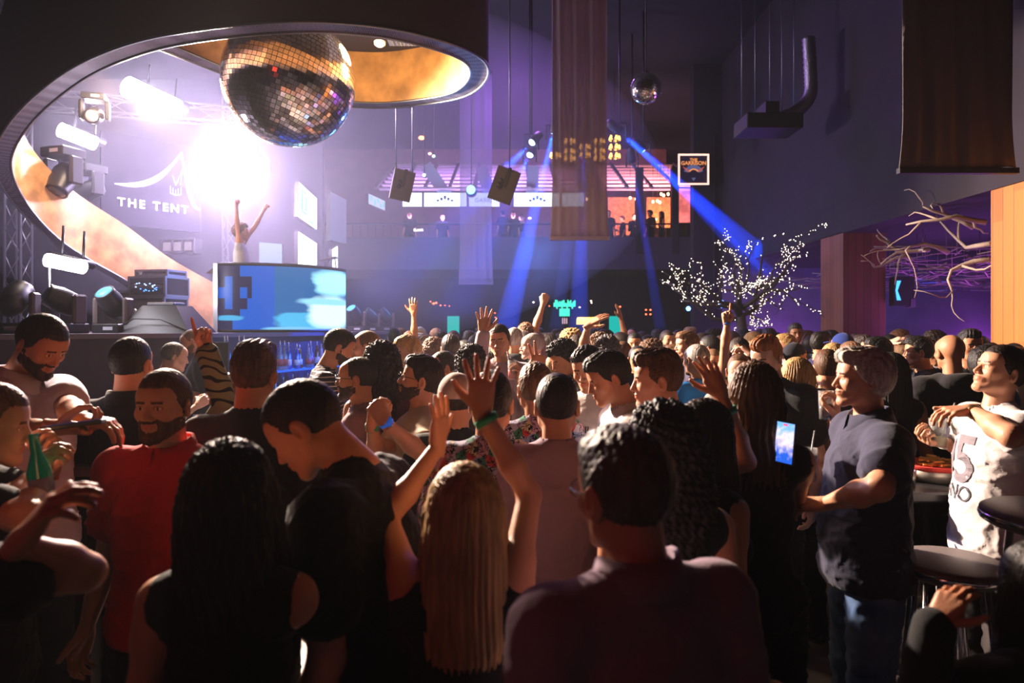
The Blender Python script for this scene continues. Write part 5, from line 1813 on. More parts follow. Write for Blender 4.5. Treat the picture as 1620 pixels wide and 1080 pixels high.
for (px, py, Y, s_, lab) in ((1142, 481, 12.5, .07, 'bright blue spot lamp below the fairy light tree'), (1089, 488, 15, .05, 'small blue spot lamp on the dark wall left of the tree'), (745, 300, 14, .09, 'round cyan glowing lamp by the tilted speaker'),
                             (671, 277, 12, .03, 'small pale lamp on a hanging fixture right of the first speaker'), (686, 247, 13, .03, 'small white lamp under the ceiling near the speaker chains')):
    o_ = empty('spot_lamp', P(px, py, Y)); tag(o_, lab, 'lamp')
    b = MB(); b.lathe([(s_ * math.sin(PI * k / 10), -s_ * math.cos(PI * k / 10)) for k in range(11)], 14); b.build('glowing_lens', [emis('lens_cyan', (.15, .7, 1), 5) if px == 745 else emis('lens_bl', (.1, .3, 1), 9) if Y < 16 and px > 1000 else emis('lens_pale', (.6, .8, 1), 3)], o_)
    b = MB(); b.lathe([(s_ * 1.0, 0), (s_ * 1.3, s_ * 2.6), (s_ * .6, s_ * 3.2)], 12, 0, Matrix.Rotation(-PI / 2, 4, 'X')); b.build('housing', [M_plastic], o_)
    b = MB(); b.tube([(0, s_ * 1.5, 0), (0, s_ * 1.5, 8 - o_.location.z if py < 400 else .5)], .01, 5); b.build('mount', [M_bm], o_)
# small text lights under the balcony
o_ = text('lit_lettering', 'ELIXIR', .09, P(662, 364, 17.4), (PI / 2, 0, 0), emis('white_text', (.9, .85, 1), 4), None, .003); tag(o_, 'tiny row of lit white letters under the balcony ribbon', 'sign')
ws_ = boxo('bench', (6.2, 12.2, 0), (10.5, 12.8, .45), mat('bench_black', (.015, .015, .02), .6)); tag(ws_, 'low black bench seat by the purple lounge wall', 'bench')

# ------------------------------------------------------------------ lights
WARM = (1, .78, .6)
spot('key_spot', P(330, 215, 8.0), (1.6, 4.4, 1.6), 9500, WARM, 84, .6, .08)  # unseen spot added in mid-air near the ring to light the crowd
spot('key_spot_2', P(235, 165, 8.6), (-.6, 2.6, 1.5), 1500, (1, .7, .55), 60, .5, .1)
point('lamp_glow', P(368, 272, 11.3), 1350, (.74, .56, 1), .15)
point('lamp_glow_2', P(240, 152, 9.6), 55, (.85, .78, 1), .1)
point('lamp_glow_3', P(122, 216, 9.4), 50, (.85, .8, 1), .1)
point('lamp_glow_4', P(105, 419, 7.55), 25, (.9, .85, 1), .08)
area('bar_blue', (-2.2, 8.6, 1.75), (-3.0, 9.0, 1.2), 14, (.1, .3, 1), 1.6, .3)
point('ring_fill', P(500, 110, 6.6) + Vector((.5, 0, .25)), 45, (1, .66, .3), .15)  # this and the next: unseen point lights added to brighten the gold lining
point('ring_fill_2', P(650, 95, 6.6), 26, (1, .66, .3), .15)
area('ramp_fill', (-5.0, 8.6, 5.0), (-6.6, 9.2, 3.2), 70, (1, .7, .5), .5)  # unseen area light added to brighten the gold ramp
area('red_fill', (-2.5, -1.0, 3.6), (0, 4, 1.3), 6, (1, .06, .03), 1.2)
area('purple_fill', (.5, 13.5, 7.4), (-.5, 12, 1), 170, (.45, .15, 1), 1.5)  # unseen violet area light added to tint the central haze
area('lounge_blue', (7.9, 13.2, 3.2), (7.9, 15.6, 1.4), 22, (.04, .08, 1), .8)
for i, (px, Y, e, c) in enumerate(((1232, 15.58, 34, (.5, .1, 1)), (1164, 15.58, 16, (.35, .1, 1)), (1548, 15.58, 44, (.5, .08, 1)))):
    x = (px - 810) * Y / 1080
    area('purple_uplight', (x, Y - .3, .9), (x, Y, 2.4), e, c, .25)
area('raft_fill', (6.9, 9.6, 1.6), (6.9, 10.0, 3.2), 100, (.55, .12, 1), 2.0)  # unseen area light added amid the crowd to turn the raft purple
point('driftwood_light', (5.75, 7.2, 2.3), 8, (1, .45, .5), .1)
point('balcony_orange', P(1045, 345, 20.8), 60, (1, .35, .08), .15)
point('balcony_orange_2', P(985, 345, 20.6), 18, (1, .3, .15), .15)
point('balcony_pink', P(1090, 345, 20.6), 26, (1, .4, .5), .15)
area('pergola_light', (-.8, BY + 1.0, zf + 1.0), (-.8, BY + 1.6, 7), 330, (.5, .3, 1), 5, .6)
area('pergola_light_2', (3.6, BY + .8, zf + 1.2), (3.6, BY + 1.6, 7), 150, (1, .35, .4), 2, .6)
point('far_crowd_blue', (0.5, 13, 3.4), 150, (.1, .3, 1), .3)
point('far_crowd_blue_2', (-1.5, 16, 3.4), 120, (.1, .4, 1), .3)
# blue moving beams: lamp pixel, target pixel
M_haze = bpy.data.materials.new('beam_haze'); M_haze.use_nodes = True
nt = M_haze.node_tree; nt.nodes.remove(nt.nodes['Principled BSDF'])
v_ = nt.nodes.new('ShaderNodeVolumeScatter'); v_.inputs['Color'].default_value = (.4, .55, 1, 1); v_.inputs['Density'].default_value = .22; v_.inputs['Anisotropy'].default_value = 0  # blue of the beams partly put into the scatter colour
nt.links.new(v_.outputs[0], nt.nodes['Material Output'].inputs['Volume'])
for i, (ax_, ay_, aY, bx_, by_, bY, e, wd_) in enumerate(((980, 208, 12.5, 1226, 425, 13.4, 18000, .24), (1018, 238, 13, 1200, 430, 13.5, 6000, .14), (875, 211, 12.5, 800, 520, 14, 12000, .26), (925, 208, 13, 915, 520, 16, 8000, .25),
                                                    (841, 226, 12, 795, 272, 11.6, 5000, .08), (838, 246, 12.4, 812, 300, 12, 4000, .08), (925, 184, 13.5, 880, 520, 17, 4000, .2), (1000, 255, 14, 1045, 520, 17, 3000, .16))):
    a, c = P(ax_, ay_, aY), P(bx_, by_, bY)
    d = (c - a).normalized()
    spot('blue_beam_light', a + d * .03, c, e * 1.8, (.004, .065, 1), 2 * math.degrees(math.atan(wd_ / (c - a).length)) * 1.1, .2, .04)
    b = MB(); b.lathe([(.045, .05), (.045 + (wd_ - .045) * .99, (c - a).length)], 20, 0, cyl_m(a, c)); o_ = b.build('beam_haze', [M_haze]); tag(o_, None, None, None, 'stuff')  # denser haze cone added along the beam so it shows
    M = cyl_m((0, 0, 0), d)
    o_ = empty('beam_fixture', a); tag(o_, ['brightest blue beam lamp right of the centre banner', 'blue beam lamp below and right of the brightest one', 'blue beam lamp at the left edge of the centre banner', 'blue beam lamp seen through the centre banner',
        'blue beam lamp above the tilted speaker', 'smaller blue beam lamp just behind the tilted speaker', 'upper blue lamp seen through the centre banner', 'dim blue beam lamp below the small mirror ball'][i], 'stage light', 'blue beam moving heads')
    b = MB(); b.lathe([(.04, -.3), (.08, -.25), (.09, -.04), (.085, .0), (.07, -.01)], 16, 0, M); b.build('head', [M_plastic], o_)
    b = MB(); b.lathe([(.06, -.012), (.05, .004), (.01, .012)], 14, 0, M); b.build('lens', [M_lens_w], o_)
    b = MB(); b.tube([(-.12, 0, -.12), (-.12, 0, .15), (.12, 0, .15), (.12, 0, -.12)], .015, 5); b.tube([(0, 0, .15), (0, 0, 8 - a.z)], .018, 5); b.build('yoke', [M_bm], o_)

# smoke hanging over the stage
mh = bpy.data.materials.new('stage_smoke'); mh.use_nodes = True
nt = mh.node_tree; nt.nodes.remove(nt.nodes['Principled BSDF'])
v_ = nt.nodes.new('ShaderNodeVolumeScatter'); v_.inputs['Color'].default_value = (.86, .8, 1, 1); v_.inputs['Density'].default_value = .038; v_.inputs['Anisotropy'].default_value = .2
nt.links.new(v_.outputs[0], nt.nodes['Material Output'].inputs['Volume'])
b = MB(); b.lathe([(math.sin(PI * i / 20), -math.cos(PI * i / 20)) for i in range(21)], 40); o_ = b.build('stage_smoke', [mh])
o_.location = (-3.6, 12.2, 4.6); o_.scale = (6.2, 4.0, 3.0); o_['kind'] = 'stuff'
# ------------------------------------------------------------------ crowd: everyone the photo lets one tell apart
BLK = (.014, .014, .018)
NVY = (.018, .02, .045)
M_band_g = mat('band_green', (.02, .3, .12), .5); M_band_b = mat('band_blue', (.03, .15, .6), .5)
M_gold_w = mat('watch_gold', (.7, .5, .2), .3, metal=1)
PP = {}

# --- front row
PP['fg'] = person(985, 676, 1.36, 22, 'man with short grey tapered hair, thin glasses and mauve collared shirt, nearest in front', hair='short', hc='salt', skin='light',
       shirt=('shirt', (.30, .2, .26)), w=1.14, head=(8, -4, 0), glasses='clear')
PP['blond'] = person(735, 728, 1.62, 4, 'blond long haired woman seen from behind raising both open hands', hair='longup', hc='blond', skin='light', sex='f', shirt=('tank', BLK),
       L=(612, 822, 1, 693, 706, 1, 'open', {'tip': (702, 605), 'palm': (-.9, .5, 0)}), R=(838, 782, 1, 762, 652, 1, 'spread', {'tip': (762, 560), 'palm': (.1, 1, .2)}))
band(PP['blond'], 1, M_band_g, at=.86)
PP['longdark'] = person(366, 694, 1.5, 2, 'woman with very long black hair and black top seen from behind at lower left', hair='wavy', hc='black', skin='tan', sex='f', shirt=('dress', (.006, .006, .008)), head=(0, 8, 0),
       R=(470, 905, 1, 512, 905, 1, 'relax', {'dir': (.3, .1, -1), 'palm': (-.3, 1, 0)}))
PP['bend'] = person(483, 611, 1.85, 80, 'man in black tee bending down to the long black haired woman', hair='crop', hc='dark', skin='light', shirt=('tee', (.008, .008, .01)), w=1.1, head=(8, -24, 0), lean=(15, 0),
       R='down', L='down')
PP['redpolo'] = person(258, 584, 2.4, 176, 'bearded man in red polo shirt facing the camera at left', hair='crop', hc='brown', skin='light', shirt=('polo', (.6, .012, .006)), w=1.12, beard=True)
PP['edgeL'] = person(-14, 604, 2.05, -68, 'fair man in black tee cut off at the left edge, holding a green bottle', hair='crop', hc='light', skin='light', shirt=('tee', BLK), w=1.1, head=(0, -8, 0),
       L=(20, 790, -1, 82, 742, 1, 'grip', {'palm': (-.3, -.6, .1), 'dir': (.1, .1, 1)}), R=(40, 815, -1, 60, 770, 1, 'grip', {'palm': (.5, .5, 0), 'dir': (.2, .1, .9)}))
PP['phoneman'] = person(66, 500, 2.85, -98, 'bearded man in white short sleeved shirt looking down at a device in his hands', hair='crop', hc='dark', skin='tan', shirt=('polo', (.82, .76, .88)), beard=True, head=(-6, -30, 0), w=1.1,
       L=(108, 645, -1, 128, 664, -1, 'relax', {'palm': (0, 0, -1), 'wY': 2.45, 'dir': (1, -.1, -.1)}), R=(35, 690, -1, 88, 676, -1, 'grip', {'palm': (.2, .3, .9), 'wY': 2.4, 'dir': (1, .1, -.1)}))
PP['ears'] = person(209, 533, 3.2, -3, 'short haired man in black jacket seen from behind with red lit ears', hair='crop', hc='black', skin='light', shirt=('jacket', BLK), w=1.0)
PP['f9'] = person(404, 541, 2.75, -6, 'brown haired man in black tee seen from behind in front of the bottles', hair='quiff', hc='brown', skin='tan', shirt=('tee', BLK), w=1.08, head=(0, 0, 3))
PP['sleeve'] = person(368, 588, 3.3, 20, 'fair haired woman in olive swirl sleeve pointing one finger up at the bar', hair='long', hc='light', skin='light', sex='f', shirt=('long', 'swirl'),
       L=(356, 640, -1, 326, 552, -1, 'point', {'tip': (313, 500), 'palm': (.6, -.6, 0)}), head=(0, -5, 0))
PP['bar1'] = person(277, 540, 5.8, -60, 'bald man in dark top bending to talk in front of the bar', hair='stubble', hc='salt', skin='pale', shirt=('tee', (.02, .02, .04)), head=(0, -12, 0), L='bent2', R='bent2')
PP['bar2'] = person(302, 521, 6.9, 118, 'bald bearded barman in black leaning towards the other bald man', hair='stubble', hc='light', skin='light', shirt=('tee', (.012, .012, .018)), head=(0, -22, 8), beard=True, L='bent')
PP['stripes'] = person(538, 520, 4.6, -72, 'dark bearded man in navy striped tee leaning by the bottle shelves', hair='crop', hc='dark', skin='light', shirt=('tee', 'stripes'), beard=True, head=(0, -10, 0), lean=(10, 0), w=1.02)
PP['bald1'] = person(578, 521, 5.2, 96, 'bald man without glasses just right of the striped tee man', hair='stubble', hc='light', skin='light', shirt=('tee', (.25, .2, .22)), head=(0, -4, 0))
PP['curlyf'] = person(604, 542, 3.9, 15, 'woman with long dark curly hair seen from behind', hair='longcurly', hc='dark', skin='tan', sex='f', shirt=('tank', (.1, .03, .06)))
PP['glassman'] = person(563, 562, 3.75, 94, 'balding man with clear glasses and dusty pink tee in profile', hair='stubble', hc='dark', skin='tan', shirt=('tee', (.32, .17, .2)), beard=True, glasses='clear', head=(0, 2, 0), w=1.02)
PP['blondman'] = person(645, 530, 5.2, 128, 'blond man with red lit face turned down left', hair='short', hc='blond', skin='pale', shirt=('shirt', (.4, .35, .4)), head=(0, -8, 0))
PP['sunman'] = person(664, 564, 3.55, 98, 'bearded man with sunglasses and beige tee clasping his hands', hair='short', hc='dark', skin='tan', shirt=('tee', (.55, .42, .3)), beard=True, glasses='sun', head=(0, 13, 0), w=1.05,
       L=(672, 722, -1, 610, 668, -1, 'fist', {'tip': (595, 640), 'palm': (-.5, .5, .4)}), R=(598, 720, 0, 588, 672, 0, 'grip', {'tip': (592, 640), 'palm': (.7, -.2, .2), 'wY': 3.15, 'eY': 3.3}))
band(PP['sunman'], -1, mat('watch_face', (.02, .03, .04), .2, emit=(.02, .2, 1), estr=.25), 'wristwatch', .94, .026, .032)
band(PP['sunman'], 1, M_band_g, at=.9)
PP['shaved'] = person(699, 553, 5.0, 116, 'man with shaved dark hair looking left behind the sunglasses man', hair='stubble', hc='dark', skin='tan', shirt=('jacket', (.02, .02, .03)), head=(0, -8, 0))
PP['denimback'] = person(713, 529, 6.1, 10, 'dark haired man in light blue denim shirt seen from behind', hair='short', hc='dark', skin='light', shirt=('shirt', 'denim'))
PP['tall'] = person(790, 512, 5.3, 168, 'tall smiling man in pale pink shirt waving one open hand', hair='crop', hc='dark', skin='light', shirt=('long', (.55, .4, .45)), smile=True, head=(0, -6, 4),
       R=(757, 577, 0, 765, 527, 0, 'spread', {'palm': (0, -1, 0), 'tip': (766, 484), 'eY': 5.2, 'wY': 5.15}), L=(838, 625, 0, 822, 606, -1, 'grip', {'palm': (-1, 0, 0), 'wY': 4.9, 'dir': (0, -.2, 1)}))
PP['greyback'] = person(814, 518, 6.6, -20, 'man with cropped grey hair and black jacket seen from behind the waving tall man', hair='crop', hc='grey', skin='light', shirt=('jacket', BLK), w=1.1)
PP['h23'] = person(829, 524, 7.2, 20, 'dark cropped man beside the grey haired man in black jacket', hair='crop', hc='dark', skin='tan', shirt=('tee', BLK))
PP['baldgl'] = person(841, 525, 6.2, 100, 'bald man with glasses behind the raised peace sign hand', hair='stubble', hc='grey', skin='pale', shirt=('tee', (.4, .35, .35)), glasses='clear')
PP['peace'] = person(847, 574, 3.35, 8, 'man with light brown hair and floral shirt holding up a peace sign', hair='short', hc='light', skin='tan', shirt=('tee', 'floral'),
       R=(863, 648, 1, 853, 590, 1, 'vee', {'tip': (850, 520), 'palm': (0, 1, 0)}))
band(PP['peace'], 1, M_band_b, at=.88)
PP['floral'] = person(777, 588, 2.75, -6, 'dark haired man in busy floral shirt seen from behind', hair='short', hc='dark', skin='tan', shirt=('tee', 'floral'), w=1.05)
PP['capback'] = person(722, 590, 3.2, 6, 'person in backwards beige cap with dark hair seen from behind', hair='capback', hc='dark', skin='tan', shirt=('tee', BLK), extra=((.5, .36, .3),))
PP['curlytop'] = person(746, 548, 4.3, -12, 'person with dark curly hair behind the highest open hand', hair='curly', hc='dark', skin='tan', shirt=('tee', (.05, .03, .03)))
PP['lookdown'] = person(891, 540, 4.9, 120, 'curly black haired man looking down beside a blond woman', hair='curly', hc='black', skin='tan', shirt=('shirt', 'monofloral'), head=(0, -24, 0))
PP['blondhid'] = person(878, 560, 5.4, 0, 'blond long haired woman behind the curly haired man looking down', hair='long', hc='blond', skin='light', sex='f', shirt=('tank', (.2, .2, .2)))
PP['mid26'] = person(881, 590, 2.7, -4, 'man with cropped dark hair and mauve tee seen from behind in the centre', hair='crop', hc='dark', skin='light', shirt=('tee', (.42, .27, .35)), w=1.04)
PP['bowl'] = person(893, 664, 4.4, 0, 'nearly bald man low behind the man in mauve tee', hair='stubble', hc='light', skin='pale', shirt=('tee', (.05, .05, .05)), xyz=((892 - 810) * 4.4 / 1080, 4.4, 1.56))
PP['white1'] = person(930, 547, 3.8, 152, 'dark haired young man in white tee turned towards the camera', hair='short', hc='black', skin='light', shirt=('tee', (.75, .68, .66)), head=(0, -14, 6))
PP['white2'] = person(962, 556, 3.25, 96, 'dark haired young man in white tee looking down in profile', hair='short', hc='black', skin='tan', shirt=('tee', (.8, .72, .7)), head=(0, -20, 0), w=1.04)
PP['profile3'] = person(1038, 554, 2.95, 86, 'young man with brown quiff and grey tee in left profile', hair='quiff', hc='brown', skin='light', shirt=('tee', (.4, .3, .33)), head=(0, -4, 0), w=1.04)
PP['bigdark'] = person(1048, 638, 1.95, 10, 'woman with big dark hair right behind the man in front', hair='longcurly', hc='black', skin='tan', sex='f', shirt=('dress', (.01, .01, .012)))
PP['dark36'] = person(1120, 628, 2.3, -62, 'dark haired woman in right profile with one orange lit hand raised', hair='long', hc='dark', skin='light', sex='f', shirt=('tank', BLK),
       L=(1158, 740, 0, 1152, 655, 0, 'open', {'tip': (1112, 560), 'palm': (-.5, -.6, -.3)}))
band(PP['dark36'], -1, M_band_g, at=.72, r=.036)
PP['wavyf'] = person(1193, 571, 2.55, -8, 'woman with long wavy brown hair filming with a phone', hair='wavy', hc='brown', skin='tan', sex='f', shirt=('tank', BLK),
       R=(1258, 800, 1, 1247, 722, 1, 'grip', {'palm': (-1, .2, 0), 'dir': (0, .1, 1)}), L=(1175, 790, 1, 1226, 742, 1, 'grip', {'palm': (.8, .2, 0), 'dir': (.1, .2, 1)}))
PP['ginger'] = person(1212, 532, 4.1, 130, 'ginger haired man in black tee facing left with red lit face', hair='quiff', hc='ginger', skin='pale', shirt=('tee', BLK), head=(0, -16, 0), w=1.12)
PP['bob'] = person(1260, 565, 4.3, 4, 'blond bobbed woman in dark top seen from behind', hair='bob', hc='blond', skin='tan', sex='f', shirt=('tank', BLK))
PP['greytee'] = person(1308, 552, 4.5, -14, 'man with cropped brown hair and grey tee seen from behind', hair='crop', hc='brown', skin='light', shirt=('tee', (.075, .065, .075)), w=1.02, R='bent')
PP['grey'] = person(1362, 551, 2.85, 82, 'grey haired man in navy polo and blue jeans holding a dark drink', hair='swept', hc='silver', skin='light', shirt=('polo', (.045, .045, .085)), pants='denim', w=1.18, head=(0, 3, 0), sag=.03,
       L=(1392, 772, -1, 1306, 796, 1, 'relax', {'dir': (-1, .3, -.1), 'palm': (0, .3, -1)}), R=(1345, 700, 1, 1322, 664, 1, 'grip', {'palm': (-1, .2, 0), 'dir': (0, 0, 1), 'wY': 3.25}))
PP['bald2'] = person(1502, 527, 4.6, -3, 'bald broad man in black hooded sweatshirt seen from behind', hair='bald', hc='dark', skin='tan', shirt=('hoodie', (.022, .02, .024)), w=1.16)
PP['young'] = person(1535, 522, 5.3, 168, 'dark haired young man facing the camera beside the bald man in hood', hair='quiff', hc='black', skin='tan', shirt=('tee', BLK))
PP['whitetee'] = person(1582, 549, 3.15, 86, 'man in printed white tee and dark trousers with head tilted back at right', hair='crop', hc='dark', skin='light', shirt=('tee', (.85, .78, .78)), pants=(.05, .042, .045), w=1.16, head=(0, 20, 0), sag=.02,
       L=(1600, 690, -1, 1536, 648, 1, 'relax', {'tip': (1506, 650), 'palm': (0, .2, -1)}), R=(1525, 705, 1, 1490, 700, -1, 'grip', {'palm': (-.2, -.3, 1), 'dir': (-1, -.1, .15)}))
band(PP['whitetee'], -1, M_gold_w, 'wristwatch', .88, .018, .034)
band(PP['whitetee'], 1, mat('band_white', (.8, .8, .78), .5), at=.9)
# --- second rank to the right
PP['handhead'] = person(1426, 539, 6.4, -10, 'bald man with dark choker and one hand on his head', hair='stubble', hc='light', skin='pale', shirt=('tee', NVY), L='head')
PP['gl46'] = person(1452, 532, 5.6, 70, 'dark haired man with glasses in left profile near the wall', hair='short', hc='black', skin='tan', shirt=('tee', BLK), glasses='clear')
PP['prof47'] = person(1388, 533, 5.6, 84, 'man with short dark hair in left profile in front of the dark pillar', hair='short', hc='black', skin='light', shirt=('tee', BLK))
PP['dk48'] = person(1408, 556, 4.3, 5, 'woman with long black hair seen from behind next to the grey haired man', hair='long', hc='black', skin='tan', sex='f', shirt=('dress', BLK))
PP['must'] = person(1258, 511, 8.2, 176, 'moustached man in open light denim shirt standing taller by the pillar', hair='short', hc='black', skin='brown', shirt=('shirt', 'denim'))
PP['cap50'] = person(1259, 542, 6.2, -70, 'man in black baseball cap facing right', hair='cap', hc='dark', skin='tan', shirt=('tee', BLK))
PP['m51'] = person(1299, 526, 7.2, -75, 'man with dark hair and purple lit face looking right', hair='quiff', hc='black', skin='tan', shirt=('tee', (.03, .03, .08)))
PP['cap52'] = person(1331, 527, 6.6, 30, 'person in blue cap in front of the dark pillar', hair='cap', hc='dark', skin='tan', shirt=('tee', NVY), extra=((.02, .04, .2),))
PP['bl53'] = person(1317, 542, 6.0, 0, 'short blond haired person behind the man in grey tee', hair='bob', hc='blond', skin='light', sex='f', shirt=('tank', BLK))
PP['bl54'] = person(1347, 541, 5.6, 10, 'light brown haired man behind the grey haired man', hair='short', hc='light', skin='light', shirt=('tee', BLK))
PP['dk55'] = person(1606, 541, 5.6, 170, 'dark skinned bald man at the right edge behind the white tee man', hair='stubble', hc='black', skin='dark', shirt=('shirt', (.5, .5, .5)))
PP['wl'] = person(1568, 541, 6.3, 150, 'person with long dark hair in front of the orange pillar', hair='long', hc='black', skin='tan', sex='f', shirt=('tank', BLK))
# --- centre right
PP['seven'] = person(1101, 542, 5.1, 28, 'dark man with bleached crop and blue jersey with a seven on the back', hair='stubble', hc='grey', skin='brown', shirt=('tee', 'jersey'), w=1.05)
PP['shades'] = person(1086, 524, 6.2, 95, 'light haired man with sunglasses pushed up on his hair', hair='short', hc='light', skin='light', shirt=('tee', (.06, .05, .09)), glasses=None)
PP['bearded'] = person(1056, 522, 8.2, 196, 'bearded man in black tee standing in the middle distance', hair='crop', hc='dark', skin='light', shirt=('tee', BLK), beard=True)
PP['smiler'] = person(1004, 526, 7.4, 168, 'smiling dark bearded man in black tee in the middle distance', hair='crop', hc='black', skin='tan', shirt=('tee', BLK), beard=True, smile=True)
PP['point1'] = person(1170, 533, 5.6, 165, 'long haired woman pointing one bare arm straight up', hair='long', hc='dark', skin='light', sex='f', shirt=('tank', (.4, .15, .1)),
       R=(1147, 545, 0, 1150, 512, 0, 'point', {'palm': (0, -1, 0), 'tip': (1149, 488), 'wY': 5.5, 'eY': 5.5}))
band(PP['point1'], 1, M_band_b, at=.95, r=.03)
PP['sal60'] = person(1170, 558, 4.65, 160, 'man with cropped hair shading his brow beside the wavy haired woman', hair='stubble', hc='brown', skin='pale', shirt=('tee', (.3, .25, .25)), head=(0, -14, 0), L='head')
PP['blond61'] = person(1186, 540, 6.3, 20, 'blond person right behind the ginger man', hair='bob', hc='blond', skin='light', sex='f', shirt=('tank', (.3, .2, .2)))
PP['palmup'] = person(949, 528, 5.7, -15, 'cropped man holding one open hand forward with a green wristband', hair='curly', hc='light', skin='light', shirt=('tee', (.15, .12, .3)),
       L=(922, 552, 0, 930, 516, 0, 'open', {'tip': (953, 499), 'palm': (.4, .6, -1), 'eY': 5.6, 'wY': 5.45}))
PP['afro'] = person(961, 532, 5.5, 10, 'man with tight curly hair seen from behind in the centre right', hair='curly', hc='salt', skin='brown', shirt=('tee', (.03, .02, .05)))
PP['fist'] = person(832, 512, 7.6, 0, 'person raising one fist high behind the peace sign', hair='curly', hc='light', skin='light', shirt=('tee', (.3, .2, .3)),
       R=(846, 520, 0, 854, 497, 0, 'fist', {'palm': (0, 1, 0)}))
PP['farhand'] = person(648, 524, 8.0, 0, 'person far at left raising one bare arm beyond the bar', hair='short', hc='brown', skin='tan', shirt=('tee', (.1, .1, .2)), R=(650, 520, 0, 655, 509, 0, 'open', {'palm': (0, 1, 0)}))
PP['cyan'] = person(664, 517, 9.0, 180, 'person lit cyan beyond the blond man', hair='cap', hc='dark', skin='light', shirt=('tee', (.5, .6, .6)), extra=((.5, .6, .6),))
PP['seated'] = person(606 + 175, 545, 5.9, 20, 'dark haired person between the denim back and the tall waving man', hair='short', hc='black', skin='tan', shirt=('tee', BLK))
PP['whsh'] = person(686, 535, 6.9, -20, 'person with curly hair left of the man in denim shirt', hair='curly', hc='brown', skin='light', shirt=('tee', (.1, .12, .3)))
PP['arm65'] = person(-120, 600, 1.35, -60, 'person mostly outside the left edge with one bent bare arm in view', hair='short', hc='dark', skin='tan', shirt=('tee', (.01, .01, .012)),
       R=(135, 905, 0, 30, 862, 0, 'relax', {'eY': 1.42, 'wY': 1.3, 'tip': (78, 800), 'palm': (1, .5, -.3)}))
PP['lowright'] = person(1650, 850, 1.6, 10, 'person in dark clothes at the lower right corner', hair='long', hc='black', skin='tan', sex='f', shirt=('long', BLK),
       L=(1460, 1080, 1, 1480, 985, 1, 'relax', {'tip': (1520, 925), 'eY': 1.55, 'wY': 1.5}))
# --- performer on the stage
PP['dj'] = person(382, 354, 10.1, -75, 'performer in white vest raising both fists behind the curved booth', hair='curly', hc='light', skin='light', shirt=('tank', (.9, .88, .9)), ymin=SZ, head=(0, 8, 0),
       R=(376, 362, 0, 374, 326, 0, 'fist', {'palm': (1, 0, 0), 'wY': 9.95, 'eY': 10.0}), L=(402, 360, 0, 418, 332, 0, 'fist', {'palm': (1, 0, 0), 'wY': 10.15, 'eY': 10.15}), pants=(.02, .02, .02))

# ------------------------------------------------------------------ the small heads farther back: copies of eight kinds of people
def copy_person(src, loc, rz, sc_, label, group, mats=None):
    c = src.copy(); COL.objects.link(c)
    c.location = loc; c.rotation_euler = (0, 0, rz); c.scale = (sc_, sc_, sc_)
    c['label'] = label; c['group'] = group; c['category'] = 'person'
    for ch in src.children:
        d = ch.copy(); COL.objects.link(d); d.parent = c
        if mats:
            key = d.name.split('.')[0]
            mm = mats.get('skin' if key == 'body' else 'hair' if key in ('hair', 'beard') else 'top' if key in ('t_shirt', 'shirt', 'vest_top', 'dress', 'hoodie', 'collar', 'polo_shirt', 'jacket') else None)
            if mm:
                for s_ in d.material_slots: s_.link = 'OBJECT'; s_.material = mm
    return c
# (px, top, Y, facing, hair, hair colour, sex, top colour, arms, label)
far = []
rf = random.Random(21)
KINDS = [('crop', 'm', 'tee', 'down', 'down'), ('short', 'm', 'tee', 'bent', 'down'), ('long', 'f', 'tank', 'down', 'bent2'), ('quiff', 'm', 'shirt', 'bent2', 'down'),
         ('curly', 'm', 'tee', 'down', 'bent'), ('bob', 'f', 'long', 'bent', 'bent2'), ('stubble', 'm', 'polo', 'down', 'down'), ('crop', 'm', 'tee', 'up', 'down')]
HN = {'crop': 'cropped', 'short': 'short', 'long': 'long', 'quiff': 'swept up', 'curly': 'curly', 'bob': 'bobbed', 'stubble': 'shaved'}
FP = [(648, 538, 7.6), (672, 530, 8.6), (700, 526, 9.4), (718, 522, 10.2), (733, 536, 7.4), (742, 524, 9.8), (756, 528, 8.8), (775, 522, 11.5), (800, 524, 9.6), (818, 540, 7.8), (866, 528, 7.6),
      (880, 520, 10.6), (873, 537, 6.9), (893, 526, 9.3), (905, 521, 8.6), (912, 529, 7.4), (924, 524, 10.4), (938, 521, 11.6), (958, 521, 9.0), (968, 526, 10.2), (980, 525, 8.4), (986, 538, 6.6), (1016, 524, 10.5),
      (1025, 531, 8.8), (1032, 538, 7.0), (1040, 522, 11.4), (1050, 534, 7.8), (1068, 526, 9.4), (1075, 521, 10.8), (1110, 526, 8.2), (1122, 530, 7.2), (1130, 521, 10.0), (1140, 530, 8.4), (1158, 524, 9.4), (1176, 520, 9.8), (1190, 524, 8.8),
      (1203, 519, 10.4), (1216, 520, 8.8), (1228, 524, 9.6), (1242, 528, 8.4), (1276, 524, 9.3), (1286, 530, 8.0), (1313, 524, 9.0), (1352, 526, 8.0), (1364, 531, 7.0), (1404, 528, 7.6), (1424, 521, 8.6), (1440, 528, 7.2),
      (1470, 536, 7.0), (1478, 524, 8.0), (1487, 541, 6.0), (1552, 531, 7.2), (1556, 546, 5.0), (1517, 531, 7.4), (624, 520, 10.0), (636, 519, 11.0), (690, 519, 12.0), (760, 519, 12.5), (850, 519, 12.0), (948, 518, 12.5), (1000, 518, 12.0), (1092, 518, 12.4), (1010, 545, 5.9), (1066, 545, 6.3), (1128, 552, 6.0)]
protos = {}
TOPS = [('black', BLK), ('black', BLK), ('black', BLK), ('navy', NVY), ('grey', (.12, .11, .12)), ('white', (.6, .58, .6)), ('dark red', (.15, .02, .02)), ('blue', (.03, .08, .3)), ('pale', (.4, .32, .3))]
SK = ['light', 'tan', 'light', 'brown', 'tan', 'pale']; HC = ['black', 'dark', 'brown', 'dark', 'light', 'black', 'blond', 'dark']
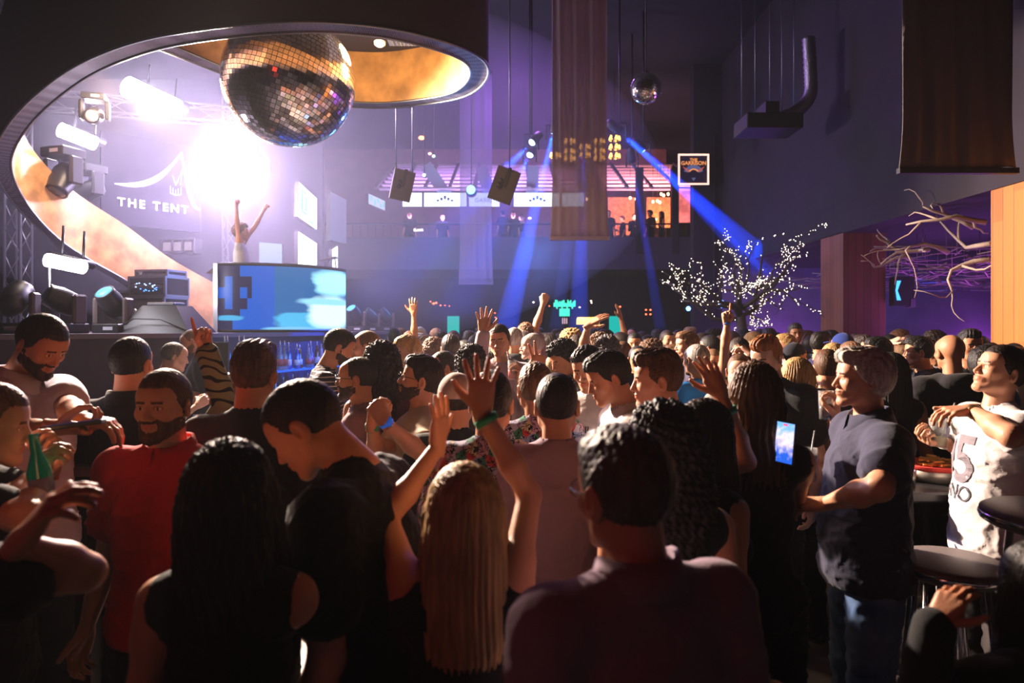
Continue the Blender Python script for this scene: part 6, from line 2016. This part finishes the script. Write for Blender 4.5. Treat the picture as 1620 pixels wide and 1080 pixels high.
NEARBY = [(640, 'beyond the raised arm at left'), (675, 'left of the cyan doorway'), (728, 'in front of the cyan doorway'), (775, 'left of the tall waving man'), (800, 'behind the tall waving man'), (870, 'near the raised fist'),
          (905, 'under the green bar sign'), (945, 'below the yellow candles'), (995, 'before the second cyan doorway'), (1030, 'beside the smiling man'), (1070, 'beside the distant bearded man'), (1120, 'behind the jersey man'),
          (1160, 'under the fairy light tree'), (1225, 'left of the denim shirt man'), (1290, 'beside the denim shirt man'), (1370, 'in front of the dark red pillar'), (1450, 'before the lounge wall'), (1500, 'left of the bald man in hood'), (1700, 'before the purple lounge wall')]
used = {}
SPOTS = [(d_['root'].location.x, d_['root'].location.y) for d_ in PP.values()]
for i, (px, top, Y) in enumerate(FP):
    best = None
    for dy in (0, .15, -.15, .3, -.3, .45, -.45, .6, -.6, .8, -.8, 1.0, 1.3, 1.6, 2.0):
        Yc = Y + dy; xc = (px - 810) * Yc / FPX
        if not .84 < (CAMZ - (top - HY) * Yc / FPX) / 1.75 < 1.13: continue
        if xc > 4.25 and 9.4 < Yc < 11.2: continue
        dm = min(math.hypot(xc - a, Yc - c) for a, c in SPOTS)
        if best is None or dm > best[0] + .02: best = (dm, Yc)
        if dm > .46: break
    if best: Y = best[1]
    SPOTS.append(((px - 810) * Y / FPX, Y))
    k = rf.randrange(7) if i != 20 else 7
    if k not in protos:
        kd = KINDS[k]
        pr = person(0, 0, 7, 0, 'x', hair=kd[0], sex=kd[1], shirt=(kd[2], BLK), R=kd[3], L=kd[4], xyz=(0, 7, 1.75), vox=.014)
        protos[k] = (pr['root'], pr['HM'].translation.copy(), False)
    src, hcl, usedp = protos[k]
    face = rf.choice((0, 10, -20, 60, 90, -60, -90, 150, 180, 200, 120, 20))
    zt = CAMZ - (top - HY) * Y / FPX
    sc_ = zt / 1.75
    rz = math.radians(face)
    h_ = Matrix.Rotation(rz, 3, 'Z') @ Vector((hcl.x, hcl.y, 0)) * sc_
    x = (px - 810) * Y / FPX
    tn, tc_ = rf.choice(TOPS); sk = rf.choice(SK); hcn = rf.choice(HC)
    view = 'seen from behind' if abs(face) < 40 else 'facing left' if 40 <= face < 130 else 'facing right' if -130 < face < -40 else 'facing the camera'
    nb_ = [t for lim, t in NEARBY if px <= lim][0]
    lab = '%s %s haired %s, %s top, %s, %s' % ({'light': 'light', 'blond': 'blond'}.get(hcn, 'dark'), HN[KINDS[k][0]], 'man' if KINDS[k][1] == 'm' else 'woman', tn, view, nb_)
    if k == 7: lab = lab.replace(', ', ' with raised arm, ', 1)
    if lab in used: lab = lab.replace(' haired', ' haired farther', 1)
    if len(lab.split()) > 16: lab = lab.replace('the ', ''); print('LONG', lab)
    used[lab] = 1
    mats_ = {'skin': skin_m(sk), 'hair': hair_m(hcn), 'top': cloth_m(tc_)}
    copy_person(src, (x - h_.x, Y - h_.y, 0), rz, sc_, lab, 'distant guests on the dance floor', mats_)
# guests on the balcony
BP = [(963, 338, 18.6, 180), (985, 345, 19.5, 90), (1003, 343, 19.2, 200), (1029, 349, 18.6, 120), (1047, 343, 18.7, 100), (812, 338, 18.8, 180), (796, 345, 18.6, 20), (826, 342, 19.2, 90), (648, 352, 18.8, 180), (700, 352, 19.2, 200)]
BL = ['guest at the railing by the right edge of the centre banner', 'seated guest left of the balcony post', 'guest standing close to the balcony post', 'guest low before the glowing orange panel', 'guest with long hair before the glowing orange panel',
      'guest under the ribbon screen by the tilted speaker', 'guest at the rail just below the tilted speaker', 'guest between tilted speaker and centre banner', 'guest on the balcony below the first hanging speaker', 'guest on the balcony below the first ribbon screens']
for i, (px, top, Y, face) in enumerate(BP):
    k = [0, 1, 3, 4, 2, 0, 1, 5, 0, 6][i]
    if k not in protos: continue
    src, hcl, _ = protos[k]
    zt = CAMZ - (top - HY) * Y / FPX
    sc_ = (zt - zf) / 1.75
    sc_ = min(1.05, max(.72, sc_))
    x = (px - 810) * Y / FPX
    copy_person(src, (x, Y, zt - 1.75 * sc_ if False else zf), math.radians(face), sc_, BL[i], 'guests on the balcony', {'top': cloth_m(BLK)})
for k, (src, _, _) in protos.items():
    for ch in list(src.children): bpy.data.objects.remove(ch)
    bpy.data.objects.remove(src)

# ------------------------------------------------------------------ things held, tables, drinks
M_glass = mat('clear_glass', (.8, .8, .8), .05, alpha=.28, spec=1.0)
def glass(loc, r_, h_, liquid, label, fill=.7, straw=None, cat='drink', tilt=(0, 0)):
    o_ = empty('drink_glass', loc); o_.rotation_euler = (tilt[0], tilt[1], 0); tag(o_, label, cat)
    b = MB(); b.lathe([(r_ * .86, 0), (r_, h_), (r_ - .003, h_), (r_ * .86 - .003, .006), (0.001, .006)], 20); b.build('tumbler', [M_glass], o_)
    b = MB(); b.lathe([(r_ * .84, .008), (r_ * (.84 + .13 * fill), h_ * fill), (.001, h_ * fill + .001)], 18); b.build('liquid', [liquid], o_)
    for k, q in enumerate(straw or []):
        b = MB(); b.tube([(0, 0, .01), q], .003, 6); b.build('straw', [mat('straw', (.6, .6, .6), .4) if k % 2 == 0 else mat('straw_black', (.03, .03, .03), .4)], o_)
    return o_
M_cola = mat('cola', (.03, .008, .004), .1); M_yel = mat('lemon_drink', (.75, .6, .3), .15); M_pink = mat('pink_drink', (.6, .12, .12), .1)
w_ = held(PP['grey'], 1, (0, .04, .06)); glass((w_.x, w_.y, w_.z - .06), .036, .135, M_cola, 'glass of dark drink held by the grey haired man', .55)
wv = P(1277, 728, 2.75); glass((wv.x, wv.y, wv.z - .08), .04, .13, M_cola, 'dark drink with straw between the phone and the grey haired man', .8, [(.03, .0, .2)])
w_ = held(PP['whitetee'], 1, (0, .045, .06)); w_ = P(1484, 690, w_.y)
gl_ = glass((w_.x, w_.y, w_.z - .05), .042, .14, M_yel, 'tall fluted cocktail glass with straws held by the white tee man', .35, [(.07, -.02, .22), (-.02, 0, .19), (.06, 0, .16)])
b = MB(); rr = random.Random(4)
for k in range(5): b.add([(rr.uniform(-.02, .02) + x * .014, rr.uniform(-.02, .02) + y * .014, .115 + z * .01 + .004 * k) for x, y, z in ico], icf)
b.build('lime_and_mint', [mat('mint', (.12, .3, .03), .5)], gl_)
w_ = held(PP['tall'], -1); glass((w_.x, w_.y, w_.z - .05), .035, .14, M_pink, 'pink drink with straw held by the tall smiling man', .5, [(-.04, 0, .2)])
# phone
ph_ = empty('mobile_phone', P(1242, 700, 2.4), 0); ph_.rotation_euler = (-.05, .06, -.95); tag(ph_, 'upright phone with lit screen filming the party', 'phone')
b = MB(); b.box((-.038, -.004, -.076), (.038, .004, .076), bev=.003); b.build('case', [M_plastic], ph_)
m = mat('phone_screen', (0, 0, 0), .2); nt = m.node_tree; bs = nt.nodes['Principled BSDF']
tc = nt.nodes.new('ShaderNodeTexCoord'); n = nt.nodes.new('ShaderNodeTexNoise'); n.inputs['Scale'].default_value = 50; nt.links.new(tc.outputs['Object'], n.inputs['Vector'])
sp2 = nt.nodes.new('ShaderNodeSeparateXYZ'); nt.links.new(tc.outputs['Object'], sp2.inputs[0])
ma = nt.nodes.new('ShaderNodeMath'); ma.operation = 'MULTIPLY_ADD'; ma.inputs[1].default_value = 7; nt.links.new(sp2.outputs[2], ma.inputs[0]); nt.links.new(n.outputs['Fac'], ma.inputs[2])
rp_ = nt.nodes.new('ShaderNodeValToRGB'); rp_.color_ramp.elements[0].position = .15; rp_.color_ramp.elements[0].color = (.02, .12, .7, 1); rp_.color_ramp.elements[1].position = .6; rp_.color_ramp.elements[1].color = (.95, .8, 1, 1)
e3 = rp_.color_ramp.elements.new(.95); e3.color = (.2, .5, 1, 1)
nt.links.new(ma.outputs[0], rp_.inputs[0]); nt.links.new(rp_.outputs[0], bs.inputs['Emission Color']); bs.inputs['Emission Strength'].default_value = 1.3
b = MB(); b.box((-.034, -.0052, -.07), (.034, -.004, .07)); b.build('display', [m], ph_)
b = MB(); b.box((-.008, -.006, .06), (.008, -.005, .066)); b.build('record_mark', [emis('rec_red', (1, .05, .1), 2)], ph_)
# device of the white shirt man
o_ = boxo('handheld_device', (-.05, -.09, -.008), (.05, .09, .008), M_plastic, None, .003); o_.location = P(118, 672, 2.35); o_.rotation_euler = (.1, -.1, -1.2)
tag(o_, 'flat black device held by the man in white shirt', 'phone'); b = MB(); b.box((-.045, -.08, .008), (.045, .08, .0095)); b.build('display', [mat('dark_display', (.02, .02, .03), .1, emit=(.05, .1, .4), estr=.3)], o_)
# green bottle
o_ = empty('beer_bottle', P(72, 812, 1.9)); tag(o_, 'green glass bottle held up at the left edge', 'bottle'); o_.rotation_euler = (0, -.15, 0)
b = MB(); b.lathe([(.028, 0), (.03, .01), (.03, .12), (.014, .17), (.0125, .22), (.014, .225), (.01, .225)], 18); b.build('glass', [mat('green_glass', (.02, .35, .15), .08, coat=1, emit=(.0, .25, .12), estr=.05)], o_)  # faint green glow put into the bottle glass
b = MB(); b.lathe([(.0306, .04), (.0306, .1)], 18); b.build('paper_label', [mat('bottle_label', (.35, .35, .5), .5)], o_)
# high table with food basket behind the grey man
tb = empty('high_table', (2.15, 3.75, 0)); tag(tb, 'black high table carrying a red food basket beside the white tee man', 'table')
boxo('table_top', (-.35, -.42, 1.1), (.55, .42, 1.15), M_plastic, tb, .01)
b = MB(); b.lathe([(.25, 0), (.25, .02), (.04, .04), (.035, 1.1)], 20); b.build('pedestal', [M_bm], tb)
boxo('blue_light_strip', (-.34, -.43, 1.0), (-.26, -.42, 1.05), emis('table_blue', (.02, .1, 1), 3), tb)
fb = empty('food_basket', (2.22, 3.6, 1.155)); tag(fb, 'basket of fries and snacks lined with red paper on the high table', 'food basket')
b = MB(); b.lathe([(.1, 0), (.13, .06), (.12, .06), (.1, .01)], 16); b.build('basket', [mat('basket_metal', (.5, .45, .4), .4, metal=.7)], fb)
b = MB(); b.lathe([(.12, .05), (.155, .085), (.15, .09), (.1, .06)], 13, 0); b.build('paper_liner', [mat('red_check_paper', (.6, .04, .03), .7)], fb)
b = MB(); rr = random.Random(9)
for k in range(60):
    a = rr.uniform(0, 6.28); q = rr.uniform(0, .1); c = Vector((q * math.cos(a), q * math.sin(a), .075 + rr.uniform(0, .035)))
    M = Matrix.Translation(c) @ Matrix.Rotation(rr.uniform(0, 3), 4, 'Z') @ Matrix.Rotation(rr.uniform(-.5, .5), 4, 'X')
    b.box((-.03, -.005, -.005), (.03, .005, .005), M=M)
o2 = b.build('fries', [mat('fries', (.8, .42, .08), .7)], fb); o2['kind'] = 'stuff'
o_ = empty('snack_tin', (1.98, 3.45, 1.155)); tag(o_, 'ribbed metal cup of snacks at the near corner of the high table', 'cup')
b = MB(); b.lathe([(.05, 0), (.056, .085), (.052, .085), (.048, .01)], 24); b.build('cup', [mat('tin', (.6, .55, .5), .3, metal=.9)], o_)
# bar stools
def stool(loc, h_, r_, label, seat_m):
    o_ = empty('bar_stool', loc); tag(o_, label, 'stool')
    b = MB(); b.lathe([(r_ * .9, h_ - .06), (r_, h_ - .045), (r_, h_ - .01), (r_ * .92, h_)], 32); b.build('seat', [seat_m], o_)
    b = MB(); b.lathe([(r_ * 1.01, h_ - .04), (r_ * 1.02, h_ - .03), (r_ * 1.01, h_ - .02)], 32); b.build('seat_rim', [M_chrome], o_)
    for k in range(4):
        a = PI / 4 + k * PI / 2
        b = MB(); b.tube([(r_ * .6 * math.cos(a), r_ * .6 * math.sin(a), h_ - .06), (r_ * 1.05 * math.cos(a), r_ * 1.05 * math.sin(a), 0)], .013, 8); b.build('leg', [M_chrome], o_)
    b = MB(); b.tube([(r_ * .92 * math.cos(2 * PI * k / 24), r_ * .92 * math.sin(2 * PI * k / 24), .3) for k in range(25)], .009, 6, cap=False); b.build('foot_ring', [M_chrome], o_)
M_vin = mat('vinyl_seat', (.18, .15, .15), .45); M_vinb = mat('black_vinyl_seat', (.02, .018, .02), .25)
stool((1.77, 2.75, 0), 1.02, .2, 'round stool with greyish seat in front of the white tee man', M_vin)
stool((1.93, 2.4, 0), 1.31, .24, 'taller round stool with pale seat at the right edge', M_vin)
stool((2.0, 3.25, 0), .86, .17, 'black shiny round stool under the high table', M_vinb)
stool((2.3, 3.1, 0), .82, .16, 'second black shiny stool nearer the white tee man', M_vinb)
# bar with bottles
sh_ = empty('bottle_shelf', (0, 0, 0)); tag(sh_, 'two tier bottle shelf lit blue under the stage front', 'shelf')
A1, A2 = Vector((-3.44, 7.72, 0)), Vector((-2.62, 10.35, 0))
dv = (A2 - A1).normalized(); nv = Vector((dv.y, -dv.x, 0))
def plank(z, mtl, nm):
    b = MB(); V = []
    for p in (A1, A2):
        for o3 in (0, .24):
            for zz in (z - .02, z): V.append(p + nv * o3 + Vector((0, 0, zz)))
    b.add(V, [(0, 1, 3, 2), (4, 6, 7, 5), (1, 5, 7, 3), (0, 2, 6, 4), (0, 4, 5, 1), (2, 3, 7, 6)]); return b.build(nm, [mtl], sh_)
M_sh = emis('shelf_blue_glow', (.01, .14, 1), .9)
plank(1.42, M_sh, 'upper_shelf'); plank(.98, M_sh, 'lower_shelf')
boxo('end_panel', (A1.x, A1.y - .05, 0), (A1.x + .25, A1.y, 1.8), M_black, sh_)
GL = [mat('bottle_blue', (.02, .12, .6), .08, coat=1, trans=.5), mat('bottle_clear', (.5, .55, .7), .06, trans=.7), mat('bottle_brown', (.1, .03, .015), .1, coat=1), mat('bottle_pale', (.55, .45, .5), .12, trans=.3), mat('bottle_dark', (.02, .02, .03), .1, coat=1)]
M_lab = mat('bottle_label2', (.6, .5, .5), .6); M_lab2 = mat('bottle_label3', (.3, .05, .05), .6); M_sp = mat('pour_spout', (.6, .55, .5), .3, metal=.9)
bproto = []
for k in range(5):
    pr = [[(.034, 0), (.036, .01), (.036, .2), (.014, .25), (.013, .3)], [(.04, 0), (.042, .01), (.04, .17), (.018, .21), (.014, .29)], [(.036, 0), (.037, .02), (.033, .19), (.02, .23), (.015, .28)],
          [(.045, 0), (.046, .02), (.046, .14), (.02, .18), (.015, .26)], [(.038, 0), (.038, .18), (.03, .215), (.015, .235), (.014, .31)]][k]
    o_ = empty('liquor_bottle', (0, 0, 0))
    b = MB(); b.lathe(pr + [(.001, pr[-1][1])], 14); b.build('glass', [GL[k]], o_)
    b = MB(); b.lathe([(pr[1][0] + .0015, .05), (pr[1][0] + .0012, .13)], 14); b.build('paper_label', [(M_lab, M_lab2)[k % 2]], o_)
    b = MB(); b.lathe([(.011, pr[-1][1]), (.007, pr[-1][1] + .03), (.004, pr[-1][1] + .06)], 8); b.build('pour_spout', [M_sp], o_)
    bproto.append(o_)
rb_ = random.Random(6); L_ = (A2 - A1).length
for row, (z, n_) in enumerate(((1.42, 21), (.98, 14))):
    for i in range(n_):
        k = 0 if (row == 0 and i < 4) else rb_.randrange(5)
        t_ = .08 + (L_ - .12) * i / n_ + rb_.uniform(-.01, .01)
        p = A1 + dv * t_ + nv * rb_.uniform(.1, .17) + Vector((0, 0, z + .0005))
        c = bproto[k].copy(); COL.objects.link(c); c.location = p; c.rotation_euler = (0, 0, rb_.uniform(0, 6))
        c.scale = (1, 1, rb_.uniform(.9, 1.12)) if not (row == 0 and i < 4) else (1.1, 1.1, 1.25)
        col_ = ['tall blue', 'clear', 'brown', 'squat pale', 'dark'][k]
        tag(c, col_ + ' liquor bottle with pour spout on the %s bar shelf' % ('upper', 'lower')[row], 'bottle', col_ + ' bottles on the %s bar shelf' % ('upper', 'lower')[row])
        for ch in bproto[k].children:
            d = ch.copy(); COL.objects.link(d); d.parent = c
for o_ in bproto:
    for ch in list(o_.children): bpy.data.objects.remove(ch)
    bpy.data.objects.remove(o_)
# bar counter before the shelf and the left service counter
ct = empty('bar_counter', (0, 0, 0)); tag(ct, 'black bar counter running in front of the bottle shelves', 'counter')
b = MB(); V = []
q1, q2 = Vector((-2.4, 5.0, 0)), Vector((-1.5, 7.6, 0))
d1 = (q2 - q1).normalized(); n1 = Vector((d1.y, -d1.x, 0))
for p in (q1, q2):
    for o3 in (0, -.5):
        for zz in (1.04, 1.1): V.append(p + n1 * o3 + Vector((0, 0, zz)))
b.add(V, [(0, 1, 3, 2), (4, 6, 7, 5), (1, 5, 7, 3), (0, 2, 6, 4), (0, 4, 5, 1), (2, 3, 7, 6)]); b.build('counter_top', [mat('counter_top', (.08, .07, .08), .2)], ct)
b = MB(); V = [v + Vector((0, 0, -1.04)) if i % 2 == 0 else v - Vector((0, 0, .06)) for i, v in enumerate(V)]
b.add(V, [(0, 1, 3, 2), (4, 6, 7, 5), (1, 5, 7, 3), (0, 2, 6, 4), (0, 4, 5, 1), (2, 3, 7, 6)]); b.build('counter_front', [M_black], ct)
o_ = empty('cocktail_shaker', q1 + d1 * .35 - n1 * .2 + Vector((0, 0, 1.1))); tag(o_, 'steel cocktail shaker cup standing on the bar counter', 'shaker')
b = MB(); b.lathe([(.03, 0), (.045, .17), (.043, .17), (.028, .01)], 20); b.build('cup', [M_chrome], o_)
sc_t = empty('service_counter', (-2.15, 3.25, 0)); tag(sc_t, 'low service counter with blue lit edge between white shirt man and black jacket man', 'counter')
boxo('counter_top', (-.5, -.25, 1.3), (.3, .25, 1.34), mat('counter_top2', (.15, .13, .14), .3), sc_t)
boxo('cabinet', (-.48, -.22, 0), (.28, .23, 1.3), M_black, sc_t)
# lettering on clothes
p = PP['seven']; s_ = p['s']; V, F = glyphs('7', .3, .004); decal(p, V, F, mat('print_white', (.6, .6, .62), .7), 'shirt_number', 0, 1.16 * s_, -1)
M_pd = mat('print_dark', (.05, .045, .06), .7); M_pg = mat('print_grey', (.2, .17, .2), .7)
p = PP['whitetee']; s_ = p['s']
V, F = glyphs('ANO', .1, .0); decal(p, V, F, M_pd, 'shirt_print', .03, 1.13 * s_, 1)
V, F = glyphs('l5', .3, .006); decal(p, V, F, M_pg, 'shirt_print', .02, 1.27 * s_, 1)
p = PP['white1']; s_ = p['s']; V, F = glyphs('BIL', .05, .001); decal(p, V, F, M_pd, 'shirt_print', .0, 1.33 * s_, 1)
p = PP['f9']; s_ = p['s']; V, F = glyphs('O', .07, -.002); decal(p, V, F, mat('print_red', (.3, .12, .12), .7), 'shirt_print', .0, 1.38 * s_, -1)
